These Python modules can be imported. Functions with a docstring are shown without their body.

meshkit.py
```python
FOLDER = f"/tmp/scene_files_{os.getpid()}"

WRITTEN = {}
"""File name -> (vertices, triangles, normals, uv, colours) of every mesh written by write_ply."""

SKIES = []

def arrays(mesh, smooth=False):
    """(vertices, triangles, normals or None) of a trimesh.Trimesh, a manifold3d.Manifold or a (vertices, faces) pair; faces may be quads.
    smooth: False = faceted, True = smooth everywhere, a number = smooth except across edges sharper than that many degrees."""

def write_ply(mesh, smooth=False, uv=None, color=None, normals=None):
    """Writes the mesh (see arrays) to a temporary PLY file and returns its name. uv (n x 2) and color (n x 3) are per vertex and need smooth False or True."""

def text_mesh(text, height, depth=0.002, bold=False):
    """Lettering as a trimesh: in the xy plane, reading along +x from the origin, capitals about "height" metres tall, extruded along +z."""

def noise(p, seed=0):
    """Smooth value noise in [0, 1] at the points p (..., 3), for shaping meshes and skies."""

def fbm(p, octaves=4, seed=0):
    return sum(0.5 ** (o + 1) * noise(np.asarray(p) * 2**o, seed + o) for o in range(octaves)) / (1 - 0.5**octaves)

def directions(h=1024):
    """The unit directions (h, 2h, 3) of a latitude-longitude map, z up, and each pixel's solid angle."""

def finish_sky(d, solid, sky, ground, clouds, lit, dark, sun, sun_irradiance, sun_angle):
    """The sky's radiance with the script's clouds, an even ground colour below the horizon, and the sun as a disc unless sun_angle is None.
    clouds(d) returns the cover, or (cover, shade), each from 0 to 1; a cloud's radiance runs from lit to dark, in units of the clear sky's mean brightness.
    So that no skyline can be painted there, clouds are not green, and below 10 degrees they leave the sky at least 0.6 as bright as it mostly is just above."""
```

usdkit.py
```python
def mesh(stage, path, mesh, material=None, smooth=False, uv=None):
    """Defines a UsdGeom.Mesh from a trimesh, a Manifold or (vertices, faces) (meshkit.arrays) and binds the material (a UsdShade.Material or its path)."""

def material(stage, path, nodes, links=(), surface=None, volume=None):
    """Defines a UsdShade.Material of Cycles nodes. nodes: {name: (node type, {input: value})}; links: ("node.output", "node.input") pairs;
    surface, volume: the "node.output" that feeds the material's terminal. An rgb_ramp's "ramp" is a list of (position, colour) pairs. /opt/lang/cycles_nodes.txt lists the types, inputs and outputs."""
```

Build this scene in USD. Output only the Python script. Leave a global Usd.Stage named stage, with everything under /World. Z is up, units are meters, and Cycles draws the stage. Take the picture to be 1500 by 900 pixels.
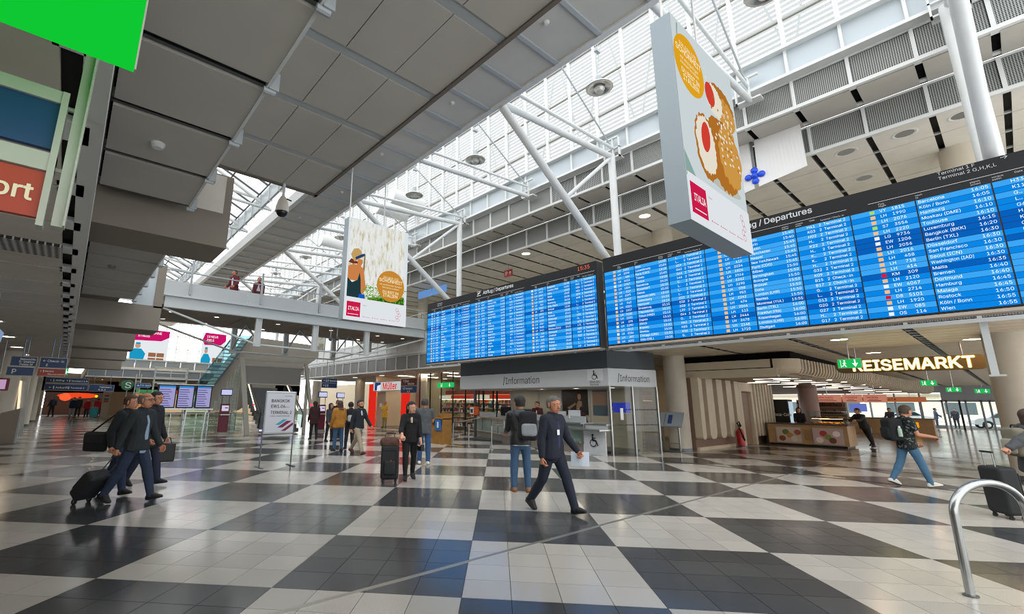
import math, random
import numpy as np, trimesh, manifold3d as m3, usdkit, meshkit
from pxr import Usd, UsdGeom, UsdLux, UsdShade, Gf, Sdf
from shapely.geometry import Polygon
random.seed(7)
RNG = np.random.default_rng(7)
stage = Usd.Stage.CreateInMemory()
UsdGeom.SetStageUpAxis(stage, UsdGeom.Tokens.z)
UsdGeom.SetStageMetersPerUnit(stage, 1.0)
UsdGeom.Xform.Define(stage, '/World'); UsdGeom.Scope.Define(stage, '/World/Looks')

# ------------------------------------------------------------------ camera, sky, exposure
FPX, PITCH, ROLL, CX, CY, YAW, EYE = 674.3, .2145, -.0122, 663.2, 444.7, .6885, 1.65
def cam_rot(yaw, pitch, roll):
    c, s = math.cos, math.sin
    F = np.array([s(yaw)*c(pitch), c(yaw)*c(pitch), s(pitch)]); r = np.array([c(yaw), -s(yaw), 0.]); d = np.cross(F, r)
    return np.array([c(roll)*r+s(roll)*d, -s(roll)*r+c(roll)*d, F])
CR = cam_rot(YAW, PITCH, ROLL)
cam = UsdGeom.Camera.Define(stage, '/World/camera')
m = np.eye(4); m[0, :3] = CR[0]; m[1, :3] = -CR[1]; m[2, :3] = -CR[2]; m[3, :3] = (0, 0, EYE)
cam.AddTransformOp().Set(Gf.Matrix4d(*m.ravel().tolist()))
cam.CreateHorizontalApertureAttr(36.0); cam.CreateVerticalApertureAttr(21.6)
cam.CreateFocalLengthAttr(FPX/1500*36)
cam.CreateHorizontalApertureOffsetAttr((750-CX)/1500*36); cam.CreateVerticalApertureOffsetAttr((CY-450)/1500*36)
cam.CreateClippingRangeAttr(Gf.Vec2f(.05, 500))
cam.CreateExposureAttr(0.0)
def proj(p):
    q = CR @ (np.asarray(p, float)-np.array([0, 0, EYE]))
    return (CX+FPX*q[0]/q[2], CY+FPX*q[1]/q[2], q[2])
SKY = usdkit.material(stage, '/World/Looks/sky', {
    'n': ('noise_texture', {'scale': 1.6, 'detail': 4}), 'tc': ('texture_coordinate', {}),
    'r': ('rgb_ramp', {'ramp': [(0.3, (.95, .975, 1.0)), (0.7, (1, 1, .985))]}), 'b': ('background_shader', {'strength': 2.0})},
    [('tc.generated', 'n.vector'), ('n.fac', 'r.fac'), ('r.color', 'b.color')], surface='b.background')
dome = UsdLux.DomeLight.Define(stage, '/World/sky'); dome.CreateIntensityAttr(1.0)
UsdShade.MaterialBindingAPI.Apply(dome.GetPrim()).Bind(SKY)

# ------------------------------------------------------------------ helpers
def lin(h):
    if not isinstance(h, str): return tuple(h)
    v = [int(h[i:i+2], 16)/255 for i in (0, 2, 4)]
    return tuple(x/12.92 if x <= .04045 else ((x+.055)/1.055)**2.4 for x in v)
MATS = {}
def M(name, col, rough=.5, metal=0., spec=.5, var=0., vscale=3., bump=0., bscale=200., emit=0., ecol=None, trans=0., coat=0., ior=1.5):
    if name in MATS: return MATS[name]
    c = lin(col); inp = {'roughness': rough, 'metallic': metal, 'specular_ior_level': spec, 'ior': ior}
    if coat: inp['coat_weight'] = coat
    if trans: inp['transmission_weight'] = trans
    nodes, links = {}, []
    if emit: inp['emission_strength'] = emit; inp['emission_color'] = lin(ecol) if ecol else c
    if var:
        nodes['g'] = ('geometry', {}); nodes['n'] = ('noise_texture', {'scale': vscale, 'detail': 3})
        nodes['r'] = ('rgb_ramp', {'ramp': [(.3, tuple(max(0, x*(1-var)) for x in c)), (.7, tuple(min(1, x*(1+var)) for x in c))]})
        links += [('g.position', 'n.vector'), ('n.fac', 'r.fac'), ('r.color', 'p.base_color')]
    else: inp['base_color'] = c
    if bump:
        nodes['g2'] = ('geometry', {}); nodes['n2'] = ('noise_texture', {'scale': bscale, 'detail': 2}); nodes['bp'] = ('bump', {'strength': bump, 'distance': .01})
        links += [('g2.position', 'n2.vector'), ('n2.fac', 'bp.height'), ('bp.normal', 'p.normal')]
    nodes['p'] = ('principled_bsdf', inp)
    MATS[name] = usdkit.material(stage, '/World/Looks/'+name, nodes, links, surface='p.BSDF')
    return MATS[name]
def EM(name, col, strength):
    if name not in MATS:
        MATS[name] = usdkit.material(stage, '/World/Looks/'+name, {'e': ('emission', {'color': lin(col), 'strength': strength})}, [], surface='e.emission')
    return MATS[name]
def GLASS(name, tint, base=.04, gloss=1.0):
    """thin panes: straight-through transparency, with reflection growing towards grazing from either side"""
    if name not in MATS:
        MATS[name] = usdkit.material(stage, '/World/Looks/'+name, {
            't': ('transparent_bsdf', {'color': lin(tint)}), 'g': ('glossy_bsdf', {'color': (gloss,)*3, 'roughness': .02}), 'w': ('layer_weight', {'blend': .5}),
            'pw': ('math', {'math_type': 'power', 'value2': 5.}), 'ad': ('math', {'math_type': 'multiply_add', 'value2': .8, 'value3': base}), 'm': ('mix_closure', {})},
            [('w.facing', 'pw.value1'), ('pw.value', 'ad.value1'), ('ad.value', 'm.fac'), ('t.BSDF', 'm.closure1'), ('g.BSDF', 'm.closure2')], surface='m.closure')
    return MATS[name]

COUNT = {}
def uniq(parent, name):
    k = (parent, name); n = COUNT.get(k, 0); COUNT[k] = n+1
    return f'{parent}/{name}' if n == 0 else f'{parent}/{name}_{n:03d}'
class MB:
    def __init__(s): s.v = []; s.f = []; s.n = 0
    def raw(s, v, f):
        v = np.asarray(v, float); f = np.asarray(f, int)
        if len(v) == 0: return s
        if f.shape[1] == 4: f = np.vstack([f[:, [0, 1, 2]], f[:, [0, 2, 3]]])
        s.v.append(v); s.f.append(f+s.n); s.n += len(v); return s
    def tm(s, m, T=None):
        v, f, _ = meshkit.arrays(m)
        if T is not None: v = v @ np.asarray(T)[:3, :3].T + np.asarray(T)[:3, 3]
        return s.raw(v, f)
    BF = [[0, 3, 2, 1], [4, 5, 6, 7], [0, 1, 5, 4], [1, 2, 6, 5], [2, 3, 7, 6], [3, 0, 4, 7]]
    def box(s, a, b):
        x0, y0, z0 = np.minimum(a, b); x1, y1, z1 = np.maximum(a, b)
        return s.raw([(x0, y0, z0), (x1, y0, z0), (x1, y1, z0), (x0, y1, z0), (x0, y0, z1), (x1, y0, z1), (x1, y1, z1), (x0, y1, z1)], s.BF)
    def obox(s, c, size, ax):          # ax: 3 row axes
        ax = np.asarray(ax, float); h = np.asarray(size)/2
        P = [(-1, -1, -1), (1, -1, -1), (1, 1, -1), (-1, 1, -1), (-1, -1, 1), (1, -1, 1), (1, 1, 1), (-1, 1, 1)]
        v = np.array(P)*h @ ax + np.asarray(c)
        return s.raw(v, s.BF if np.linalg.det(ax) > 0 else [q[::-1] for q in s.BF])
    def bar(s, p, q, w, h, up=(0, 0, 1)):
        p, q = np.asarray(p, float), np.asarray(q, float); d = q-p; L = np.linalg.norm(d); d /= L
        a = np.cross(up, d)
        if np.linalg.norm(a) < 1e-6: a = np.cross((1, 0, 0), d)
        a /= np.linalg.norm(a); b = np.cross(d, a)
        return s.obox((p+q)/2, (w, h, L), [a, b, d])
    def tube(s, pts, r, n=8, cap=True):
        p = np.asarray(pts, float); t = np.gradient(p, axis=0); t /= np.linalg.norm(t, axis=1, keepdims=True)+1e-12
        ref = np.array([0, 0, 1.]) if abs(t[0][2]) < .9 else np.array([1., 0, 0])
        a = np.cross(t, ref); a /= np.linalg.norm(a, axis=1, keepdims=True)+1e-12; b = np.cross(t, a)
        r = np.broadcast_to(r, (len(p),)); an = np.arange(n)*2*np.pi/n
        v = p[:, None]+r[:, None, None]*(np.cos(an)[None, :, None]*a[:, None]+np.sin(an)[None, :, None]*b[:, None])
        i, j = np.meshgrid(np.arange(len(p)-1), np.arange(n), indexing='ij')
        q = np.stack([i*n+j, (i+1)*n+j, (i+1)*n+(j+1) % n, i*n+(j+1) % n], -1).reshape(-1, 4)
        V = v.reshape(-1, 3); F = np.vstack([q[:, [0, 1, 2]], q[:, [0, 2, 3]]])
        if cap:
            c0, c1 = len(V), len(V)+1; V = np.vstack([V, p[0], p[-1]]); k = np.arange(n); e = (len(p)-1)*n
            F = np.vstack([F, np.stack([np.full(n, c0), k, (k+1) % n], 1), np.stack([np.full(n, c1), e+(k+1) % n, e+k], 1)])
        return s.raw(V, F)
    def cyl(s, p, q, r, n=12, r2=None): return s.tube([p, q], [r, r if r2 is None else r2], n)
    def lathe(s, prof, c=(0, 0, 0), n=16):
        m = trimesh.creation.revolve(np.asarray(prof, float), sections=n); return s.tm(m, trimesh.transformations.translation_matrix(c))
    def prism(s, poly, T, depth):      # 2D polygon extruded, T 4x4
        m = trimesh.creation.extrude_polygon(Polygon(poly) if not hasattr(poly, 'geom_type') else poly, depth, engine='earcut'); return s.tm(m, T)
    def sphere(s, c, r, sub=2, sc=(1, 1, 1)):
        m = trimesh.creation.icosphere(sub, 1.0); m.vertices = m.vertices*np.asarray(sc)*r+np.asarray(c); return s.tm(m)
    def rbox(s, a, b, r=.03, n=2):     # rounded box (hull of spheres)
        a, b = np.minimum(a, b), np.maximum(a, b); S = trimesh.creation.icosphere(n, r).vertices; P = []
        for x in (a[0]+r, b[0]-r):
            for y in (a[1]+r, b[1]-r):
                for z in (a[2]+r, b[2]-r): P.append(S+(x, y, z))
        return s.tm(m3.Manifold.hull_points(np.vstack(P)))
    def get(s): return (np.vstack(s.v), np.vstack(s.f))
def box(a, b): return MB().box(a, b)
def tag(prim, label=None, cat=None, group=None, kind=None):
    for k, v in (('label', label), ('category', cat), ('group', group), ('kind', kind)):
        if v: prim.SetCustomDataByKey(k, v)
def put(path, mb, mat, off=None, smooth=False):
    v, f = mb.get() if isinstance(mb, MB) else meshkit.arrays(mb)[:2]
    if off is not None: v = v-np.asarray(off)
    return usdkit.mesh(stage, path, (v, f), mat, smooth=smooth).GetPrim()
class Thing:
    """an Xform under /World; parts are given in world coordinates (loc is taken off) unless rz is set, then in local ones"""
    def __init__(s, name, label, cat=None, loc=(0, 0, 0), rz=None, group=None, kind=None):
        s.path = uniq('/World', name); x = UsdGeom.Xform.Define(stage, s.path); s.loc = np.array(loc, float); s.rz = rz
        x.AddTranslateOp().Set(Gf.Vec3d(*map(float, loc)))
        if rz is not None: x.AddRotateZOp().Set(float(math.degrees(rz)))
        s.prim = x.GetPrim(); tag(s.prim, label, cat, group, kind); s.off = s.loc if rz is None else None
    def part(s, name, mb, mat, label=None, smooth=False, kind=None, parent=None):
        p = put(uniq(parent or s.path, name), mb, mat, s.off, smooth); tag(p, label, kind=kind); return str(p.GetPath())
    def copy(s, loc, rz=None, label=None, group=None):
        was = s.prim.GetCustomData(); name = s.path.split('/')[-1]
        path = uniq('/World', name.rsplit('_', 1)[0] if name[-3:].isdigit() else name); x = UsdGeom.Xform.Define(stage, path)
        x.GetPrim().GetReferences().AddInternalReference(s.path); x.GetPrim().SetInstanceable(True)
        x.ClearXformOpOrder(); x.AddTranslateOp().Set(Gf.Vec3d(*map(float, loc)))
        if s.rz is not None or rz is not None: x.AddRotateZOp().Set(float(math.degrees(rz or 0)))
        tag(x.GetPrim(), label or was['label'], was['category'], group or was.get('group')); return x.GetPrim()
def solo(name, mb, mat, label, cat=None, group=None, kind=None, smooth=False):
    p = put(uniq('/World', name), mb, mat, None, smooth); tag(p, label, cat, group, kind); return p

# flat lettering and flat print on a plane
GL = {}
def glyph(c, bold):
    k = (c, bold)
    if k not in GL:
        if c == ' ': GL[k] = (None, None, .32)
        else:
            W = lambda t: meshkit.text_mesh(t, 1.0, .01, bold).bounds[1][0]
            m = meshkit.text_mesh(c, 1.0, .01, bold); top = m.vertices[:, 2] > .005; f = m.faces[top[m.faces].all(1)]
            u, inv = np.unique(f, return_inverse=True)
            GL[k] = (m.vertices[u][:, :2], inv.reshape(f.shape), W('H'+c+'H')-W('HH'))
    return GL[k]
def twidth(t, h, bold=False, sx=1.): return sum(glyph(c, bold)[2] for c in t)*h*sx
class Plane:
    """u to the right and v up as the reader sees it; off lifts print off the surface"""
    def __init__(s, o, u, v): s.o = np.asarray(o, float); s.u = np.asarray(u, float); s.v = np.asarray(v, float); s.n = np.cross(s.u, s.v)
    def at(s, ab, off): ab = np.asarray(ab, float); return s.o+ab[:, :1]*s.u+ab[:, 1:2]*s.v+off*s.n
    def text(s, mb, t, x, y, h, off=.002, bold=False, sx=1., align=0):
        if align: x -= twidth(t, h, bold, sx)*align
        for c in t:
            v, f, a = glyph(c, bold)
            if v is not None: mb.raw(s.at(v*h*np.array([sx, 1])+(x, y), off), f)
            x += a*h*sx
        return mb
    def poly(s, mb, pts, off=.002):
        p = Polygon(pts); v, f = trimesh.creation.triangulate_polygon(p.buffer(0) if not p.is_valid else p, engine='earcut')
        v = np.asarray(v); f = np.asarray(f); a = v[f]; e, g = a[:, 1]-a[:, 0], a[:, 2]-a[:, 0]; cr = e[:, 0]*g[:, 1]-e[:, 1]*g[:, 0]; f[cr < 0] = f[cr < 0][:, ::-1]
        return mb.raw(s.at(v, off), f)
    def rect(s, mb, x0, y0, x1, y1, off=.002): return mb.raw(s.at([(x0, y0), (x1, y0), (x1, y1), (x0, y1)], off), [[0, 1, 2, 3]])
    def ell(s, mb, cx, cy, rx, ry, off=.002, n=32, rot=0.):
        a = np.arange(n)*2*np.pi/n; x, y = rx*np.cos(a), ry*np.sin(a); c, q = math.cos(rot), math.sin(rot)
        v = np.vstack([np.stack([cx+x*c-y*q, cy+x*q+y*c], 1), [(cx, cy)]]); k = np.arange(n)
        return mb.raw(s.at(v, off), np.stack([np.full(n, n), k, (k+1) % n], 1))
    def ring(s, mb, cx, cy, r0, r1, off=.002, n=32):
        a = np.arange(n)*2*np.pi/n; d = np.stack([np.cos(a), np.sin(a)], 1); k = np.arange(n)
        return mb.raw(s.at(np.vstack([d*r0, d*r1])+0 + 0, off) if 0 else s.at(np.vstack([d*r0+(cx, cy), d*r1+(cx, cy)]), off), np.stack([k, n+k, n+(k+1) % n, (k+1) % n], 1))
    def slab(s, mb, x0, y0, x1, y1, d): # box behind the plane, thickness d
        c = s.o+(x0+x1)/2*s.u+(y0+y1)/2*s.v-d/2*s.n; return mb.obox(c, (abs(x1-x0), abs(y1-y0), d), [s.u, s.v, s.n])
def faceY(x, y, z): return Plane((x, y, z), (1, 0, 0), (0, 0, 1))     # reader looks along +Y
def faceX(x, y, z): return Plane((x, y, z), (0, -1, 0), (0, 0, 1))    # reader looks along +X

# ------------------------------------------------------------------ materials
white = M('white_paint', 'd3d5d4', .35); offw = M('white_metal', 'd3d7d7', .3, var=.04); greym = M('grey_metal', 'a9afb2', .35)
steel = M('brushed_steel', 'b9bbbb', .28, 1.0); dsteel = M('dark_steel', '6b6e70', .4, .8); black = M('black_plastic', '101113', .4); dark = M('dark_void', '0b0c0d', .9, spec=.1)
panelg = M('ceiling_panel_grey', 'bab6ae', .8, spec=.2, var=.05, vscale=1.2); panell = M('ceiling_panel_light', 'cdc8be', .8, spec=.2, var=.04); panelt = M('ceiling_panel_tan', 'd8c8ad', .7, spec=.25, var=.04)
spineg = M('spine_panel', 'c2c1bc', .6, var=.05, vscale=.8); concrete = M('concrete_paint', '857d72', .75, var=.06, vscale=.9); bluewhite = M('pale_blue_panel', 'b6c0c6', .3)
colpaint = M('column_paint', 'c9c0b0', .6, var=.04); chrome = M('chrome', 'd8d8d8', .12, 1.0)
glass = GLASS('clear_glass', 'e4efec'); gglass = GLASS('green_glass', 'c4dbd4'); skyglass = GLASS('sky_glass', 'f4f6f6')
def perforated(name, base, hole, pitch, ax='yz'):
    k = 2*math.pi/pitch
    MATS[name] = usdkit.material(stage, '/World/Looks/'+name, {
        'g': ('geometry', {}), 's': ('separate_xyz', {}), 'a': ('math', {'math_type': 'multiply', 'value2': k}), 'b': ('math', {'math_type': 'multiply', 'value2': k}),
        'sa': ('math', {'math_type': 'sine'}), 'sb': ('math', {'math_type': 'sine'}), 'm': ('math', {'math_type': 'add'}), 'st': ('math', {'math_type': 'greater_than', 'value2': .15}),
        'mx': ('mix', {'color1': lin(base), 'color2': lin(hole)}), 'p': ('principled_bsdf', {'roughness': .5})},
        [('g.position', 's.vector'), ('s.'+ax[0], 'a.value1'), ('s.'+ax[1], 'b.value1'), ('a.value', 'sa.value1'), ('b.value', 'sb.value1'), ('sa.value', 'm.value1'), ('sb.value', 'm.value2'),
         ('m.value', 'st.value1'), ('st.value', 'mx.fac'), ('mx.color', 'p.base_color')], surface='p.BSDF')
    return MATS[name]
perf = perforated('perforated_metal', '9fa2a0', '161718', .043)
perffar = M('perforated_far', '858684', .5)
def granite(name, a, b, rough):
    MATS[name] = usdkit.material(stage, '/World/Looks/'+name, {
        'g': ('geometry', {}), 'n': ('noise_texture', {'scale': 140, 'detail': 2}), 'r': ('rgb_ramp', {'ramp': [(.35, lin(a)), (.65, lin(b))]}),
        'v': ('hsv', {}), 'mr': ('map_range', {'from_min': 0, 'from_max': 1, 'to_min': .93, 'to_max': 1.07}), 'n3': ('noise_texture', {'scale': .6, 'detail': 3}),
        'rr': ('map_range', {'from_min': .3, 'from_max': .7, 'to_min': rough*.8, 'to_max': rough*1.25}),
        'p': ('principled_bsdf', {'specular_ior_level': .5})},
        [('g.position', 'n.vector'), ('n.fac', 'r.fac'), ('r.color', 'v.color'), ('g.random_per_island', 'mr.value'), ('mr.result', 'v.value'), ('v.color', 'p.base_color'),
         ('g.position', 'n3.vector'), ('n3.fac', 'rr.value'), ('rr.result', 'p.roughness')], surface='p.BSDF')
    return MATS[name]
granl = [granite(f'light_granite_{k}', a, b, .17) for k, (a, b) in enumerate((('8f8b84', 'bab6ae'), ('8a8680', 'b4b0a8'), ('949088', 'bfbab2')))]
grand = [granite(f'dark_granite_{k}', a, b, .16) for k, (a, b) in enumerate((('242526', '3a3b3c'), ('202122', '353637'), ('282929', '3e3f3f')))]
brownfl = granite('brown_floor', '5a5049', '736860', .15)

# ------------------------------------------------------------------ floor
MO = 1.2217                                   # building module; a checker cell's diagonal is two modules
C00 = np.array([2.917, 3.376]); E1 = np.array([MO*.9985, -MO*1.0015]); E2 = np.array([MO*1.0015, MO*.9985])
FLX = 17.5
fl = Thing('floor', 'polished granite floor laid in diagonal light and dark grey squares', kind='structure')
fl.part('bed', box((-14, -6, -.06), (75, 115, -.008)), M('grout', '4a4844', .8))
tiles = []; cells = {0: MB(), 1: MB()}; tl = {0: MB(), 1: MB()}
def tilebox(mb, c, h, top=0., bot=-.008):
    e, g = E1/np.linalg.norm(E1)*h, E2/np.linalg.norm(E2)*h
    P = [c-e-g, c+e-g, c+e+g, c-e+g]
    if bot is None: return mb.raw([(*q, top) for q in P], [[0, 1, 2, 3]])
    return mb.raw([(*q, bot) for q in P]+[(*q, top) for q in P], MB.BF)
CELL = float(np.linalg.norm(E1)); T4 = CELL/4
for i in range(-45, 45):
    for j in range(-45, 45):
        c = C00+(i+.5)*E1+(j+.5)*E2
        if not (-13 < c[0] < 24 and -4 < c[1] < 62): continue
        d = math.hypot(*c); par = (i+j) % 2
        if d > 20 or c[0] < -3:
            tilebox(cells[par], c, CELL/2-.002, 0, None); continue
        for a in range(4):
            for b in range(4):
                t = C00+(i+(a+.5)/4)*E1+(j+(b+.5)/4)*E2; q = proj((*t, 0))
                vis = q[2] > .3 and -60 < q[0] < 1560 and q[1] < 960
                tiles.append((1/q[2]**3 if vis else 0, tuple(t), par))
tiles.sort(key=lambda t: -t[0])
for k, (w, t, par) in enumerate(tiles):
    if k < 300:
        fl.part('tile', tilebox(MB(), np.array(t), T4/2-.0028), (grand if par else granl)[RNG.integers(3)])
    else: tilebox(tl[par], np.array(t), T4/2-.0028, 0, None)
fl.part('tile', tl[0], granl[0], 'light grey granite tiles further off', kind='stuff'); fl.part('tile', tl[1], grand[0], 'dark grey granite tiles further off', kind='stuff')
fl.part('tile', cells[0], granl[0], 'light grey squares in the distance', kind='stuff'); fl.part('tile', cells[1], grand[0], 'dark grey squares in the distance', kind='stuff')
fl.part('brown_floor', box((24, -6, -.008), (58.6, 30, -.002)), brownfl, 'brown polished floor of the market hall')
js = MB().box((-2, 4.02, -.004), (14.6, 4.07, .004)); fl.part('expansion_joint', js, M('joint_steel', 'a5a29a', .3, .9), 'metal joint strip running across the floor')
fl.part('expansion_joint', MB().box((14.6, 4.03, -.004), (24, 4.06, .003)), dsteel)
fl.part('floor_track', MB().box((14.55, -4, -.004), (14.66, 7.5, .003)).box((17.6, -4, -.004), (17.66, 6.6, .003)), black, 'black track line in the floor')

# ------------------------------------------------------------------ right-hand gallery: fascias, ceilings, window wall
Y0 = .316
def YK(k): return Y0+MO*k
XS, X1 = 15.8, 14.62
def fascia(th, X, za, zb, k0, k1, mat, frame, depth=.08, parent=None, w=.1):
    """framed panels on the plane X facing the hall"""
    for k in range(k0, k1):
        th.part('grille_panel', MB().box((X+.03, YK(k)+w/2, za+.06), (X+.05, YK(k+1)-w/2, zb-.05)), perffar if mat is perf and k >= 9 else mat)
    fr = MB()
    for k in range(k0, k1+1): fr.box((X-.02, YK(k)-w/2+.01, za), (X+depth, YK(k)+w/2-.01, zb))
    fr.box((X-.03, YK(k0), za-.06), (X+depth, YK(k1), za+.035)).box((X-.0, YK(k0), zb-.035), (X+depth, YK(k1), zb+.02))
    th.part('panel_frame', fr, frame)
    th.part('panel_backing', MB().box((X+.09, YK(k0), za), (X+.12, YK(k1), zb)), dark)
wr = Thing('wall_right', 'stepped gallery front of perforated metal panels in white frames', kind='structure')
fascia(wr, X1, 9.89, 10.74, -3, 38, perf, white)
fascia(wr, XS, 8.94, 9.78, -3, 38, perf, white)
for k in range(-3, 38):   # pale band above
    wr.part('band_panel', MB().box((14.48, YK(k)+.03, 10.86), (14.5, YK(k+1)-.03, 11.62)), bluewhite)
fr = MB().box((14.3, YK(-3), 10.75), (14.62, YK(38), 10.84)).box((14.26, YK(-3), 11.62), (14.6, YK(38), 11.72))
for k in range(-3, 39): fr.box((14.40, YK(k)-.035, 10.84), (14.52, YK(k)+.035, 11.62))
wr.part('band_frame', fr, white)
wr.part('band_backing', MB().box((14.52, YK(-3), 10.78), (14.6, YK(38), 11.7)), offw)
# step soffit between the two rows
for k in range(-3, 38): wr.part('soffit_panel', MB().box((X1+.1, YK(k)+.07, 9.80), (XS-.02, YK(k+1)-.07, 9.86)), panelg)
sl = MB().box((X1+.1, YK(-3), 9.87), (XS+.1, YK(38), 9.9))
wr.part('soffit_slot', sl, dark)
sc = MB()
for k in range(-3, 39): sc.box((X1+.02, YK(k)-.07, 9.82), (X1+.16, YK(k)+.07, 9.88)).box((XS-.2, YK(k)-.07, 9.82), (XS-.05, YK(k)+.07, 9.88))
wr.part('slot_bracket', sc, white)
fascia(wr, XS, 3.66, 4.5, -5, 32, perf, white)
wr.part('slab_front', MB().box((XS+.02, YK(-5), 4.55), (XS+.3, YK(38), 5.72)), offw)
fascia(wr, XS, 4.8, 5.62, 18, 38, M('grey_panel', '8f969a', .4), white)

def slotted_ceiling(name, label, z, xs, k0, k1, mat, slotw=.16, th=.05, every=1, void=None, jg=.012):
    t = Thing(name, label, kind='structure')
    for k in range(k0, k1, every):
        for a, b in zip(xs[:-1], xs[1:]):
            t.part('ceiling_panel', MB().box((a+jg, YK(k)+slotw/2, z), (b-jg, YK(k+every)-slotw/2, z+th)), mat)
    t.part('slot_void', MB().box((xs[0], YK(k0), z+th+.1), (xs[-1], YK(k1), z+th+.2)), void or dark)
    c = MB()
    for k in range(k0, k1+1, every):
        for x in xs: c.box((x-.05, YK(k)-slotw/2, z+.015), (x+.05, YK(k)+slotw/2, z+.06))
        c.box((xs[0], YK(k)-slotw/2-.012, z+.005), (xs[-1], YK(k)-slotw/2, z+.09)).box((xs[0], YK(k)+slotw/2, z+.005), (xs[-1], YK(k)+slotw/2+.012, z+.09))
    t.part('slot_rail', c, greym)
    return t
slotted_ceiling('ceiling', 'upper gallery ceiling of square grey panels with dark slots', 8.88, [XS+.06+MO*i for i in range(9)], -3, 30, M('ceiling_panel_upper', 'd9d5cc', .8, spec=.2, var=.04), .13, void=M('slot_grey', '3a3937', .8))
slotted_ceiling('ceiling', 'low ceiling of tan slats below the right gallery with dark slots', 3.6, [XS+.06+MO*.5*i for i in range(29)]+[XS+.06+MO*(14+i) for i in range(1, 22)], -5, 7, M('ceiling_slat_tan', 'dccbb0', .4, spec=.5, var=.04), .2, every=2, jg=.028)
slotted_ceiling('ceiling', 'pale low ceiling over the shops below the right gallery', 3.6, [XS+.06+MO*2*i for i in range(5)], 7, 33, panell, .12, every=2)
sb = Thing('wall_gallery', 'floor slab and rear wall of the right upper gallery', kind='structure')
sb.part('slab', MB().box((XS+.25, -6, 3.95), (27, 41, 5.72)), concrete); sb.part('floor_finish', MB().box((XS+.25, -6, 5.72), (27, 41, 5.75)), M('upper_floor', 'd6d0c4', .4))
sb.part('rear_wall', MB().box((26.6, -6, 5.75), (26.9, 41, 8.95)), M('warm_wall', 'd8c7ad', .7))
sb.part('roof_slab', MB().box((XS+.2, -6, 9.2), (27, 41, 9.75)), concrete)

# window wall above the right gallery
ww = Thing('window_1', 'tall daylight window wall with white louvres above the right gallery', kind='structure')
XG = 14.52; ZB = 11.74; TR = [11.74, 12.72, 14.32, 15.92, 17.5]
for k in range(-2, 38):
    for a, b in zip(TR[:-1], TR[1:]):
        if k < 30: ww.part('pane', MB().box((XG+.03, YK(k)+.03, a+.02), (XG+.04, YK(k+1)-.03, b-.02)), skyglass)
fr = MB(); fm = MB()
for k in range(-2, 39): fm.box((XG-.06, YK(k)-.05, ZB), (XG+.1, YK(k)+.05, TR[-1]))
for z in TR[1:]: fr.box((XG-.01, YK(-2), z-.025), (XG+.08, YK(38), z+.025))
ww.part('mullion', fm, white); ww.part('transom', fr, M('transom_grey', '9a9994', .4)); 
ls = MB(); z = ZB+.05
while z < TR[-1]:
    ls.raw([(XG+.26, YK(-2), z+.05), (XG+.26, YK(38), z+.05), (XG+.33, YK(38), z), (XG+.33, YK(-2), z)], [[0, 1, 2, 3]]); z += .17
lv = usdkit.material(stage, '/World/Looks/louvre', {'d': ('diffuse_bsdf', {'color': (.6, .6, .6)}), 't': ('translucent_bsdf', {'color': (.44, .44, .445)}), 'm': ('mix_closure', {'fac': .75})},
    [('d.BSDF', 'm.closure1'), ('t.BSDF', 'm.closure2')], surface='m.closure')
ww.part('louvre', ls, lv, kind='stuff')
dr = MB()      # roof trusses seen through the panes
for k in range(-2, 38, 2): dr.bar((XG+.9, YK(k), ZB), (XG+.9, YK(k+1), TR[-1]), .06, .06); dr.bar((XG+.9, YK(k+2), ZB), (XG+.9, YK(k+1), TR[-1]), .06, .06)
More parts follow.
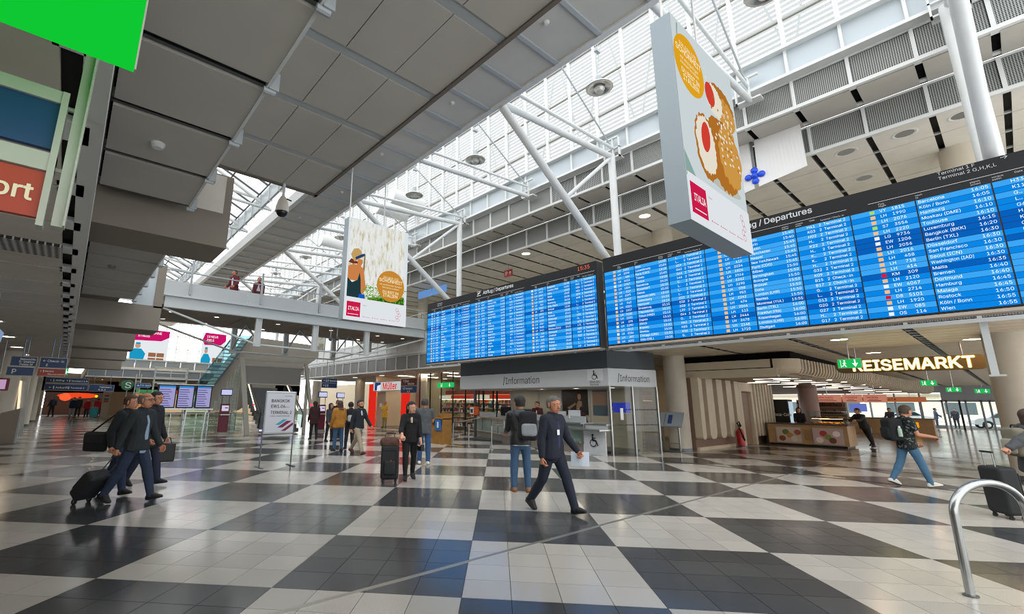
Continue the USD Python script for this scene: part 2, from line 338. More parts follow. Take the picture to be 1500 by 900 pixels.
ww.part('outer_lattice', dr, offw)

# ------------------------------------------------------------------ spine between the two skylights
sp = Thing('ceiling', 'long grey panelled spine hanging between the two skylights', kind='structure')
SX0, SX1, SZ = 6.35, 8.45, 10.0
def YS(k): return 4.87+MO*k
for k in range(-5, 46): sp.part('spine_panel', MB().box((SX0+.22, YS(k)+.05, SZ+.03), (SX1-.16, YS(k+1)-.05, SZ+.06)), spineg)
rb = MB()
for k in range(-5, 47): rb.box((SX0+.1, YS(k)-.05, SZ-.02), (SX1-.05, YS(k)+.05, SZ+.05))
sp.part('rib', rb, greym)
sp.part('edge_beam', MB().box((SX1-.16, YS(-5), SZ-.03), (SX1, YS(46), SZ+.35)), white); sp.part('edge_beam', MB().box((SX0, YS(-5), SZ-.05), (SX0+.2, YS(46), SZ+.45)), white)
sp.part('edge_gap', MB().box((SX0+.2, YS(-5), SZ+.0), (SX0+.25, YS(46), SZ+.03)), black)
sp.part('core', MB().box((SX0+.1, YS(-5), SZ+.08), (SX1-.1, YS(46), SZ+.4)), greym)
for x, y in ((7.1, 5.45), (7.3, 9.0), (7.2, 12.7), (7.5, 16.3), (7.2, 20), (7.4, 23.6)): sp.part('smoke_detector', MB().lathe([(0, -.07), (.04, -.07), (.06, -.04), (.07, .0), (0, 0)], (x, y, SZ+.03)), white)

# left skylight: sloping glazed roof on white lattice trusses
ws = Thing('window_2', 'sloping glazed roof with dark glazing bars on white tube trusses', kind='structure')
sa, sb_ = np.array([5.6, 0, 11.0]), np.array([-4, 0, 15.5])
gl = MB(); mu = MB(); tb = MB()
for k in range(0, 40):
    y = 10+MO*1.0*k
    mu.bar(sa+(0, y, 0), sb_+(0, y, 0), .05, .08)
for i in range(9):
    p = sa+(sb_-sa)*i/8; mu.bar(p+(0, 10, 0), p+(0, 10+MO*39, 0), .05, .06)
gl.raw([sa+(0, 10, .06), sb_+(0, 10, .06), sb_+(0, 10+MO*39, .06), sa+(0, 10+MO*39, .06)], [[0, 1, 2, 3]])
ws.part('pane', gl, skyglass); ws.part('glazing_bar', mu, M('glazing_bar', '4b5054', .4))
for k in range(0, 13):
    y = 10+MO*3*k
    tb.tube([(6.2, y, 10.4), (-4, y, 10.9)], .07, 8).tube([(6.2, y, 10.4), (2.6, y, 12.2), ], .07, 8).tube([(2.6, y, 12.2), (.2, y, 10.7)], .05, 8).tube([(6.1, y, 10.8), (1.5, y+3.6, 12.6)], .09, 8)
ws.part('truss_tube', tb, offw)
ws.part('skylight_upstand', MB().box((5.7, 10, 10.35), (5.8, 58, 11.05)), bluewhite)
ru = MB()
for k in range(40): ru.box((5.65, 10+MO*k-.03, 10.3), (5.84, 10+MO*k+.03, 11.1))
ws.part('upstand_rib', ru, white)

# truss frames between spine and right gallery
XP = 14.15; FY = [-.38+8.55*k for k in range(0, 6)]
for n, y in enumerate(FY):
    t = Thing('roof_truss', ['white tube truss with long strut nearest the right edge', 'white tube truss with strut beside the near poster', 'white tube truss with strut passing the far poster', 'white tube truss above the footbridge', 'white tube truss beyond the footbridge', 'farthest white tube truss in the bright end'][n], 'truss', (XP, y, 5.7))
    t.part('tie_tube', MB().cyl((SX1-.05, y, SZ+.08), (XP, y, 10.55), .105, 14), offw, smooth=40)
    t.part('strut', MB().cyl((SX1, y, SZ), (13.62, y, 6.4), .12, 14), offw, smooth=40)
    t.part('brace', MB().cyl((11.3, y, 8.05), (XP-.05, y, 10.5), .065, 12), offw, smooth=40)
    t.part('post', MB().cyl((XP, y, 4.7), (XP, y, 10.6), .13 if n else .2, 16), offw, smooth=40)
    t.part('rail_tube', MB().cyl((SX1, y-.35, SZ+.33), (14.3, y, 10.95), .06, 10), offw, smooth=40)
    t.part('tie_rod', MB().cyl((9.2, y-.3, 13.6), (14.3, y, 10.9), .03, 8), greym)
    t.part('ladder_bracket', MB().box((14.2, y-.05, 10.5), (14.3, y-.02, 11.3)).box((14.2, y+.3, 10.5), (14.3, y+.34, 11.3)).box((14.2, y-.3, 10.5), (14.3, y-.26, 11.3)).box((14.2, y-.3, 11.28), (14.3, y+.34, 11.33)).box((14.2, y-.3, 10.86), (14.3, y+.34, 10.9)).box((14.2, y-.3, 10.5), (14.5, y+.34, 10.55)), white)
for n in range(5):
    y = FY[n]+4.1
    t = Thing('roof_tie', ['pair of white roof tubes behind the near poster', 'pair of white roof tubes left of the strut by the near poster', 'pair of white roof tubes behind the far poster', 'pair of white roof tubes over the footbridge end', 'pair of white roof tubes in the bright far end'][n], 'roof tie', (14.3, y, 10.5))
    t.part('tie_tube', MB().cyl((SX1-.05, y, SZ+.08), (14.3, y, 10.5), .09, 12), offw, smooth=40)
    t.part('rail_tube', MB().cyl((SX1, y-.35, SZ+.33), (14.3, y, 10.95), .05, 10), offw, smooth=40)
    t.part('tie_rod', MB().cyl((9.2, y-.3, 13.6), (14.3, y, 10.9), .03, 8), greym)
    t.part('ladder_bracket', MB().box((14.2, y-.05, 10.45), (14.3, y-.02, 11.2)).box((14.2, y+.3, 10.45), (14.3, y+.34, 11.2)).box((14.2, y-.3, 11.18), (14.3, y+.34, 11.23)).box((14.2, y-.3, 10.45), (14.5, y+.34, 10.5)), white)

# ------------------------------------------------------------------ left gallery seen from below
cl = Thing('ceiling', 'grey ceiling field hanging over the left gallery edge, flush panels', kind='structure')
MX0, MX1, MZ = 1.12, 3.05, 5.43
def YM(k): return 4.15+MO*k
for k in range(-6, 3):
    for a in range(3):
        x1 = MX1-.62*a; cl.part('ceiling_panel', MB().box((x1-.615, YM(k)+.07, MZ), (x1-.005, YM(k+1)-.07, MZ+.04)), panelg)
    cl.part('joint_strip', MB().box((MX0, YM(k)-.066, MZ+.012), (MX1, YM(k)+.066, MZ+.04)), greym)
cl.part('edge_trim', MB().box((MX1, YM(-6), MZ-.02), (MX1+.05, YM(3)+.07, MZ+.12)).box((MX0, YM(3)-.07, MZ-.02), (MX1+.05, YM(3)+.02, MZ+.12)), M('edge_brown', '6f675f', .6))
cl.part('deck', MB().box((MX0, YM(-6), MZ+.05), (MX1-.02, YM(3)-.02, MZ+.6)), concrete)
c2 = Thing('ceiling', 'lower grey ceiling bay over the camera with deep joints and hooks', kind='structure')
LX0, LX1, LZ = -.05, 1.06, 4.6
def ledge(th, k0, k1, x1, yoff=0):
    for k in range(k0, k1):
        th.part('ceiling_panel', MB().box((LX0, YM(k)+yoff+.07, LZ), (x1, YM(k+1)+yoff-.07, LZ+.05)), panelg)
    r = MB(); h = MB()
    for k in range(k0, k1+1):
        y = YM(k)+yoff
        r.box((LX0-.02, y-.065, LZ+.03), (x1+.02, y-.02, LZ+.12)).box((LX0-.02, y+.02, LZ+.03), (x1+.02, y+.065, LZ+.12)).box((LX0, y-.03, LZ+.08), (x1, y+.03, LZ+.12))
        h.box((x1+.02, y-.05, LZ-.03), (x1+.11, y+.05, LZ+.16)); h.cyl((x1-.02, y, LZ-.03), (x1+.09, y, LZ-.03), .03, 8)
    th.part('joint_channel', r, dsteel); th.part('edge_hook', h, greym)
    th.part('edge_fascia', MB().box((x1, YM(k0)+yoff, LZ-.01), (x1+.03, YM(k1)+yoff, LZ+.9)), offw)
    th.part('deck', MB().box((LX0-.02, YM(k0)+yoff, LZ+.13), (x1, YM(k1)+yoff, LZ+.8)), dark)
ledge(c2, -6, 3, LX1)
c2.part('smoke_detector', MB().lathe([(0, -.06), (.05, -.06), (.07, -.03), (.075, .0), (0, 0)], (.42, 6.0, LZ)), white)
c3 = Thing('ceiling', 'narrow grey ceiling bay beyond the concrete beam', kind='structure')
ledge(c3, 4, 10, 1.17, .3)
for y in (9.3, 12.6): c3.part('sprinkler', MB().lathe([(0, -.05), (.07, -.05), (.075, 0), (0, 0)], (.4, y, LZ)), dsteel)
bm = Thing('wall_beam', 'deep grey concrete beams crossing under the left gallery', kind='structure')
bm.part('beam', MB().box((-.12, 8.15, 4.16), (1.74, 9.25, 5.45)), concrete)
bm.part('inset_panel', MB().box((1.2, 8.13, 4.75), (1.62, 8.16, 5.42)), panell)
bm.part('beam', MB().box((-.12, 17.0, 3.78), (1.98, 18.4, 4.55)).box((1.75, 17.0, 4.5), (1.98, 18.4, 5.9)), concrete)
bm.part('inset_panel', MB().box((1.2, 17.05, 4.55), (1.75, 17.15, 5.9)), bluewhite)
bm.part('beam', MB().box((-.12, 23.5, 3.7), (1.95, 24.6, 4.6)), concrete); bm.part('beam', MB().box((-.12, 30, 3.7), (2.25, 31, 4.4)), concrete); bm.part('beam', MB().box((-.12, 36, 3.5), (2.5, 37, 4.2)), concrete)
c4 = Thing('ceiling', 'low ceiling of grey planks over the left side aisle', kind='structure')
for k in range(-2, 36):
    y0 = 3.0+MO*k
    c4.part('ceiling_panel', MB().box((-3.2, y0+.03, 3.6), (-.31, y0+MO-.03, 3.65)), panell)
    if k < 26: c4.part('ceiling_panel', MB().box((-7.6, y0+.03, 3.6), (-3.4, y0+MO-.03, 3.65)), panell)
c4.part('slot_void', MB().box((-7.6, 0, 3.72), (-.2, 48, 3.8)), M('slot_grey', '3a3937', .8))
c4.part('lighting_track', MB().box((-3.4, 0, 3.58), (-3.2, 48, 3.7)), dsteel)
c4.part('edge_rail', MB().box((-.14, -1, 3.62), (-.06, 48, 3.86)).box((-.2, -1, 3.60), (-.06, 48, 3.64)), white)
bk = MB()
for k in range(-2, 37): bk.box((-.34, 3.0+MO*k-.16, 3.6), (-.14, 3.0+MO*k+.16, 3.66)).box((-.36, 3.0+MO*k-.1, 3.62), (-.33, 3.0+MO*k+.1, 3.85))
c4.part('rail_bracket', bk, offw)
c4.part('air_grille', MB().box((-1.9, 7.6, 3.56), (-.3, 8.25, 3.6)), perforated('grille_mesh', 'b9b7b0', '141414', .075, 'xy'))

# ------------------------------------------------------------------ shell around the hall
sh = Thing('wall_left', 'plain left side wall of the hall behind the round columns', kind='structure')
sh.part('wall', MB().box((-8, -4, 0), (-7.7, 62, 3.7)).box((-4.3, -4, 4.4), (-4.1, 62, 11)), M('wall_beige', 'b5a894', .7))
sh.part('roof_deck', MB().box((-8, -6, 5.46), (1.1, 62, 5.6)), concrete)
E2w = Thing('wall_end', 'far end wall of the hall with the shop opening', kind='structure')
E2w.part('wall', MB().box((-8, 61, 0), (-1.6, 61.3, 4)).box((3.3, 61, 0), (24, 61.3, 3.7)).box((-8, 61, 2.45), (24, 61.3, 4.2)), M('wall_tan', '9c8e78', .7))
E2w.part('shop_back', MB().box((-1.6, 66, 0), (3.4, 66.2, 3)), M('shop_dark', '3a2018', .8))
end_glass = Thing('window_3', 'bright glazed end wall above the far gallery', kind='structure')
fr = MB(); pn = MB()
for i in range(12): fr.box((2+i*1.2-.04, 61.5, 4.2), (2+i*1.2+.04, 61.6, 12))
for i in range(6): fr.box((2, 61.5, 4.4+i*1.5-.03), (15, 61.6, 4.4+i*1.5+.03))
end_glass.part('mullion', fr, white); end_glass.part('pane', MB().raw([(2, 61.55, 4.2), (15.2, 61.55, 4.2), (15.2, 61.55, 12), (2, 61.55, 12)], [[0, 1, 2, 3]]), skyglass)
sr = Thing('wall_shop', 'rear walls of the shops below the right gallery', kind='structure')
sr.part('wall', MB().box((26, 9.2, 0), (26.2, 61, 3.7)), M('wall_cream', 'd8c9ae', .7))
sr.part('wall', MB().box((17.6, 30.2, 0), (26, 30.35, 3.7)), M('wall_cream', 'd8c9ae', .7))

# ------------------------------------------------------------------ departure boards
XB, BZ, RH = 13.1, 3.52, .119
SCR = [EM('screen_light', '3ca6f7', 1.0), EM('screen_mid', '0a86e6', 1.0), EM('screen_deep', '0860bd', 1.0)]
lett = EM('screen_lettering', 'f2f8ff', 1.15); orange = EM('screen_orange', 'ffc48a', .95); redlg = EM('screen_red', 'e02038', .9); whitelg = EM('screen_white', 'eef2fa', 1.); greenlg = EM('screen_green', 'a8e070', .95)
bdark = M('board_face', '1a1c1f', .5, spec=.25); bcase = M('board_case', '3b3f43', .5); printw = M('print_white', 'e9ebec', .5)
NAMES = ['Graz,Luxembourg,Paris (CDG),Trieste,Venice,Barcelona,Düsseldorf,Genua,Stockholm (ARN),Gothenburg,Hannover,Strasbourg,Thessaloniki,Tokyo (HND),Zagreb,Zürich,Bremen,Breslau,Chicago (ORD),Oslo (OSL)',
         'Sofia,Billund,Sibiu,Turin,Dublin,Manchester,Neapel,New York/Newark,Paris (CDG),Bilbao,Birmingham,Bologna,Brüssel,Doha,London (LHR),Nantes,Montreal (YUL),Berlin (TXL),Frankfurt (FRA),Kopenhagen,London (LHR),Stuttgart',
         'Barcelona,Köln / Bonn,Hamburg,Moskau (DME),Toulouse,Luxemburg,Bangkok (BKK),Berlin (TXL),Düsseldorf,San Francisco,Seoul (ICN),Washington (IAD),Malta,Bremen,Dortmund,Hamburg,Malaga,Rostock,Köln / Bonn,Wien',
         'Ankara,Cagliari,Krakau,Marseille,Danzig,Hamburg,Linz,Köln / Bonn,Amsterdam,Porto,Leipzig,Stavanger,Berlin (TXL),Kiew,Palermo,Nizza,Warschau,Posen,Bastia,Catania',
         'Madrid,Frankfurt (FRA),Warschau,Hannover,Dresden,Amsterdam,Berlin (TXL),Lyon,Prag,Göteborg,Bukarest,Belgrad,Rom (FCO),Paderborn,Kattowitz,Posen,Münster,Split,Nürnberg,Florenz',
         'Budapest,Frankfurt (FRA),Olbia,Basel,Mailand,Hamburg,Köln / Bonn,Brüssel,Wien,Rostock,Edinburgh,Salzburg,Helsinki,Moskau (SVO),Dortmund,Lissabon,Athen,Krakau,Sarajevo,Brindisi']
NAMES = [n.split(',') for n in NAMES]; NAMES[1] = NAMES[1][2:]
B3 = [('VY', '1815', '16:05', 'g'), ('LH', '1990', '16:05', ''), ('LH', '2076', '16:10', ''), ('S7', '3556', '16:10', 'g'), ('LH', '2220', '16:10', ''), ('LG', '9736', '16:15', 'w'), ('EW', '1206', '16:20', 'w'), ('LH', '2056', '16:30', ''), ('LH', '2016', '16:30', ''), ('LH', '458', '16:30', ''),
      ('LH', '718', '16:30', ''), ('LH', '414', '16:30', ''), ('KM', '309', '16:35', 'r'), ('LH', '2120', '16:40', ''), ('EW', '4067', '16:40', 'w'), ('LH', '2714', '16:45', ''), ('D8', '5101', '16:45', 'r'), ('LH', '1920', '16:50', ''), ('EW', '085', '16:55', 'w'), ('OS', '114', '16:55', 'w')]
B2 = [('LH', n, t, '') for n, t in zip('1660 1870 2502 1925 412 2234 1826 2516 6242 2290 058 953 2242 474 2044 113 2444 2478 2148 1710'.split(), '15:40 15:40 15:45 15:45 15:45 15:45 15:45 15:50 15:50 15:50 15:50 15:50 15:50 15:50 15:55 16:00 16:00 16:00 16:00 16:00'.split())]
GT = 'H41,K03,H02,H..,K22,H..,K..,K..,H..,G32,K09,B15,B17,G..,L..,G13,G20,G27,H..,G17'.split(',')
BW = 3.14
def board(yL, label, blocks, titles, clock):
    t = Thing('departure_board', label, 'departure board', (XB+.2, yL-BW*1.5, BZ))
    P = faceX(XB, yL, BZ); W = BW*3
    hs = MB(); P.slab(hs, -.03, -.03, W+.03, 2.88, .36); hs.v[-1] += np.array([.012, 0, 0]); t.part('housing', hs, bcase)
    f = MB(); P.rect(f, -.03, -.03, W+.03, 2.88, 0.0); t.part('face', f, bdark)
    rows = [MB(), MB(), MB()]; tx = MB(); lo = {k: MB() for k in 'ogrw'}; sep = MB(); hd = MB()
    r = random.Random(len(titles)*13+len(label))
    for bi, (names, data, kind) in enumerate(blocks):
        x = bi*BW
        for k in range(20):
            y = 2.38-(k+1)*RH+.02
            deep = (kind == 2 and k in (5, 7, 9)) or (kind == 1 and k in (14, 16)) or r.random() < .07
            for (a, b) in ((0, 1.045), (1.055, 2.09), (2.10, BW-.01)):
                lv = 2 if (deep and r.random() < .8) else (1 if k % 2 else 0)
                if r.random() < .08: lv = 1-min(lv, 1)
                P.rect(rows[lv], x+a+.012, y-.005, x+b, y+RH-.012, .004)
            al, num, tm, lg = data[k] if data else ('LH', str(r.randint(101, 2799)), f'{14+(50+k)//60}:{(50+k)%60//5*5:02d}' if kind == 4 else f'15:{min(59, 5+k)//5*5:02d}', 'w' if r.random() < .15 else '')
            P.rect(lo[lg or 'o'], x+.33, y+.015, x+.41, y+RH-.03, .006)
            for s, xx, al_ in ((al, .49, 0), (num, .89, 1), (names[k], 1.09, 0), (tm, 2.06, 1), (GT[k] if kind == 1 else r.choice(['G', 'H', 'K', 'L'])+(str(r.randint(2, 79)) if r.random() < .6 else '..'), 2.33, 0), ('2', 2.56, 0), ('Check-in' if GT[k] in ('B15', 'B17') and kind == 1 else 'Terminal 2', 2.65, 0)):
                P.text(tx, s, x+xx, y+.026, .062, .008, sx=.95 if len(s) < 15 else .82, align=al_)
        for s, xx in (('Flug', .49), ('nach', 1.07), ('planm', 1.84), ('voraus', 2.12), ('Gate', 2.4)): P.text(hd, s, x+xx, 2.475, .034, .004)
        for s, xx in (('Flight', .49), ('to', 1.07), ('sched', 1.84), ('estim', 2.12), ('Terminal / Check-in', 2.6)): P.text(hd, s, x+xx, 2.425, .034, .004)
        P.rect(hd, x+.33, 2.545, x+BW-.04, 2.555, .004)
        for xx in (0, 1.05, 2.095): P.rect(sep, x+xx-.006, 0, x+xx+.006, 2.4, .005)
    for i, nm in enumerate(('screen_row_light', 'screen_row_mid', 'screen_row_deep')): t.part(nm, rows[i], SCR[i], kind='stuff')
    t.part('lettering', tx, lett); t.part('airline_tile', lo['o'], orange, kind='stuff'); t.part('column_line', sep, black)
    for k_, mt in (('g', greenlg), ('r', redlg), ('w', whitelg)):
        if lo[k_].n: t.part('airline_tile', lo[k_], mt, kind='stuff')
    for s, xx, yy, h in titles: P.text(hd, s, xx, yy, h, .004, bold=h > .1)
    t.part('header_print', hd, EM('header_white', 'dfe3e6', .8))
    if clock:
        c = MB(); P.text(c, '15:35', W-.72, 2.68, .13, .006); t.part('clock_digits', c, EM('clock_red', 'ff7a5a', .9))
        ic = MB(); P.rect(ic, 3.55, 2.66, 3.80, 2.69, .004); P.rect(ic, 3.55, 2.84, 3.80, 2.86, .004); P.poly(ic, [(3.6, 2.72), (3.63, 2.72), (3.78, 2.80), (3.72, 2.82), (3.58, 2.78)], .004); t.part('plane_icon', ic, printw)
    br = MB()
    for a in (.6, 3.1, 6.3, 8.8): br.box((XB+.36, yL-a-.05, 5.1), (XS, yL-a+.05, 5.2)).box((XB+.36, yL-a-.05, 4.0), (XS, yL-a+.05, 4.1))
    t.part('wall_arm', br, steel)
    st = MB(); P.slab(st, 0, -.09, W, -.03, .3); t.part('cable_tray', st, M('tray_tan', 'a89c90', .5))
board(17.83, 'large blue departure board on the left, over the information desk', [(NAMES[3], None, 4), (NAMES[4], None, 4), (NAMES[5], None, 5)],
      [('Abflug / Departures', 3.92, 2.69, .14), ('Terminal 1', .75, 2.74, .06), ('A,B,C,D,E', .75, 2.65, .06)], True)
board(8.1, 'large blue departure board on the right, partly behind the near poster', [(NAMES[0], None, 6), (NAMES[1], B2, 1), (NAMES[2], B3, 2)],
      [('Abflug / Departures', 3.86, 2.69, .14), ('Terminal 1 F', 7.72, 2.80, .065), ('Terminal 2 G,H,K,L', 7.72, 2.70, .065), ('→', 8.55, 2.80, .09)], False)

# ------------------------------------------------------------------ two hanging light-box posters
def lit(name, h, s=.85): return EM(name, h, s)
def poster(y, label, kind):
    x0, w, h, z1 = 6.78, 2.5, 3.65, 8.02
    t = Thing('hanging_poster', label, 'poster', (x0+w/2, y, z1-h))
    t.part('light_box', MB().box((x0, y+.004, z1-h), (x0+w, y+.34, z1)), M('box_grey', '8b979e', .4, .3))
    P = faceY(x0, y, z1); pg = lambda mb, pts, off=.002: P.poly(mb, [(a*w, -b*h) for a, b in pts], off)
    bg = MB(); P.rect(bg, 0, -h, w, 0, .0); t.part('backlit_sheet', bg, lit('poster_white', 'dfe6ea', .95))
    badge = lambda cx, cy, r, m: (lambda b: (P.ell(b, cx*w, -cy*h, r, r, .006), t.part('badge', b, m)))(MB())
    def lines(rows, cx, m):
        b = MB()
        for s, yy, hh in rows: P.text(b, s, cx*w, -yy*h, hh, .009, bold=hh > .085, align=.5)
        t.part('lettering', b, m)
    if kind == 'pastry':
        rr = np.random.default_rng(3)
        b = MB(); pg(b, [(0, 0), (1, 0), (1, .78), (0, .78)], .002); t.part('picture', b, lit('poster_pale', 'd3dde0', .9))
        b = MB(); pg(b, [(0, .68), (0, .80), (.17, .805)], .003); t.part('picture_shape', b, lit('poster_teal', '93b3ab', .85)); b = MB(); pg(b, [(.08, .02), (.1, .02), (.05, .2), (.045, .2)], .003); t.part('picture_shape', b, lit('poster_teal', '93b3ab', .85))
        def blob(cx, cy, rx, ry, m, off, jag=.06, n=60, rot=0):
            a = np.linspace(0, 2*np.pi, n, endpoint=False); q = 1+jag*rr.uniform(-1, 1, n); x, yy = rx*q*np.cos(a), ry*q*np.sin(a); c, s_ = math.cos(rot), math.sin(rot)
            b = MB(); pg(b, [(cx+(x[i]*c-yy[i]*s_)/w, cy+(x[i]*s_+yy[i]*c)/h) for i in range(n)], off); t.part('picture_shape', b, m)
        blob(.60, .84-.12, .75, .12, lit('poster_shade', 'c6cabd', .85), .003, .0)
        crust = lit('pastry_crust', 'c07a2c', .8); crust2 = lit('pastry_gold', 'd9a04d', .85); cream = lit('pastry_cream', 'efe8d6', .9); cherry = lit('pastry_cherry', 'dd4636', .85); sugar = lit('pastry_sugar', 'f3ead8', .9)
        blob(.72, .25, .62, .38, crust, .004); blob(.80, .29, .42, .33, crust2, .005); blob(.60, .26, .36, .32, cream, .006, .08); blob(.53, .25, .2, .24, cherry, .007, .02)
        blob(.66, .55, .75, .72, crust, .008, .05); blob(.78, .53, .5, .62, crust2, .009, .08); blob(.36, .58, .44, .62, crust, .010, .05); blob(.36, .57, .38, .54, cream, .011, .07); blob(.36, .53, .17, .3, cherry, .012, .02, rot=.25)
        for i in range(90):
            a, b_ = rr.normal(.74, .14), rr.normal(.44, .09)
            if a < .95: blob(a, b_, .035, .03, sugar if rr.random() < .7 else crust, .013, .3, 7)
        badge(.22, .205, .56, lit('badge_gold', 'e9a920', .9))
        lines([('ERLEBE DIE', .135, .085), ('SCHÖNHEIT', .172, .115), ('mit einzigartigen', .205, .065), ('Aromen zu leben', .232, .065), ('DU BIST IN', .275, .09), ('ITALIEN', .312, .105)], .22, lit('badge_text', 'fbe9c0', .95))
    else:
        b = MB(); pg(b, [(.03, .02), (.93, .0), (.96, .78), (.03, .78)], .002)
        MATS['fence_picture'] = usdkit.material(stage, '/World/Looks/fence_picture', {'g': ('geometry', {}), 'mp': ('mapping', {'scale': (7, 1, 1.6)}), 'n': ('noise_texture', {'scale': 1.6, 'detail': 6, 'roughness': .7}),
            'r': ('rgb_ramp', {'ramp': [(.30, lin('a09464')), (.38, lin('d2ccb0')), (.52, lin('eef0ee'))]}), 'e': ('emission', {'strength': .92})}, [('g.position', 'mp.vector'), ('mp.vector', 'n.vector'), ('n.fac', 'r.fac'), ('r.color', 'e.color')], surface='e.emission')
        t.part('picture', b, MATS['fence_picture'])
        b = MB(); rr = np.random.default_rng(5)
        for i in range(420):
            a, q = rr.uniform(.3, .95), rr.uniform(.58, .775)
            if q < .62+.13*rr.random()*min(1, (a-.28)*3): continue
            d = rr.uniform(.02, .05); an = rr.uniform(0, 6.28); pg(b, [(a, q), (a+d*math.cos(an), q+.6*d*math.sin(an)), (a+.5*d*math.cos(an+.9), q+.4*d*math.sin(an+.9))], .003+.000004*i)
        t.part('picture_shape', b, lit('poster_leaf', '6fae33', .8), kind='stuff')
        b = MB(); pg(b, [(.36, .76), (.95, .70), (.96, .78), (.36, .78)], .0028); t.part('picture_shape', b, lit('poster_leaf_dark', '33661f', .7))
        b = MB(); pg(b, [(.27, .34), (.285, .34), (.275, .62), (.255, .62)], .003); t.part('picture_shape', b, lit('poster_bark', '776d4a', .7))
        skin = lit('poster_skin', 'd88a4e', .85)
        b = MB(); pg(b, [(.17, .40), (.24, .40), (.25, .43), (.22, .47), (.16, .46)], .004); pg(b, [(.03, .49), (.10, .46), (.20, .46), (.27, .49), (.29, .58), (.32, .68), (.27, .74), (.24, .72), (.22, .60), (.20, .62), (.03, .62)], .004); t.part('picture_shape', b, skin)
        b = MB(); pg(b, [(.03, .60), (.10, .64), (.18, .61), (.21, .53), (.23, .60), (.24, .72), (.30, .78), (.03, .78)], .005); t.part('picture_shape', b, lit('poster_dress', '2c4a50', .6))
        b = MB(); pg(b, [(.22, .74), (.30, .74), (.31, .78), (.2, .78)], .006); t.part('picture_shape', b, lit('poster_blue', '1763c9', .8))
        b = MB(); pg(b, [(.03, .45), (.07, .41), (.17, .43), (.17, .45), (.1, .46)], .006); t.part('picture_shape', b, lit('poster_scarf', '8b3f2c', .7))
        b = MB(); pg(b, [(.06, .37), (.10, .31), (.17, .295), (.22, .32), (.23, .35), (.28, .335), (.27, .365), (.12, .435), (.10, .42)], .007); t.part('picture_shape', b, lit('poster_straw', 'cfa869', .85))
        b = MB(); pg(b, [(.13, .39), (.22, .35), (.27, .335), (.275, .355), (.14, .415)], .008); t.part('picture_shape', b, lit('poster_band', '1f4b86', .75))
        badge(.72, .61, .58, lit('badge_ochre', 'd08f35', .88))
        lines([('ERLEBE DIE', .54, .085), ('SCHÖNHEIT', .575, .12), ('mit verträumten Stunden', .61, .06), ('Momente zu leben', .638, .06), ('DU BIST IN', .685, .09), ('ITALIEN', .722, .11)], .72, lit('badge_text', 'fbe9c0', .95))
    b = MB(); P.rect(b, .0, -h, w, -.785*h, .014); t.part('bottom_band', b, lit('poster_white2', 'e3e8ec', .95))
    b = MB(); P.rect(b, .04*w if kind != 'pastry' else .02*w, -.965*h, .245*w, -.825*h, .016); t.part('red_square', b, lit('poster_red', 'd81f4f', .85))
    b = MB(); P.text(b, 'ITALIA', .143*w, -.905*h, .12, .018, True, .72, .5); P.rect(b, .06*w, -.945*h, .22*w, -.94*h, .018)
    t.part('lettering', b, lit('poster_plain_white', 'f4f4f4', .95))
    b = MB(); P.text(b, 'italia.it', .28*w, -.85*h, .035, .016); t.part('lettering', b, lit('poster_grey_text', '8b8f92', .8))
    b = MB()
    for i in range(4): P.ell(b, (.3+.14*i)*w, -.955*h, .018, .018, .016, 10); P.rect(b, (.315+.14*i)*w, -.957*h, (.40+.14*i)*w, -.954*h, .016)
    for i in range(5): P.ring(b, (.84+.02*(i % 3))*w, -(.84+.025*i)*h, .05, .062, .016, 16)
    t.part('stamp_print', b, lit('poster_pink', 'd9748f', .85))
    for xx in (x0+.1, x0+1.5): t.part('hanging_rod', MB().cyl((xx, y+.17, z1), (xx, y+.17, 10.0), .022, 8), white)
poster(2.7, 'tall hanging poster with cream pastry rolls and yellow round badge', 'pastry')
poster(14.0, 'hanging poster of a woman in a straw hat before a pale fence', 'woman')

# pendant reflector lamps in the right skylight
def pendant(x, y, z, label, zt=13.2):
    t = Thing('pendant_lamp', label, 'pendant lamp', (x, y, z), group=None)
    t.part('reflector', MB().lathe([(.0, .10), (.09, .10), (.36, .05), (.38, .01), (.30, .0), (.12, .05), (0, .05)], (x, y, z), 24), chrome, smooth=30)
    t.part('lamp_head', MB().lathe([(0, -.12), (.1, -.11), (.15, -.03), (.15, .0), (0, .02)], (x, y, z), 20), M('lamp_head', 'c9c9c4', .25, .4), smooth=30)
    t.part('gear_box', MB().cyl((x, y, z+.1), (x, y, z+.38), .09, 14), M('gear_grey', '9aa0a2', .35, .6))
    t.part('suspension_wire', MB().cyl((x-.06, y, z+.38), (x-.06, y, zt), .008, 6).cyl((x+.06, y, z+.38), (x+.06, y, zt), .008, 6).box((x-.1, y-.05, z+1.2), (x+.1, y+.05, z+1.28)), greym)
for x, y, z, l in ((10.5, 6.29, 10.5, 'chrome pendant reflector lamp just left of the near poster'), (10.5, 11.55, 10.5, 'chrome pendant reflector lamp midway between the two posters'), (10.5, 15.49, 10.5, 'chrome pendant reflector lamp up right of the far poster'),
                   (10.5, 2.2, 10.5, 'chrome pendant reflector lamp cut by the top edge above the near poster'), (10.5, 22.5, 10.5, 'small pendant lamp left of the far poster, high above the bridge'), (10.5, 27.5, 10.6, 'tiny pendant lamp in the bright end, nearer of two'), (10.5, 33, 10.7, 'tiny pendant lamp in the bright end, farther of two')): pendant(x, y, z, l)
def duct(y, x, z, label):
    t = Thing('air_duct', label, 'air duct', (x, y, z)); t.part('pipe', MB().cyl((x, y, z), (14.55, y, z), .42, 20), white, smooth=40); t.part('end_cap', MB().cyl((x-.03, y, z), (x, y, z), .4, 20), offw)
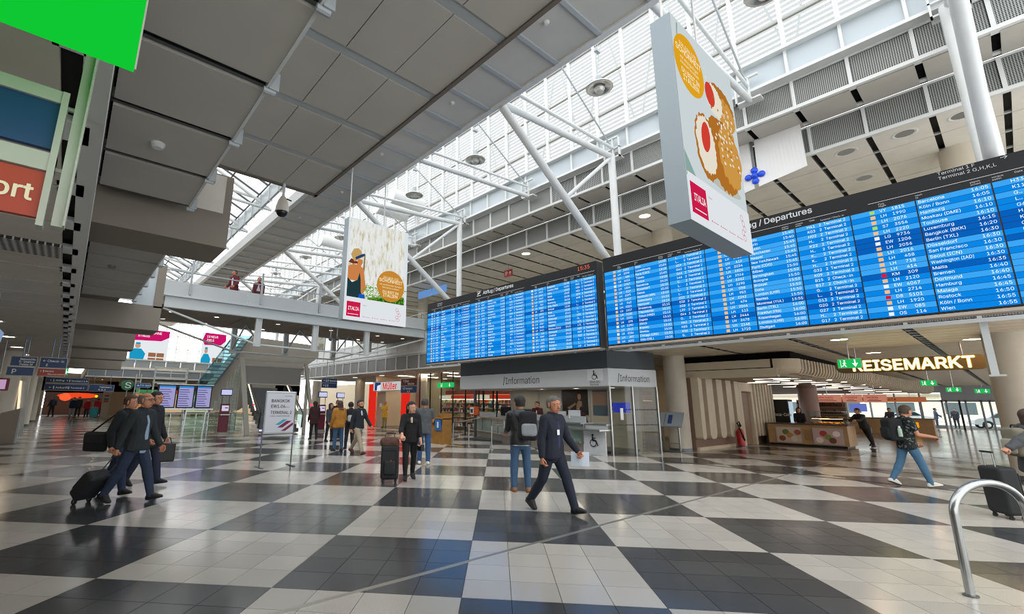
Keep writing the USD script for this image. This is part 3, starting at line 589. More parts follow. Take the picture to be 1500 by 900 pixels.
duct(22.3, 12.5, 12.9, 'round white air duct end beside the strut over the far poster, left one'); duct(20.7, 12.5, 13.0, 'round white air duct end beside the strut over the far poster, right one'); duct(30.1, 12.5, 13.0, 'round white air duct end left of the far poster')
# white cloth banner with a blue cross, hung from the gallery step
t = Thing('banner', 'white curved cloth banner with a blue glass cross hanging by it', 'banner', (15.4, 3.6, 8.2))
bn = MB(); N = 14
for (ya, yb) in ((4.85, 4.2), (4.08, 2.88)):
    yy = np.linspace(ya, yb, N); zb = 8.15+.35*((4.85-yy)/1.97)**1.5
    top = np.stack([np.full(N, 15.5), yy, np.full(N, 9.84)], 1); bot = np.stack([15.5-.1*np.sin((4.85-yy)*2), yy, zb], 1); k = np.arange(N-1)
    bn.raw(np.vstack([top, bot]), np.stack([k, k+1, N+k+1, N+k], 1)); bn.raw(np.vstack([top+(.012, 0, 0), bot+(.012, 0, 0)]), np.stack([k, N+k, N+k+1, k+1], 1))
t.part('cloth', bn, M('banner_cloth', 'e6e6e6', .8)); t.part('strap', MB().box((15.45, 4.12, 8.75), (15.48, 4.19, 9.84)), dsteel)
cr = MB()
for d in ((0, 1), (0, -1), (1, 0), (-1, 0)): cr.sphere((15.4, 4.15+d[0]*.18, 8.62+d[1]*.18), .1, 2, (.6, 1, 1))
cr.sphere((15.4, 4.15, 8.62), .1); t.part('blue_cross', cr, M('blue_glass', '2049c8', .1, emit=.12, ecol='2f62ff'), smooth=True)

# ------------------------------------------------------------------ footbridge across the hall
BY0, BY1 = 21.7, 25.9
b = Thing('footbridge', 'white steel footbridge crossing the hall with hanging posts and tie rods', 'bridge', (9, 23.8, 4.1))
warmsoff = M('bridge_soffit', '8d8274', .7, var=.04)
for k, x in enumerate((2.45, 5.8, 9.15, 12.5)):
    b.part('parapet_panel', MB().box((x+.01, BY0, 5.96), (min(x+3.34, 15.7), BY0+.06, 6.5)), M('parapet_grey', 'bfc4c6', .4)); b.part('parapet_panel', MB().box((x+.01, BY1-.06, 5.96), (min(x+3.34, 15.7), BY1, 6.5)), M('parapet_grey', 'bfc4c6', .4))
b.part('girder', MB().box((2.45, BY0-.06, 5.86), (15.75, BY0+.16, 5.96)).box((2.6, BY0+.04, 5.46), (15.75, BY0+.1, 5.86)).box((2.6, BY0-.04, 5.38), (15.75, BY0+.18, 5.46)), M('girder_grey', 'c3c9cb', .35))
b.part('girder', MB().box((2.45, BY1-.16, 5.86), (15.75, BY1+.06, 5.96)).box((2.6, BY1-.1, 5.46), (15.75, BY1-.04, 5.86)).box((2.6, BY1-.18, 5.38), (15.75, BY1+.04, 5.46)), M('girder_grey', 'c3c9cb', .35))
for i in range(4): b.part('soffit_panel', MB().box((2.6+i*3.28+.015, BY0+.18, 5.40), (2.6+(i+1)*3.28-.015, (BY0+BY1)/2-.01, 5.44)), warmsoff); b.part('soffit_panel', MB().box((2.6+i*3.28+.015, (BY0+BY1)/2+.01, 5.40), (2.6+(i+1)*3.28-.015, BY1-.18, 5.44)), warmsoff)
b.part('deck', MB().box((2.5, BY0+.1, 5.5), (15.7, BY1-.1, 5.84)), concrete)
for y in (BY0+.1, BY1-.1):
    for x in (6.4, 9.13, 12.0):
        b.part('hanging_post', MB().box((x-.11, y-.02, 4.15), (x+.11, y+.02, 5.4)).box((x-.13, y-.09, 4.15), (x-.10, y+.09, 5.4)).box((x+.10, y-.09, 4.15), (x+.13, y+.09, 5.4)).box((x-.16, y-.05, 4.08), (x+.16, y+.05, 4.26)), offw)
    q = [(2.6, y, 5.34), (6.4, y, 4.17), (9.13, y, 4.13), (12.0, y, 4.13), (15.7, y, 5.3)]
    for p0, p1 in zip(q[:-1], q[1:]): b.part('tie_rod', MB().cyl(p0, p1, .045, 10), offw)
    for x in (3.45, 6.35, 9.2, 12.3): b.part('rail_post', MB().box((x-.04, y-.17, 6.0), (x+.04, y-.09, 7.5)), greym)
    b.part('handrail', MB().cyl((2.5, y-.1, 6.95), (15.7, y-.1, 6.95), .03, 8).cyl((2.5, y-.13, 7.45), (15.7, y-.13, 7.45), .012, 6), greym)
for x in (6.4, 9.13, 12.0): b.part('cross_brace', MB().cyl((x, BY0+.1, 4.3), (x, (BY0+BY1)/2, 5.38), .04, 8).cyl((x, BY1-.1, 4.3), (x, (BY0+BY1)/2, 5.38), .04, 8), greym)
def downlight(x, y, z, label, group, col='ffd9b0', s=6., r=.11):
    t = Thing('ceiling_light', label, 'ceiling light', (x, y, z), group=group)
    t.part('ring', MB().lathe([(r*.8, 0), (r, -.012), (r*1.15, 0), (r*1.15, .02), (r*.8, .02), (r*.8, 0)], (x, y, z), 16), white); t.part('lens', MB().cyl((x, y, z-.002), (x, y, z+.006), r*.82, 16), EM('warm_lens' if col == 'ffd9b0' else 'lens_'+col, col, s))
for x in (3.05, 4.85, 7.65, 10.45, 13.3, 15.0):
    for y in (22.9, 25.2): downlight(x, y, 5.395, 'small warm recessed downlight glowing in the footbridge soffit', 'downlights under the footbridge', s=14.)
t = Thing('security_camera', 'pair of small grey cameras hanging below the footbridge', 'security camera', (10.1, 21.5, 4.7))
t.part('stem', MB().cyl((10.0, 21.9, 4.85), (10.0, 21.9, 5.4), .03, 8).cyl((10.35, 21.9, 4.9), (10.35, 21.9, 5.4), .03, 8), greym); t.part('housing', MB().sphere((10.0, 21.9, 4.8), .1, 2, (1, 1, 1.2)).sphere((10.35, 21.9, 4.85), .1, 2, (1, 1, 1.2)), M('cam_grey', '55585a', .4), smooth=True)
t = Thing('security_camera', 'beige dome camera hanging at the corner of the ceiling field', 'security camera', (2.47, 7.75, 4.88))
t.part('stem', MB().cyl((2.47, 7.75, 5.15), (2.47, 7.75, 5.43), .025, 10), offw); t.part('housing', MB().lathe([(0, .3), (.04, .29), (.085, .2), (.11, .08), (.115, .0), (0, 0)], (2.47, 7.75, 4.9), 20), M('camera_beige', 'cfc8bb', .4), smooth=40)
t.part('dome', MB().sphere((2.47, 7.75, 4.9), .095, 3), M('dome_black', '0c0d10', .08), smooth=True); t.part('arm', MB().cyl((2.5, 7.75, 5.17), (2.62, 7.75, 5.15), .012, 6), black)

# ------------------------------------------------------------------ columns
for k, l in ((0, 'cream round column cut by the right edge of the view'), (1, 'cream round column beside the information desk, left of the ribbed wall'), (3, 'cream round column behind the shop entrance'), (4, 'cream round column left of the shop entrance'), (5, 'cream round column farthest along the shops')):
    y = .05+8.55*k; t = Thing('column', l, 'column', (18.5, y, 0))
    t.part('shaft', MB().cyl((18.5, y, 0), (18.5, y, 3.62), .39, 32), colpaint, smooth=40); t.part('base_ring', MB().cyl((18.5, y, 0), (18.5, y, .1), .405, 32), dsteel, smooth=40); t.part('upper_shaft', MB().cyl((18.5, y, 5.7), (18.5, y, 8.9), .39, 32), colpaint, smooth=40)
for i, (x, y) in enumerate(((-1.95, 27), (-1.9, 33), (-1.85, 39), (-1.8, 46))):
    t = Thing('column', ['white round column nearest of the row at the left edge', 'white round column second in the left row', 'white round column third in the left row', 'white round column farthest in the left row'][i], 'column', (x, y, 0))
    t.part('shaft', MB().cyl((x, y, 0), (x, y, 3.62), .42, 28), M('column_white', 'dcd7cb', .5), smooth=40); t.part('base_ring', MB().cyl((x, y, 0), (x, y, .12), .435, 28), dsteel, smooth=40)

# ------------------------------------------------------------------ information desk
t = Thing('information_desk', 'information desk kiosk with white lettered fascia and dark top', 'information desk', (15.5, 13, 0))
fasc = M('fascia_white', 'c9cdd0', .4); ftop = M('fascia_dark', '3f454a', .6)
A_, B_ = np.array([14.5, 9.05]), np.array([16.55, 8.37]); dB = (B_-A_)/np.linalg.norm(B_-A_)
def prism_z(poly, z0, z1): return MB().tm(trimesh.creation.extrude_polygon(Polygon(poly), z1-z0, engine='earcut'), trimesh.transformations.translation_matrix((0, 0, z0)))
foot = [(14.5, 17.0), (14.5, 9.05), (16.55, 8.37), (17.4, 9.4), (17.4, 17.0)]
foot2 = [(14.53, 17.0), (14.53, 9.08), (16.55, 8.41), (17.4, 9.4), (17.4, 17.0)]
t.part('fascia', prism_z(foot, 2.32, 2.93), fasc); t.part('top_box', prism_z(foot2, 2.93, 3.56), ftop)
PF = faceX(14.5, 17.0, 2.32); PR = Plane((*A_, 2.32), (*dB, 0), (0, 0, 1))
b = MB(); PF.text(b, 'Information', 3.0, .17, .27, .004, sx=.92); PR.text(b, 'Information', .50, .17, .22, .004, sx=.80); t.part('lettering', b, M('letter_grey', '3c4348', .5))
b = MB(); PF.poly(b, [(2.86, .12), (2.9, .12), (2.98, .5), (2.94, .5)], .004); t.part('slash_mark', b, M('slash_teal', '1d5e63', .5)); b = MB(); PR.poly(b, [(.40, .13), (.43, .13), (.49, .45), (.46, .45)], .004); t.part('slash_mark', b, M('slash_teal', '1d5e63', .5))
def wheelchair(P, x, y, s, off=.004):
    b = MB(); P.ell(b, x, y+.88*s, .1*s, .1*s, off, 16); P.poly(b, [(x-.09*s, y+.76*s), (x+.06*s, y+.76*s), (x+.06*s, y+.42*s), (x-.06*s, y+.42*s)], off); P.poly(b, [(x-.06*s, y+.52*s), (x+.34*s, y+.50*s), (x+.34*s, y+.40*s), (x-.06*s, y+.40*s)], off+.001); P.poly(b, [(x+.26*s, y+.45*s), (x+.36*s, y+.45*s), (x+.50*s, y+.08*s), (x+.40*s, y+.05*s)], off+.002); P.rect(b, x+.0*s, y+.62*s, x+.28*s, y+.69*s, off+.001)
    P.ring(b, x+.02*s, y+.26*s, .24*s, .31*s, off, 24); return b
b = wheelchair(PF, 7.38, .24, .32); PF.text(b, 'Mobility', 7.2, .11, .085, .004); PF.text(b, 'Service', 7.2, .02, .075, .004)
t.part('mobility_sign', b, M('letter_black', '17191b', .5)); t.part('sign_plate', PF.rect(MB(), 7.1, .19, 7.75, .6, .002), M('plate_white', 'dfe3e5', .4))
cpts = [(14.2, 9.1), (14.22, 10.0), (14.4, 12.2), (15.0, 14.6), (15.75, 16.2), (16.45, 18.2)]
for i, (p, q) in enumerate(zip(cpts[:-1], cpts[1:])):
    p, q = np.array(p), np.array(q); d = (q-p)/np.linalg.norm(q-p); n = np.array([d[1], -d[0]])    # n points behind the counter
    U = lambda a, o, z: (*(p+d*a+n*o), z); L = np.linalg.norm(q-p)
    cb = lambda a0, a1, o0, o1, z0, z1: MB().obox(U((a0+a1)/2, (o0+o1)/2, (z0+z1)/2), (a1-a0, o1-o0, z1-z0), [(*d, 0), (*n, 0), (0, 0, 1)])
    if i == 0:
        t.part('low_counter_panel', cb(0, L, 0, .05, 0, .78), fasc); t.part('low_counter_top', cb(-.02, L+.55, -.35, .3, .80, .85), steel)
        t.part('counter_top', cb(0, L, .1, .6, .98, 1.02), steel); t.part('upper_panel', cb(0, L, .12, .16, .85, .98), greym)
        P = Plane((14.2, 10.0, 0), (0, -1, 0), (0, 0, 1)); t.part('wheelchair_mark', wheelchair(P, .42, .28, .42, .03), M('letter_black', '17191b'))
        continue
    t.part('counter_base', cb(0, L, .04, .5, 0, .32), M('base_stone', '8c857c', .5)); t.part('counter_top', cb(-.02, L+.02, -.12, .62, 1.0, 1.04), steel)
    for j in range(2):
        a0, a1 = L*j/2+.04, L*(j+1)/2-.04; t.part('front_glass', cb(a0, a1, .03, .05, .36, .96), M('frost_panel', '7d928c', .15))
    t.part('panel_frame', cb(0, L, .0, .06, .96, 1.0), steel); t.part('panel_frame', cb(0, L, .0, .06, .32, .36), steel); t.part('panel_frame', cb(-.03, .03, -.01, .06, .32, 1.0), steel)
    t.part('foot_rail', cb(0, L, -.2, -.15, .36, .40), steel); t.part('document_ledge', cb(.1, L-.1, .3, .34, 1.04, 1.26), greym)
bw = M('booth_wall', 'bab6aa', .6)
for i, (y0, y1) in enumerate(((9.3, 10.55), (10.6, 11.45), (11.5, 12.9), (12.95, 14.2), (14.25, 15.9))): t.part('rear_panel', MB().box((16.9, y0, 0), (16.95, y1, 2.35)), bw)
for y in (10.57, 11.47, 12.92, 14.22, 15.92, 16.9, 17.9): t.part('rear_mullion', MB().box((16.84, y-.03, 0), (16.92, y+.03, 2.4)), greym if y < 16 else black)
t.part('floor_plinth', MB().box((15.2, 9.4, 0), (16.9, 17.5, .06)), dsteel); t.part('booth_ceiling', prism_z([(14.6, 16.9), (14.6, 9.2), (16.5, 8.6), (17.3, 9.5), (17.3, 16.9)], 2.30, 2.32), panell)
PW = faceX(16.88, 12.9, 1.2)
ph = MB(); PW.rect(ph, .05, .05, 1.35, 1.1, .0); t.part('wall_photo', ph, M('photo_dark', '2c2624', .4))
ph = MB(); PW.poly(ph, [(.75, .1), (.78, .5), (.9, .66), (1.05, .6), (1.08, .1)], .003); PW.poly(ph, [(.3, .35), (.72, .55), (.75, .48), (.4, .25)], .003); t.part('wall_photo', ph, M('photo_tan', '9b8069', .5))
ph = MB(); PW.ell(ph, .93, .8, .09, .13, .004); t.part('wall_photo', ph, M('photo_skin', 'b58a6d', .5))
PW2 = faceX(16.88, 11.4, 1.25)
ph = MB(); PW2.rect(ph, .08, .0, .75, 1.0, .0); t.part('wall_photo', ph, M('photo_blue', '4f6474', .4)); ph = MB(); PW2.rect(ph, .08, .4, .75, .95, .002); t.part('wall_photo', ph, M('photo_brown', '8a7062', .4))
for p, q in (((14.51, 9.05), (15.45, 8.74)), ((15.45, 8.74), (16.5, 8.39)), ((16.5, 8.39), (17.35, 9.4))):
    t.part('glass_wall', MB().raw([(*p, .02), (*q, .02), (*q, 2.32), (*p, 2.32)], [[0, 1, 2, 3]]), GLASS('booth_glass', 'd9dccf', .06))
    t.part('glass_post', MB().box((p[0]-.035, p[1]-.035, 0), (p[0]+.035, p[1]+.035, 2.32)), steel)
b = MB()
for z in (.98, 1.5):
    for i in range(26): PR.rect(b, .08+i*.078, z-2.32, .12+i*.078, z-2.28, .006)
t.part('dot_line', b, black); t.part('screen_glow', MB().box((16.2, 9.3, 1.4), (16.25, 10.0, 1.75)), EM('booth_screen', '2b3fd0', .8)); t.part('notice', PR.rect(MB(), .42, -1.15, .55, -.75, .01), printw)
def monitor(x, y, z, rz, label, w=.5, h=.32, col='14171a'):
    t = Thing('desk_monitor', label, 'monitor', (x, y, z), rz)
    ms = t.part('screen', MB().rbox((-w/2, -.02, .1), (w/2, .02, .1+h), .015), black); t.part('display', MB().box((-w/2+.02, -.023, .12), (w/2-.02, -.021, .08+h)), M('display_'+col, col, .15), parent=ms); t.part('stand', MB().box((-.03, .0, .015), (.03, .04, .15)).box((-.12, -.08, 0), (.12, .1, .015)), greym)
monitor(15.55, 15.0, 1.04, -1.2, 'black desk monitor at the left end of the information counter', .5, .4); monitor(15.1, 13.4, 1.04, -1.3, 'dark green desk monitor next to the standing backpacker', .5, .32, '26301f')
monitor(14.75, 11.3, 1.04, -1.5, 'white backed monitor in the middle of the information counter', .5, .3, 'd3d7da')
monitor(14.62, 10.6, 1.04, -1.5, 'white desk sign screen right of the walking man', .55, .35, 'cfd6da')
t = Thing('defibrillator_box', 'orange and white defibrillator box on a grey post', 'defibrillator', (15.9, 17.4, 0))
t.part('post', MB().box((15.95, 17.5, 0), (16.05, 17.62, 2.32)), dsteel); t.part('case', MB().rbox((15.8, 17.2, 1.1), (15.95, 17.75, 1.52), .03), M('defib_orange', 'd8602a', .4)); t.part('window', MB().box((15.78, 17.45, 1.15), (15.8, 17.7, 1.48)), printw); t.part('emblem', MB().box((15.77, 17.5, 1.22), (15.785, 17.66, 1.4)), M('emblem_dark', '24343c', .4))
for i, (x, y) in enumerate(((12.45, 12.77), (12.43, 13.95), (12.6, 14.6))):
    pass
t = Thing('queue_rail', 'low steel queue rail on thin posts before the counter', 'rail', (13.2, 13.6, 0))
for x, y in ((12.45, 12.77), (12.5, 14.1), (12.4, 14.95)): t.part('post', MB().cyl((x, y, 0), (x, y, .86), .022, 10).cyl((x, y, 0), (x, y, .015), .09, 16), steel)
t.part('rail', MB().cyl((12.45, 12.77, .86), (13.9, 12.9, .9), .022, 10), steel); t.part('rail', MB().cyl((12.4, 14.95, .86), (16.0, 17.2, .98), .022, 10), steel)
t.part('floor_strip', MB().box((12.3, 14.2, 0), (12.36, 16.5, .006)).box((12.9, 12.4, 0), (14.2, 12.46, .006)), M('yellow_tape', 'cfb548', .6))
t = Thing('brochure_stand', 'wooden brochure stand with a blue poster on its front', 'brochure stand', (12.5, 15.7, 0))
wood = M('wood_ochre', '9c6f35', .5, var=.12, vscale=6)
t.part('cabinet', MB().box((12.2, 15.4, 0), (12.7, 16.15, .75)), wood); t.part('shelf_top', MB().box((12.15, 15.4, 1.0), (12.7, 16.15, 1.04)).box((12.66, 15.4, .75), (12.7, 16.15, 1.25)).box((12.2, 15.4, .75), (12.66, 15.44, 1.1)).box((12.2, 16.11, .75), (12.66, 16.15, 1.1)), wood); t.part('blue_poster', MB().box((12.15, 15.45, .55), (12.17, 15.85, 1.02)), M('brochure_blue', '2f6fb5', .5)); t.part('poster_mark', MB().box((12.14, 15.6, .66), (12.152, 15.7, .9)), printw)
t = Thing('map_stand', 'steel lectern with a slanted map panel beside the column', 'lectern', (17.9, 8.6, 0))
for y in (8.35, 8.95): t.part('leg', MB().box((17.86, y-.025, 0), (17.92, y+.025, 1.0)), steel)
t.part('shelf', MB().box((17.85, 8.35, .28), (17.93, 8.95, .31)), steel); t.part('foot', MB().box((17.6, 8.2, 0), (18.1, 9.1, .02)), dsteel)
d = np.array([.5, 0, .87]); t.part('panel', MB().obox((17.85, 8.65, 1.15), (.05, 1.05, .6), [(.87, 0, -.5), (0, 1, 0), d]), greym); t.part('map', MB().obox((17.815, 8.65, 1.17), (.012, .98, .54), [(.87, 0, -.5), (0, 1, 0), d]), M('map_print', 'a9b4bd', .4)); t.part('map_figure', MB().obox((17.808, 8.6, 1.17), (.01, .16, .36), [(.87, 0, -.5), (0, 1, 0), d]), M('map_blue', '3b4f8a', .4)); t.part('map_figure', MB().obox((17.808, 8.8, 1.17), (.01, .012, .5), [(.87, 0, -.5), (0, 1, 0), d]), black)

# ------------------------------------------------------------------ market hall on the right
beige = M('rib_beige', 'cdbfa6', .5, var=.03); brownw = M('rib_brown', '7a6152', .6)
t = Thing('ribbed_wall', 'beige ribbed wall with rounded slots beside the round column', 'wall panelling', (23, 8.2, 0))
t.part('back_panel', MB().box((18.9, 8.2, 0), (28.2, 8.35, 2.75)), brownw); t.part('base_strip', MB().box((18.95, 8.1, 0), (22.5, 8.2, .12)), beige)
def rib(x0, x1, zb, r, depth=.28, y=8.2):
    s = Polygon([(x0, zb), (x1, zb), (x1, 2.75), (x0, 2.75)]); r = min(r, (x1-x0)*.48); s = s.buffer(-r).buffer(r, quad_segs=6).union(Polygon([(x0, zb+r), (x1, zb+r), (x1, 2.76), (x0, 2.76)]))
    mm = trimesh.creation.extrude_polygon(s, depth, engine='earcut'); v = mm.vertices; return MB().raw(np.stack([v[:, 0], y-v[:, 2], v[:, 1]], 1), mm.faces[:, ::-1] if 0 else mm.faces)
for x0, x1 in ((18.92, 19.25), (19.62, 20.25), (20.62, 21.2), (21.6, 22.15), (22.5, 22.95)): t.part('rib', rib(x0, x1, .42, .22), beige)
t.part('door_frame', MB().box((23.05, 7.95, 0), (23.35, 8.2, 2.75)).box((24.5, 7.95, 0), (24.75, 8.2, 2.75)).box((23.35, 7.95, 2.35), (24.5, 8.2, 2.75)), beige); t.part('door_leaf', MB().box((23.75, 8.08, .02), (24.45, 8.2, 2.3)), M('door_brown', '8a7160', .5))
for i in range(7): t.part('rib', rib(24.85+i*.38, 25.1+i*.38, .35, .12), beige)
cn = Thing('canopy', 'curved beige fin canopy over the market hall with warm lit side', 'canopy', (28, 6.3, 2.75))
cn.part('soffit', MB().box((19.4, 4.75, 2.78), (48, 8.4, 2.82)), M('canopy_soffit', 'a8927c', .6)); cn.part('soffit', MB().box((26.9, 8.4, 2.78), (48, 20, 2.82)), M('canopy_soffit', 'a8927c', .6))
side = MB(); side.box((19.1, 5.3, 2.72), (19.35, 8.6, 3.02)).box((19.14, 5.5, 3.05), (19.35, 8.6, 3.34)); cn.part('side_panel', side, beige)
cn.part('side_gap', MB().box((19.2, 5.3, 2.8), (19.4, 8.6, 3.36)), M('gap_brown', '2a221c', .8)); cn.part('top_void', MB().box((19.3, 4.9, 3.36), (48, 8.6, 3.58)), dark)
def fin(x, y0, w=.12, dx=0, dy=-1):
    """plate hanging down with a quarter-round lower edge, reaching out from the soffit"""
    a = np.linspace(0, np.pi/2, 7); pr = [(0, 0)]+[(.25+.35*math.sin(q), .35-.35*math.cos(q)) for q in a]+[(.6, .62), (0, .62)]
    mm = trimesh.creation.extrude_polygon(Polygon(pr), w, engine='earcut'); v = mm.vertices; D = np.array([dx, dy]); Nn = np.array([-dy, dx])
    return MB().raw(np.stack([x+D[0]*v[:, 0]+Nn[0]*(v[:, 2]-w/2), y0+D[1]*v[:, 0]+Nn[1]*(v[:, 2]-w/2), 2.72+v[:, 1]], 1), mm.faces)
for i in range(9):
    an = math.pi-(math.pi/2)*i/8; c0 = np.array([19.75, 5.35]); dx, dy = math.cos(an), -math.sin(an); cn.part('fin', fin(c0[0], c0[1], .13, dx, dy), beige)
for i in range(80): cn.part('fin', fin(19.95+i*.34, 5.33-.012*i, .13), beige)
for i, (x, y) in enumerate([(21.2, 6.1), (21.7, 5.55), (23, 6.6), (23.4, 5.3), (24.2, 7.3), (25, 6.2), (25.4, 5.2), (26.5, 7.2), (27.3, 5.6), (28.5, 6.6), (29, 5.2), (30, 7.5), (31, 6), (32.2, 5.1), (33, 7), (34.5, 5.8), (36, 7.4), (37, 5.3), (39, 6.4), (41, 5.4), (43, 7), (45, 5.6)]):
    t = Thing('ceiling_light', 'slim white linear light in the market hall canopy', 'ceiling light', (x, y, 2.72), group='linear lights under the canopy'); t.part('tube', MB().box((x-.04, y-.62, 2.735), (x+.04, y+.62, 2.76)), EM('tube_warm', 'ffe9d6', 3.2)); t.part('housing', MB().box((x-.05, y-.64, 2.755), (x+.05, y+.64, 2.785)), white)
PS = faceX(20.0, 3.85, 2.80)
t = Thing('hanging_sign', 'long rounded market sign with glowing cream capitals', 'sign', (20.1, 2.1, 2.8))
st = MB(); r = .21; st.prism(Polygon([(r, 0), (3.45-r, 0), (3.45-r, .42), (r, .42)]).buffer(0).union(Polygon([(r+r*math.cos(a), .21+.21*math.sin(a)) for a in np.linspace(0, 6.28, 28)][:-1])).union(Polygon([(3.45-r+r*math.cos(a), .21+.21*math.sin(a)) for a in np.linspace(0, 6.28, 28)][:-1])).buffer(0), np.array([[0, 0, -1, 20.0], [-1, 0, 0, 3.85], [0, 1, 0, 2.8], [0, 0, 0, 1.]]) @ np.array([[1, 0, 0, 0], [0, 1, 0, 0], [0, 0, -1, 0], [0, 0, 0, 1.]]), .16)
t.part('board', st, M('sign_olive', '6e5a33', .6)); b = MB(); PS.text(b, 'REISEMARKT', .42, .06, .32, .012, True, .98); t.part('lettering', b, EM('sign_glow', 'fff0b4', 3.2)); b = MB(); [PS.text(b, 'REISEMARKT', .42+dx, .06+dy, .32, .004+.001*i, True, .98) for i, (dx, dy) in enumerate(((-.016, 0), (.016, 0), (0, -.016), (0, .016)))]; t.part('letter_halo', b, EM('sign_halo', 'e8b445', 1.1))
t.part('hanging_rod', MB().cyl((20.08, 3.3, 3.2), (20.08, 3.3, 3.62), .02, 8), steel); t.part('hanging_rod', MB().cyl((20.08, .9, 3.2), (20.08, .9, 3.62), .02, 8), steel)
exg = EM('exit_green', '1fb457', 1.1); exw = EM('exit_white', 'f4fff6', 1.2)
def exit_sign(P, w, h, label, zc, arrow='down', rod=True):
    o = P.o; t = Thing('exit_sign', label, 'exit sign', tuple(o))
    hb = MB(); P.slab(hb, 0, 0, w, h, .06); eh = t.part('housing', hb, greym); g = MB(); P.rect(g, .01, .01, w-.01, h-.01, .002); t.part('green_face', g, exg, parent=eh)
    k = MB(); s = h*.8; y0 = h*.1; x = w*.26
    P.rect(k, x-.32*s, y0, x-.27*s, y0+s, .004); P.ell(k, x+.12*s, y0+.86*s, .1*s, .1*s, .004, 12); P.poly(k, [(x-.12*s, y0+.55*s), (x+.12*s, y0+.74*s), (x+.3*s, y0+.5*s), (x+.24*s, y0+.46*s), (x+.12*s, y0+.6*s), (x+.16*s, y0+.36*s), (x+.3*s, y0+.05*s), (x+.2*s, y0+.02*s), (x+.06*s, y0+.3*s), (x-.05*s, y0+.12*s), (x-.24*s, y0+.12*s), (x-.24*s, y0+.2*s), (x-.09*s, y0+.2*s), (x+.0*s, y0+.42*s)], .004)
    x = w*.74
    if arrow == 'down': P.poly(k, [(x-.08*s, y0+s), (x+.08*s, y0+s), (x+.08*s, y0+.5*s), (x+.32*s, y0+.55*s), (x, y0), (x-.32*s, y0+.55*s), (x-.08*s, y0+.5*s)], .004)
    else: P.poly(k, [(x+.4*s, y0+.42*s), (x+.4*s, y0+.58*s), (x, y0+.58*s), (x+.05*s, y0+.85*s), (x-.4*s, y0+.5*s), (x+.05*s, y0+.15*s), (x, y0+.42*s)], .004)
    t.part('pictogram', k, exw, parent=eh)
    if rod: c = o+P.u*w/2-P.n*.03; t.part('hanging_rod', MB().cyl((c[0], c[1], o[2]+h), (c[0], c[1], zc), .015, 8), steel)
exit_sign(faceX(18.0, 3.4, 2.83), .56, .28, 'green exit sign hanging before the first letter of the market sign', 3.62); exit_sign(faceX(26, 2.45, 2.55), .46, .22, 'small green exit sign in the middle below the market sign', 3.62)
exit_sign(faceX(32, 2.2, 2.46), .5, .22, 'small green exit sign farther back below the market sign', 3.62); exit_sign(faceX(54, 2.2, 2.9), .8, .34, 'small green exit sign above the glass doors', 3.62)
exit_sign(faceX(17.0, 22.0, 2.55), 1.55, .30, 'green exit sign hanging before the bright shop shelves', 3.62)
# coffee counter
kw = M('counter_wood', 'b08a5f', .45, var=.08, vscale=4)
t = Thing('coffee_counter', 'light wooden coffee counter with pastry display and picture panels', 'counter', (26.2, 6.3, 0))
t.part('body', MB().box((25.5, 4.85, .08), (27, 7.75, .92)), kw); t.part('plinth', MB().box((25.6, 4.95, 0), (27, 7.7, .08)), black); t.part('worktop', MB().box((25.42, 4.8, .92), (27.05, 7.8, .96)), M('worktop_dark', '4a3b30', .3))
PK = faceX(25.49, 7.75, 0)
for x0, x1, bgc, cols in ((.35, 1.25, 'cbb9a6', ('8e4a33', '6d7a3b', 'b98c4f', 'd9cdbb', 'a05a40')), (1.72, 2.72, 'c7a7a2', ('e8ddd0', 'b3423b', '88924e', '6b4a35', 'efe9e2'))):
    f = MB(); PK.slab(f, x0-.03, .12, x1+.03, .80, .03); f.v[-1] += np.array([-.025, 0, 0]); pf = t.part('picture_frame', f, greym); b = MB(); PK.rect(b, x0, .15, x1, .77, .03); t.part('picture', b, M('pic_'+bgc, bgc, .4), parent=pf)
    for i, c in enumerate(cols): b = MB(); PK.ell(b, x0+.2+.15*i, .3+.28*((i*2) % 3)/2, .13, .12, .033+.001*i, 18); t.part('picture', b, M('pic_'+c, c, .4), parent=pf)
t.part('panel_line', MB().box((25.48, 6.1, .25), (25.5, 6.35, .7)), M('counter_wood2', '9b774e', .5))
gd = MB()
for a, b_ in (((25.6, 4.95), (25.6, 6.1)), ((25.6, 6.1), (26.6, 6.1)), ((25.6, 4.95), (26.6, 4.95))): gd.raw([(*a, .96), (*b_, .96), (*b_, 1.5), (*a, 1.5)], [[0, 1, 2, 3]])
t.part('display_glass', gd, glass); t.part('display_shelf', MB().box((25.62, 4.97, 1.2), (26.5, 6.08, 1.215)).box((25.62, 4.97, 1.5), (26.6, 6.1, 1.52)), steel); t.part('display_lamp', MB().box((25.7, 5.0, 1.185), (25.75, 6.05, 1.2)), EM('display_lamp', 'ffc979', 14.))
fd = {c: MB() for c in ('d9902f', 'e8b24a', 'b5632a', 'c9b39a')}; rr = np.random.default_rng(9)
for z in (.99, 1.235):
    for i in range(40): fd[list(fd)[rr.integers(4)]].sphere((rr.uniform(25.66, 26.4), rr.uniform(5.0, 6.05), z+rr.uniform(0, .05)), .05, 1, (1, 1.2, .7))
for c in fd: t.part('pastries', fd[c], M('food_'+c, c, .5), kind='stuff')
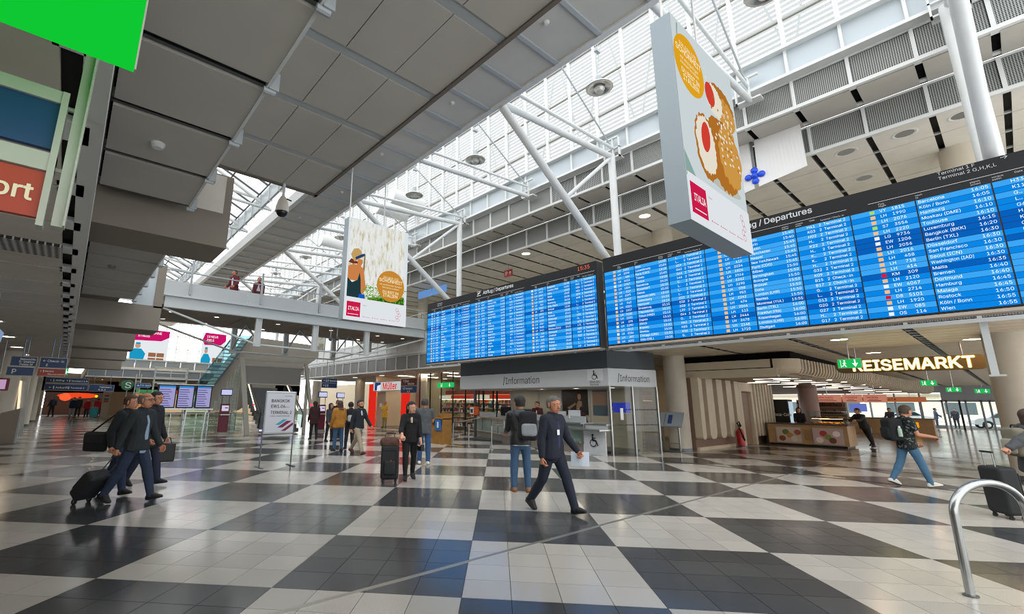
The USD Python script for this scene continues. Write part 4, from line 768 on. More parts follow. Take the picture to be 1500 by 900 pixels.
t = Thing('drinks_fridge', 'black drinks fridge with white script beside the ribbed wall', 'fridge', (27.9, 7.9, 0)); t.part('cabinet', MB().rbox((27.5, 7.35, 0), (28.2, 8.15, 2.05), .03), M('fridge_black', '15100f', .25)); b = MB(); faceX(27.49, 8.1, 0).text(b, 'Coca-Cola', .06, 1.25, .14, .004, True, .75); t.part('lettering', b, M('script_white', 'e6d8d0', .5)); t.part('glass_side', MB().box((27.55, 7.33, .3), (28.15, 7.35, 1.95)), EM('fridge_light', 'bcd3de', .9)); t.part('base_label', MB().box((27.485, 7.55, .85), (27.5, 7.95, .93)), M('label_red', 'a83a2c', .5))
t = Thing('column', 'brown round column standing inside the market hall', 'column', (28.5, 6.75, 0)); t.part('shaft', MB().cyl((28.5, 6.75, 0), (28.5, 6.75, 2.78), .4, 24), M('column_brown', '8a6a5c', .45), smooth=40); t.part('collar', MB().cyl((28.5, 6.75, 2.6), (28.5, 6.75, 2.7), .42, 24), brownw)
t = Thing('menu_board', 'row of warm pink lit menu boards hanging over the coffee bar', 'menu board', (30, 5.5, 1.95))
for i, (a, b_) in enumerate(((6.85, 5.75), (5.70, 4.95), (4.9, 4.05))):
    t.part('board', MB().box((30, b_, 1.95), (30.06, a, 2.32)), EM('menu_pink', 'd98f78', .7)); q = MB(); P = faceX(29.99, a, 1.95); P.text(q, ('Kaffee Snacks', 'Frühstück', 'Getränke')[i], .12, .2, .08, .003, True, .9); t.part('lettering', q, EM('menu_red', 'b0301f', .6)); q = MB(); P.rect(q, .15, .06, a-b_-.2, .09, .003); P.rect(q, .2, .12, a-b_-.3, .14, .003); t.part('print_line', q, EM('menu_brown', '7a4a35', .5)); t.part('hanging_rod', MB().cyl((30.03, (a+b_)/2, 2.32), (30.03, (a+b_)/2, 2.78), .015, 6), steel)
t = Thing('service_counter', 'long wooden service counter farther back with a yellow sign', 'counter', (44.5, 6, 0)); t.part('body', MB().box((44, 3.9, 0), (45, 9.5, 1.0)), kw); t.part('worktop', MB().box((43.9, 3.8, 1.0), (45.1, 9.5, 1.05)), brownw); t.part('yellow_sign', MB().box((43.97, 4.6, .45), (44, 5.8, .8)), EM('yellow_lit', 'eda61f', .9))
t = Thing('menu_board', 'orange menu band above the far service counter', 'menu board', (46, 6, 2.1)); t.part('board', MB().box((46, 4.2, 2.15), (46.08, 9, 2.5)), EM('menu_orange', 'c9764c', .6)); q = MB(); faceX(45.99, 8.8, 2.15).text(q, 'SNACK BAR  SALAT  PASTA', .2, .1, .16, .003, True); t.part('lettering', q, EM('menu_dark', '74321c', .5)); t.part('hanging_rod', MB().cyl((46.04, 8, 2.5), (46.04, 8, 2.78), .02, 6), steel); t.part('hanging_rod', MB().cyl((46.04, 5, 2.5), (46.04, 5, 2.78), .02, 6), steel)
t = Thing('market_shelf', 'tall shelf unit with dim bottles behind the coffee bar', 'shelf', (33, 8, 0)); t.part('frame', MB().box((33, 6.2, 0), (33.4, 8.4, 2.1)), brownw)
for z in (.9, 1.3, 1.7): t.part('shelf_board', MB().box((32.75, 6.2, z), (33, 8.4, z+.03)), kw)
bt = MB()
for z in (.93, 1.33, 1.73):
    for i in range(22): bt.cyl((32.86, 6.3+i*.095, z), (32.86, 6.3+i*.095, z+.2+.06*math.sin(i*5)), .03, 6)
t.part('bottles', bt, M('bottle_dark', '54301f', .2), kind='stuff'); t.part('lit_screen', MB().box((32.9, 5.3, 1.5), (32.95, 6.0, 1.9)), EM('violet_screen', '6e7fd0', .8))
# outer wall and glass doors
dw = Thing('wall_outer', 'grey end wall of the market hall with a strip of windows', kind='structure')
greyw = M('wall_grey', '9aa0a2', .6)
dw.part('wall', MB().box((57, -4, 2.42), (57.3, 4.3, 3.7)).box((57, -4, 0), (57.3, .1, 3.7)).box((57, 4.3, 3.05), (57.3, 20, 3.7)), greyw)
D = Thing('door_1', 'row of glazed entrance doors in grey steel frames', kind='structure')
fr = M('door_frame_grey', '84888b', .4)
for y in (5.65, 4.3, 4.05, 3.3, 2.95, 2.1, 1.65, 1.05, .2): D.part('jamb', MB().box((56.9, y-.06, 0), (57.15, y+.06, 2.42)), fr if y != 3.3 else black)
D.part('head', MB().box((56.9, .1, 2.30), (57.2, 4.4, 2.44)), fr)
for a, b_ in ((4.05, 3.3), (2.95, 2.1), (2.1, 1.65), (1.65, 1.05), (1.05, .2)): D.part('pane', MB().raw([(57.05, a-.06, .08), (57.05, b_+.06, .08), (57.05, b_+.06, 2.3), (57.05, a-.06, 2.3)], [[0, 1, 2, 3]]), glass)
W4 = Thing('window_4', 'tall windows left of the entrance doors', kind='structure')
for a, b_ in ((5.6, 4.35), (7.2, 5.75), (8.9, 7.3), (10.6, 9.0), (12.3, 10.7)):
    W4.part('pane', MB().raw([(57.1, a-.05, .3), (57.1, b_+.05, .3), (57.1, b_+.05, 2.98), (57.1, a-.05, 2.98)], [[0, 1, 2, 3]]), glass); W4.part('frame', MB().box((57, a-.06, .2), (57.2, a+.06, 3.05)).box((57, b_, 2.3), (57.2, a, 2.42)).box((57, b_, .15), (57.2, a, .3)), fr)
# outside
solo('pavement', MB().box((57.3, -60, -.1), (150, 80, -.02)), M('pavement', 'd9d6cf', .8), 'pale sunlit pavement outside the doors', 'pavement', kind='structure')
t = Thing('building', 'pale low building across the road outside', 'building', (95, 5, 0)); t.part('wall', MB().box((95, -30, 0), (100, 45, 3.4)), M('bld', 'eee6d4', .8)); t.part('roof', MB().box((94.5, -31, 3.4), (101, 46, 3.8)), M('bldroof', 'a59a88', .8))
for i in range(12): t.part('window', MB().box((94.97, -26+i*6, 1), (95, -23+i*6, 2.6)), M('bldwin', '5d6a70', .2))
def car(loc, rz, label, col):
    t = Thing('car', label, 'car', loc, rz)
    prof = [(-2.2, .35), (-2.15, .75), (-1.9, .9), (-1.3, .95), (-.7, 1.42), (.6, 1.46), (1.25, 1.0), (2.0, .88), (2.2, .6), (2.2, .3)]
    s = Polygon(prof)
    for x in (-1.35, 1.35): s = s.difference(Polygon([(x+.38*math.cos(a), .33+.38*math.sin(a)) for a in np.linspace(0, 6.28, 24)]))
    T = np.array([[1, 0, 0, 0], [0, 0, 1, -.85], [0, 1, 0, 0], [0, 0, 0, 1.]]); t.part('body', MB().prism(s.buffer(-.05).buffer(.05), T, 1.7), M('car_'+col, col, .25, coat=.6))
    g = Polygon([(-1.15, .97), (-.62, 1.36), (.55, 1.39), (1.08, 1.0)]); t.part('window', MB().prism(g, np.array([[1, 0, 0, 0], [0, 0, 1, -.87], [0, 1, 0, 0], [0, 0, 0, 1.]]), 1.74), M('car_glass', '2b3338', .1))
    for x in (-1.35, 1.35):
        for y in (-.82, .62): w = t.part('wheel', MB().cyl((x, y, .32), (x, y+.2, .32), .32, 20), M('tyre', '17181a', .8)); t.part('hub', MB().cyl((x, y-.01, .32), (x, y+.21, .32), .19, 14), chrome, parent=w)
    return t
car((66, 1.3, 0), -1.2, 'silver car parked right outside the glass doors', 'c3c8cc'); car((70, 8, 0), -1.5, 'white car outside the windows left of the doors', 'dfe2e3')

# ------------------------------------------------------------------ drugstore under the gallery
t = Thing('drugstore', 'drugstore front with glass wall, red portal panels and white name sign', 'shop front', (17.2, 23.5, 0))
redl = EM('portal_red', 'e52a1c', .9)
PM = faceX(17.0, 29.55, 2.44); sg = MB(); PM.slab(sg, 0, 0, 3.65, .66, .3); t.part('sign_box', sg, M('sign_grey', 'a9adad', .4)); fc = MB(); PM.rect(fc, .05, .04, 3.6, .62, .004); t.part('sign_face', fc, EM('muller_white', 'd9dcdc', .75))
b = MB(); PM.text(b, 'Müller', 1.3, .11, .45, .012, True, 1.0); t.part('lettering', b, EM('muller_red', 'd6331c', .95)); b = MB(); PM.rect(b, .25, .06, 1.05, .6, .008); t.part('flag_blue', b, EM('muller_blue', '2d4a8c', .7)); b = MB(); PM.poly(b, [(.55, .02), (1.05, .02), (1.05, .45), (.6, .38)], .012); t.part('flag_white', b, EM('muller_flag', 'e8ecf2', .9))
for y0, y1 in ((29.5, 30.1), (25.2, 25.85)): t.part('portal_panel', MB().box((17.0, y0, 0), (17.25, y1, 2.95)), redl)
for i in range(7):
    y = 17.6+i*1.1
    t.part('glass_pane', MB().raw([(17.3, y, .05), (17.3, y+1.08, .05), (17.3, y+1.08, 3.0), (17.3, y, 3.0)], [[0, 1, 2, 3]]), glass); t.part('glass_mullion', MB().box((17.27, y-.025, 0), (17.33, y+.025, 3.5)), black)
t.part('door_panel', MB().box((17.3, 28.3, 0), (17.36, 29.4, 2.4)), M('door_beige', 'b9ad97', .5)); t.part('door_notice', MB().box((17.27, 28.7, 1.35), (17.3, 29.0, 1.6)), printw); t.part('red_band', MB().box((20.2, 17.5, 2.25), (20.3, 25.2, 2.5)), M('band_red', '8c2f22', .5)); t.part('checkout', MB().box((18.6, 26.2, 0), (19.4, 27.6, 1.0)), M('checkout_tan', 'cbb58f', .5))
pal = ['c8442e', 'e7dccb', '3f7a5c', 'd9a13b', '5a6f91', 'f2efe8', '8c3f57', '2f4f45', 'c77f4a', 'b9c4c9']
lightw = EM('shelf_lamp', 'fff0d8', 5.)
for i in range(7):
    y0 = 17.2+i*1.25; lab = ['rightmost bright shelf unit seen past the information counter', 'second bright shelf unit from the right in the drugstore', 'third bright shelf unit from the right in the drugstore', 'middle bright shelf unit in the drugstore', 'bright shelf unit right of the man in the grey shirt', 'bright shelf unit behind the man in the grey shirt', 'leftmost bright shelf unit by the shop column'][i]
    t = Thing('shop_shelf', lab, 'shelf', (20.5, y0+.6, 0)); t.part('back', MB().box((20.7, y0, 0), (20.75, y0+1.22, 2.25)), M('shelf_back', 'e3d3b4', .6)); t.part('header', MB().box((20.25, y0, 1.98), (20.3, y0+1.22, 2.2)), EM('shelf_red', 'd8402a', .6) if i % 3 else EM('shelf_white', 'efe2cc', .7)); t.part('lamp', MB().box((20.3, y0+.03, 1.93), (20.36, y0+1.19, 1.95)), lightw)
    for j in range(6): t.part('shelf_board', MB().box((20.3, y0+.02, .2+j*.3), (20.7, y0+1.2, .22+j*.3)), printw)
    rr = np.random.default_rng(100+i); g = {c: MB() for c in pal}
    for j in range(6):
        y = y0+.04
        while y < y0+1.12:
            w, h = rr.uniform(.05, .1), rr.uniform(.1, .23); c = pal[(j*3+i+int(rr.integers(3))) % 10]; g[c].box((20.34, y, .22+j*.3), (20.5, y+w, .22+j*.3+h)); y += w+.008
    for c in pal:
        if g[c].n: t.part('products', g[c], M('prod_'+c, c, .5), kind='stuff')
for i in range(10):
    x, y = 18.6+(i % 2)*2.4, 17.5+(i//2)*2.6
    tt = Thing('ceiling_light', 'bright square light in the drugstore ceiling', 'ceiling light', (x, y, 3.5), group='drugstore ceiling lights'); tt.part('diffuser', MB().box((x-.5, y-.12, 3.53), (x+.5, y+.12, 3.55)), EM('shop_lamp', 'fff1dc', 24.)); tt.part('frame', MB().box((x-.52, y-.14, 3.55), (x+.52, y+.14, 3.59)), white)

# ------------------------------------------------------------------ signs hanging over the hall
navy = M('sign_navy', '1d3c6b', .4); rust = M('sign_rust', 'a8381c', .4); sframe = M('sign_frame', 'b9bdb4', .35)
def hsign(name, P, w, h, col, rows, label, zc, off=.25, fr=.02, rods=True):
    o = P.o; t = Thing(name, label, 'sign', tuple(o)); s = MB(); P.slab(s, -fr, -fr, w+fr, h+fr, .06); t.part('frame', s, sframe); f = MB(); P.rect(f, 0, 0, w, h, .003); t.part('face', f, col); b = MB()
    for tx, x, y, hh in rows: P.text(b, tx, x, y, hh, .006, True)
    if b.n: t.part('lettering', b, M('sign_white', 'eceee9', .5))
    if rods:
        for a in (off, w-off): c = o+P.u*a-P.n*.03; t.part('hanging_rod', MB().cyl((c[0], c[1], o[2]+h), (c[0], c[1], zc), .018, 6), steel)
    return t
# sign mast close overhead at the left
t = Thing('hanging_sign', 'big overhead sign mast at the left edge with blue and rust panels', 'sign', (-.25, 2.6, 2.38))
gb = M('mast_frame', 'b0b3a6', .4)
t.part('mast', MB().box((-.155, 2.58, 2.39), (-.115, 2.66, 3.62)).box((-.115, 2.55, 2.39), (-.108, 2.62, 3.62)), gb); t.part('blue_panel', MB().box((-1.4, 2.60, 2.745), (-.195, 2.63, 2.975)), navy, 'dark blue sign panel'); t.part('rust_panel', MB().box((-1.4, 2.60, 2.42), (-.195, 2.63, 2.63)), rust, 'rust red sign panel')
t.part('panel_frame', MB().box((-1.4, 2.585, 2.97), (-.18, 2.645, 3.03)).box((-1.4, 2.585, 2.635), (-.18, 2.645, 2.72)).box((-.205, 2.58, 2.38), (-.18, 2.65, 3.03)), gb); [t.part('link', MB().cyl((-.19, 2.62, z), (-.13, 2.62, z), .012, 8), gb) for z in (2.97, 2.66)]
q = MB(); P = faceY(-1.4, 2.6, 2.42); P.text(q, 'Airport', 1.165, .07, .075, .004, True, align=1); t.part('lettering', q, M('mast_text', 'efe0c0', .5))
t = Thing('exit_sign', 'large glowing green exit sign cut by the top left corner', 'exit sign', (-.7, 2.0, 2.9)); t.part('green_panel', MB().box((-1.6, 1.99, 2.9), (.025, 2.01, 3.42)), EM('exit_big', '12dc38', .8)); t.part('white_line', MB().box((-.1, 1.985, 3.235), (.025, 1.99, 3.24)), exw); t.part('edge', MB().box((.025, 1.985, 2.9), (.031, 2.015, 3.42)), gb); t.part('hanging_rod', MB().cyl((-.5, 2.0, 3.42), (-.5, 2.0, 3.6), .02, 8), steel)
hsign('hanging_sign', faceY(-.76, 20, 2.64), .66, .31, navy, [('← Check-in', .05, .18, .07), ('Z', .14, .05, .07)], 'dark blue check-in sign with arrow at the left', 3.6)
hsign('hanging_sign', faceY(-.78, 20, 2.37), .68, .23, rust, [('← ▭ Neutral', .05, .13, .045), ('München Airport', .25, .04, .04)], 'rust red airport sign right under the check-in sign', 2.64, rods=False)
hsign('hanging_sign', faceY(-1.45, 20, 2.66), .6, .28, navy, [('Bahnhöfe', .2, .18, .06), ('S-Station', .18, .1, .06), ('Gates M', .2, .02, .06)], 'dark blue sign at the left edge with three lines', 3.6); hsign('hanging_sign', faceY(-1.5, 20, 2.36), .62, .25, navy, [('P', .1, .05, .14)], 'dark blue parking sign at the left edge', 2.66, rods=False)
hsign('hanging_sign', faceY(-1.2, 45, 2.82), 2.45, .34, navy, [('↑ ✈ Abflug', .2, .1, .12), ('↑ ▭ Terminal 1 A, B', 1.15, .1, .10)], 'upper long blue sign over the far shop', 3.6); hsign('hanging_sign', faceY(-1.2, 45, 2.28), 2.45, .42, navy, [('← ▭ Ankunft', .2, .12, .14), ('▭ Terminal 2', 1.3, .12, .12)], 'lower long blue sign over the far shop', 2.85, rods=False)
hsign('hanging_sign', faceY(1.32, 44, 2.25), 1.5, .46, navy, [('Terminal 1', .6, .25, .11), ('C, D, E', .55, .06, .11)], 'blue terminal sign right of the long signs', 3.6)
exit_sign(faceY(-.26, 21, 2.46), .24, .24, 'small green exit sign at the end of the ceiling rail, left', 3.62)
PSX = faceX(16.5, 25.15, 2.75)
hsign('hanging_sign', faceX(16.5, 25.15, 2.72), 1.75, .42, M('sign_brown', '6e2216', .4), [('↑ ▭ Bus', .2, .22, .13), ('München', .75, .05, .12)], 'small dark red sign by the shop column', 3.62); hsign('hanging_sign', faceX(16.5, 25.15, 2.28), 1.75, .40, navy, [('↑ ▭ Terminal 1', .15, .2, .12), ('A, B', .7, .04, .12)], 'small blue sign under the dark red one', 2.75, rods=False)
hsign('hanging_sign', faceY(11.05, 24.9, 2.72), .9, .24, navy, [('↑ ▭ ✈ Terminal', .06, .07, .09)], 'upper of two small blue signs right of the portal', 4.0); hsign('hanging_sign', faceY(11.05, 24.9, 2.45), .9, .24, navy, [('↑ ▭ ▭', .06, .07, .09)], 'lower of two small blue signs right of the portal', 2.75, rods=False)
t = Thing('hanging_sign', 'light blue sign hanging under the upper gallery left of the boards', 'sign', (16.9, 22.7, 8.2)); t.part('panel', MB().box((16.9, 21.2, 8.3), (16.96, 24.1, 8.75)), EM('sign_sky', '6f9fdd', .8)); t.part('divider', MB().box((16.88, 22.6, 8.3), (16.9, 22.65, 8.75)), white); t.part('hanging_rod', MB().cyl((16.93, 21.6, 8.75), (16.93, 21.6, 8.9), .02, 6), steel)
t = Thing('hanging_sign', 'small red sign hanging under the upper gallery over the left board', 'sign', (17, 16.1, 8.2)); t.part('panel', MB().box((17, 15.85, 8.2), (17.05, 16.4, 8.55)), M('sign_red', 'b3202a', .4)); q = MB(); faceX(16.99, 16.4, 8.2).text(q, 'P', .08, .07, .2, .003, True); faceX(16.99, 16.4, 8.2).text(q, '↑', .32, .07, .18, .003, True); t.part('lettering', q, printw); t.part('hanging_rod', MB().cyl((17.02, 16.1, 8.55), (17.02, 16.1, 8.9), .015, 6), steel)

# ------------------------------------------------------------------ left middle ground
t = Thing('info_monitor', 'row of three upright flight monitors on a grey steel frame', 'monitor stand', (4.5, 25.6, 0))
for i, (x0, x1) in enumerate(((3.32, 4.08), (4.13, 4.85), (4.92, 5.62))):
    mn = t.part('monitor', MB().rbox((x0, 25.55, 1.29), (x1, 25.68, 2.37), .02), black); P = faceY(x0, 25.545, 1.29); s = MB(); P.rect(s, .05, .05, x1-x0-.05, 1.03, .001); t.part('display', s, EM('mon_violet', 'a9a6d8', .85), parent=mn)
    s = MB(); P.rect(s, .05, .95, x1-x0-.05, 1.03, .003); t.part('display_header', s, EM('mon_blue', '2f8fd8', .85), parent=mn); s = MB()
    for j in range(8): P.rect(s, .07, .1+j*.105, x1-x0-.2-(j % 3)*.05, .135+j*.105, .003)
    t.part('display_rows', s, EM('mon_rows', '6f6aa8', .6), parent=mn)
t.part('frame', MB().box((3.25, 25.58, 1.2), (5.75, 25.66, 1.27)).box((3.25, 25.6, 2.38), (5.7, 25.66, 2.41)), steel)
for x in (3.6, 4.55, 5.4): t.part('post', MB().bar((x, 25.62, 0), (x+.06, 25.62, 1.25), .06, .06), steel)
gs = MB()
t = Thing('railing', 'glass and steel railing around the stairwell at the left', 'railing', (5, 26.2, 0))
for i in range(9): t.part('post', MB().box((2.95+i*.55, 26.18, 0), (2.99+i*.55, 26.22, 1.05)), steel)
for z in (.1, .4, .7): t.part('rail', MB().box((2.95, 26.17, z), (7.4, 26.2, z+.05)), M('rail_pale', 'bccac3', .3))
t.part('handrail', MB().cyl((2.95, 26.2, 1.05), (7.4, 26.2, 1.05), .03, 8), steel); t.part('glass_panel', MB().raw([(2.95, 26.21, .08), (7.4, 26.21, .08), (7.4, 26.21, 1.0), (2.95, 26.21, 1.0)], [[0, 1, 2, 3]]), gglass)
t = Thing('stair_frame', 'stepped row of pale upright steel posts rising to the portal', 'stair frame', (6.7, 26.8, 0))
for i in range(9):
    x = 5.75+i*.165; z = 1.0+i*.33; t.part('post', MB().box((x, 26.78, 0), (x+.035, 26.84, z)).box((x+.09, 26.78, 0), (x+.125, 26.84, z)), M('post_pale', 'c3cbc2', .35))
    pp = MB()
    for j in range(int(z/.18)): pp.box((x+.035, 26.79, .1+j*.18), (x+.09, 26.83, .13+j*.18))
    t.part('rung', pp, M('post_pale', 'c3cbc2', .35))
t = Thing('portal_frame', 'tall steel portal with glass canopy over the escalator landing', 'portal', (8.6, 24.6, 0))
stl = M('portal_steel', 'b5b2a4', .4)
t.part('upright', MB().bar((7.2, 24.6, 0), (6.6, 24.6, 3.78), .22, .14, (0, 1, 0)), stl); t.part('upright', MB().bar((10.62, 24.6, 0), (9.9, 24.6, 3.72), .16, .14, (0, 1, 0)), stl); t.part('upright', MB().box((10.05, 24.7, 0), (10.2, 24.8, 3.4)), stl)
t.part('top_beam', MB().bar((6.5, 24.6, 3.74), (10.0, 24.6, 3.70), .1, .1), stl); t.part('canopy_glass', MB().raw([(6.6, 24.6, 3.66), (9.9, 24.6, 3.64), (9.9, 27.5, 4.0), (6.6, 27.5, 4.0)], [[0, 1, 2, 3]]), gglass); t.part('grey_panel', MB().box((6.85, 24.9, 2.55), (9.8, 24.95, 3.42)), M('portal_grey', '8f8d86', .6)); t.part('panel_rail', MB().box((6.8, 24.88, 3.42), (9.85, 24.97, 3.47)).box((6.85, 24.88, 2.5), (9.8, 24.97, 2.55)), stl)
[t.part('red_light', MB().sphere((x, 24.5, 1.47), .05, 1), EM('red_led', 'ff2a3a', 4.)) for x in (7.35, 10.35)]; [t.part('gate_lamp', MB().box((x, 24.5, .18), (x+.15, 24.56, .26)), EM('violet_led', 'b9b4ff', 2.)) for x in (7.75, 9.35)]
t = Thing('escalator', 'pair of escalators with black handrails and lit side strips', 'escalator', (9, 27, 0))
for x, s in ((7.95, 1), (10.2, 1)):
    t.part('balustrade', MB().raw([(x, 25.2, .1), (x, 25.2, 1.0), (x+.35, 29.5, 3.2), (x+.35, 29.5, 2.2)], [[0, 1, 2, 3]]), gglass); t.part('handrail', MB().tube([(x-.1, 25.0, .3), (x-.1, 24.95, .8), (x, 25.2, 1.05), (x+.35, 29.5, 3.25)], .04, 8), black); t.part('light_strip', MB().cyl((x-.15, 25.6, 1.2), (x+.2, 28.6, 2.7), .035, 8), EM('strip_warm', 'ffd3b8', 2.2))
sp_ = MB()
for i in range(12): sp_.box((8.1, 25.4+i*.35, .05+i*.2), (10.1, 25.75+i*.35, .25+i*.2))
t.part('step', sp_, dsteel, kind='stuff')
t = Thing('staircase', 'steep glazed stair flight rising right from the railing, beige below', 'staircase', (6.8, 30, 0))
v = lambda x, z, y: (x, y, z)
s = Polygon([(5.9, 1.1), (8.6, 5.6), (13, 5.4), (13, 4.6), (8.2, 1.1)]); T = np.array([[1, 0, 0, 0], [0, 0, 1, 30.2], [0, 1, 0, 0], [0, 0, 0, 1.]]); t.part('side', MB().prism(s, T, 2.5), M('stair_beige', 'a59f93', .6)); t.part('balustrade', MB().raw([v(5.0, 1.3, 30), v(5.9, 1.3, 30), v(8.4, 5.6, 30), v(7.4, 5.6, 30)], [[0, 1, 2, 3]]), GLASS('stair_glass', '8fc0c8', .1))
t.part('string', MB().bar((5.9, 30.05, 1.2), (8.5, 30.05, 5.65), .06, .1), dsteel); t.part('string', MB().bar((5.0, 30.05, 1.2), (7.5, 30.05, 5.65), .05, .08), greym)
st = MB()
for i in range(20): st.box((5.1+i*.125, 30.1, 1.3+i*.21), (5.9+i*.125, 30.4, 1.33+i*.21))
t.part('step', st, greym, kind='stuff')
def kiosk(x, y, label):
    t = Thing('checkin_kiosk', label, 'kiosk', (x, y, 0)); mar = M('kiosk_maroon', '6e1a33', .4)
    t.part('body', MB().rbox((x-.2, y, .12), (x+.2, y+.3, .95), .02), mar); t.part('plinth', MB().box((x-.22, y-.03, 0), (x+.22, y+.33, .12)), M('kiosk_grey', 'a29f97', .5)); t.part('shelf', MB().box((x-.22, y-.08, .95), (x+.22, y+.3, .99)), steel); kh = t.part('head', MB().rbox((x-.21, y+.02, 1.0), (x+.21, y+.2, 1.5), .02), mar); t.part('touch_screen', MB().box((x-.16, y+.012, 1.15), (x+.16, y+.02, 1.42)), EM('kiosk_screen', 'd4d0ea', .9), parent=kh); t.part('screen_mark', MB().box((x-.02, y+.008, 1.28), (x+.12, y+.012, 1.33)), EM('kiosk_mark', 'a03a52', .6), parent=kh)
    t.part('pole', MB().cyl((x-.17, y+.1, 1.5), (x-.17, y+.1, 1.95), .018, 8), dsteel); t.part('pole', MB().cyl((x+.17, y+.1, 1.5), (x+.17, y+.1, 1.95), .018, 8), dsteel); kt = t.part('top_display', MB().rbox((x-.27, y+.05, 1.9), (x+.27, y+.15, 2.24), .015), M('kiosk_blue', '2b2f63', .4)); t.part('top_screen', MB().box((x-.24, y+.04, 1.95), (x+.24, y+.05, 2.2)), EM('kiosk_screen2', 'c9cdf0', .95), parent=kt)
kiosk(6.33, 25.6, 'maroon self check-in kiosk left of the portal'); kiosk(11.5, 25.6, 'maroon self check-in kiosk right of the portal'); kiosk(13.3, 27.0, 'maroon self check-in kiosk partly behind the mustard jacket')
# announcement sign on two poles
t = Thing('sign_stand', 'white boarding sign board on a two-pole steel stand', 'sign stand', (4.45, 12.65, 0))
a, b_ = np.array([4.05, 12.55]), np.array([4.87, 12.6])
for p in (a, b_): t.part('pole', MB().cyl((*p, 0), (*p, 1.92), .018, 10), dsteel); t.part('foot', MB().box((p[0]-.03, p[1]-.26, 0), (p[0]+.03, p[1]+.26, .02)), dsteel)
P = Plane((4.08, 12.54, .83), ((b_-a)/np.linalg.norm(b_-a))[[0, 1]].tolist()+[0], (0, 0, 1)); s = MB(); P.slab(s, -.02, 0, .80, 1.06, .03); t.part('board_frame', s, greym); s = MB(); P.rect(s, .01, .03, .77, 1.03, .003); t.part('board', s, M('stand_white', 'c9ccd2', .35)); t.part('cross_bar', MB().bar((*a, .78), (*b_, .78), .025, .03).bar((*a, 1.9), (*b_, 1.9), .02, .03), steel)
s = MB(); P.text(s, 'BANGKOK', .12, .80, .075, .006, True); P.text(s, 'EW1.06', .12, .66, .075, .006, True); P.text(s, 'TERMINAL 2', .12, .50, .075, .006, True, .93); P.text(s, 'CHECK-IN AB DEPARTURE', .12, .43, .03, .006); P.text(s, 'eurowings', .48, .95, .03, .006); P.text(s, '10.02', .5, .66, .03, .006); t.part('lettering', s, M('stand_text', '3a3440', .5))
for q, c in (([(.28, .22), (.40, .22), (.60, .36), (.48, .36)], '29a3bf'), ([(.34, .15), (.48, .15), (.72, .32), (.58, .32)], '7a1b45'), ([(.44, .06), (.56, .06), (.76, .21), (.76, .28)], '7a1b45')): s = MB(); P.poly(s, q, .005); t.part('logo_stripe', s, M('logo_'+c, c, .5))
# left edge: tilted information desk, pale board, pink screen
t = Thing('lectern_desk', 'tan counter cabinet at the left edge with a sloping top', 'counter', (-1.5, 24.6, 0)); s = Polygon([(-1.75, 0), (-1.22, 0), (-1.22, 1.28), (-1.75, 1.1)]); t.part('body', MB().prism(s, np.array([[1, 0, 0, 0], [0, 0, 1, 24.4], [0, 1, 0, 0], [0, 0, 0, 1.]]), .5), M('tan_cabinet', '8f8172', .5)); t.part('side_trim', MB().box((-1.22, 24.38, 0), (-1.17, 24.92, 1.3)), greym)
t = Thing('display_rack', 'leaning white perforated frame with a lit edge behind the tan counter', 'display frame', (-1.4, 27, 0)); t.part('frame', MB().bar((-1.22, 27, .1), (-1.38, 27, 2.35), .22, .1, (0, 1, 0)), M('frame_white', 'c6ccc9', .4)); t.part('lit_edge', MB().bar((-1.42, 26.94, 1.2), (-1.52, 26.94, 2.38), .08, .06, (0, 1, 0)), EM('edge_warm', 'ffd9b4', 1.3))
t = Thing('blue_sign', 'pale blue information panel cut by the left edge', 'sign', (-1.4, 12, 2.4)); t.part('panel', MB().prism(Polygon([(-1.85, 2.55), (-1.2, 2.4), (-1.09, 2.55), (-1.05, 2.85), (-1.23, 3.05), (-1.85, 3.2)]), np.array([[1, 0, 0, 0], [0, 0, 1, 12.0], [0, 1, 0, 0], [0, 0, 0, 1.]]), .05), EM('panel_sky', '93a9cf', .75)); t.part('hanging_rod', MB().cyl((-1.22, 12.05, 3.0), (-1.22, 12.05, 3.62), .02, 8), steel)
t = Thing('wall_screen', 'small pink framed screen on the left column', 'screen', (-1.75, 22, 1.9)); t.part('frame', MB().rbox((-2.1, 22, 1.9), (-1.52, 22.06, 2.32), .02), M('screen_pink', '7a1238', .4)); t.part('display', MB().box((-2.08, 21.99, 1.95), (-1.6, 22.0, 2.27)), EM('pink_glow', 'c9a5c9', .8)); t.part('bracket', MB().cyl((-1.8, 22.03, 2.3), (-1.8, 22.03, 3.62), .02, 8), steel)
# far end of the left arm
t = Thing('roundel_sign', 'green round suburban rail sign with white S', 'sign', (2.5, 30, 0)); P = faceY(2.48, 30, 2.4); s = MB(); P.ell(s, 0, 0, .26, .26, .004, 40); t.part('disc', s, M('s_green', '0f7a45', .4)); s = MB(); P.text(s, 'S', -.125, -.15, .30, .008, True, 1.15); t.part('letter', s, printw); t.part('back', MB().cyl((2.48, 30.01, 2.4), (2.48, 30.06, 2.4), .27, 32), greym); t.part('post', MB().cyl((2.48, 30.05, 0), (2.48, 30.05, 2.2), .03, 8), steel)
t = Thing('pylon', 'pale lattice pylon right of the green rail sign', 'pylon', (2.95, 30, 0))
for x in (2.80, 3.02): t.part('upright', MB().box((x, 30, 0), (x+.05, 30.05, 3.0)), M('post_pale', 'c3cbc2', .35))
for i in range(14): t.part('rung', MB().box((2.85, 30.01, .2+i*.2), (3.02, 30.04, .24+i*.2)), M('post_pale', 'c3cbc2', .35))
t = Thing('ladder_rack', 'pale horizontal steel louvre rack above the monitors', 'rack', (4.4, 30, 2.5))
for i in range(4): t.part('bar', MB().box((3.6, 30, 2.55+i*.27), (5.25, 30.06, 2.63+i*.27)), M('post_pale', 'c3cbc2', .35))
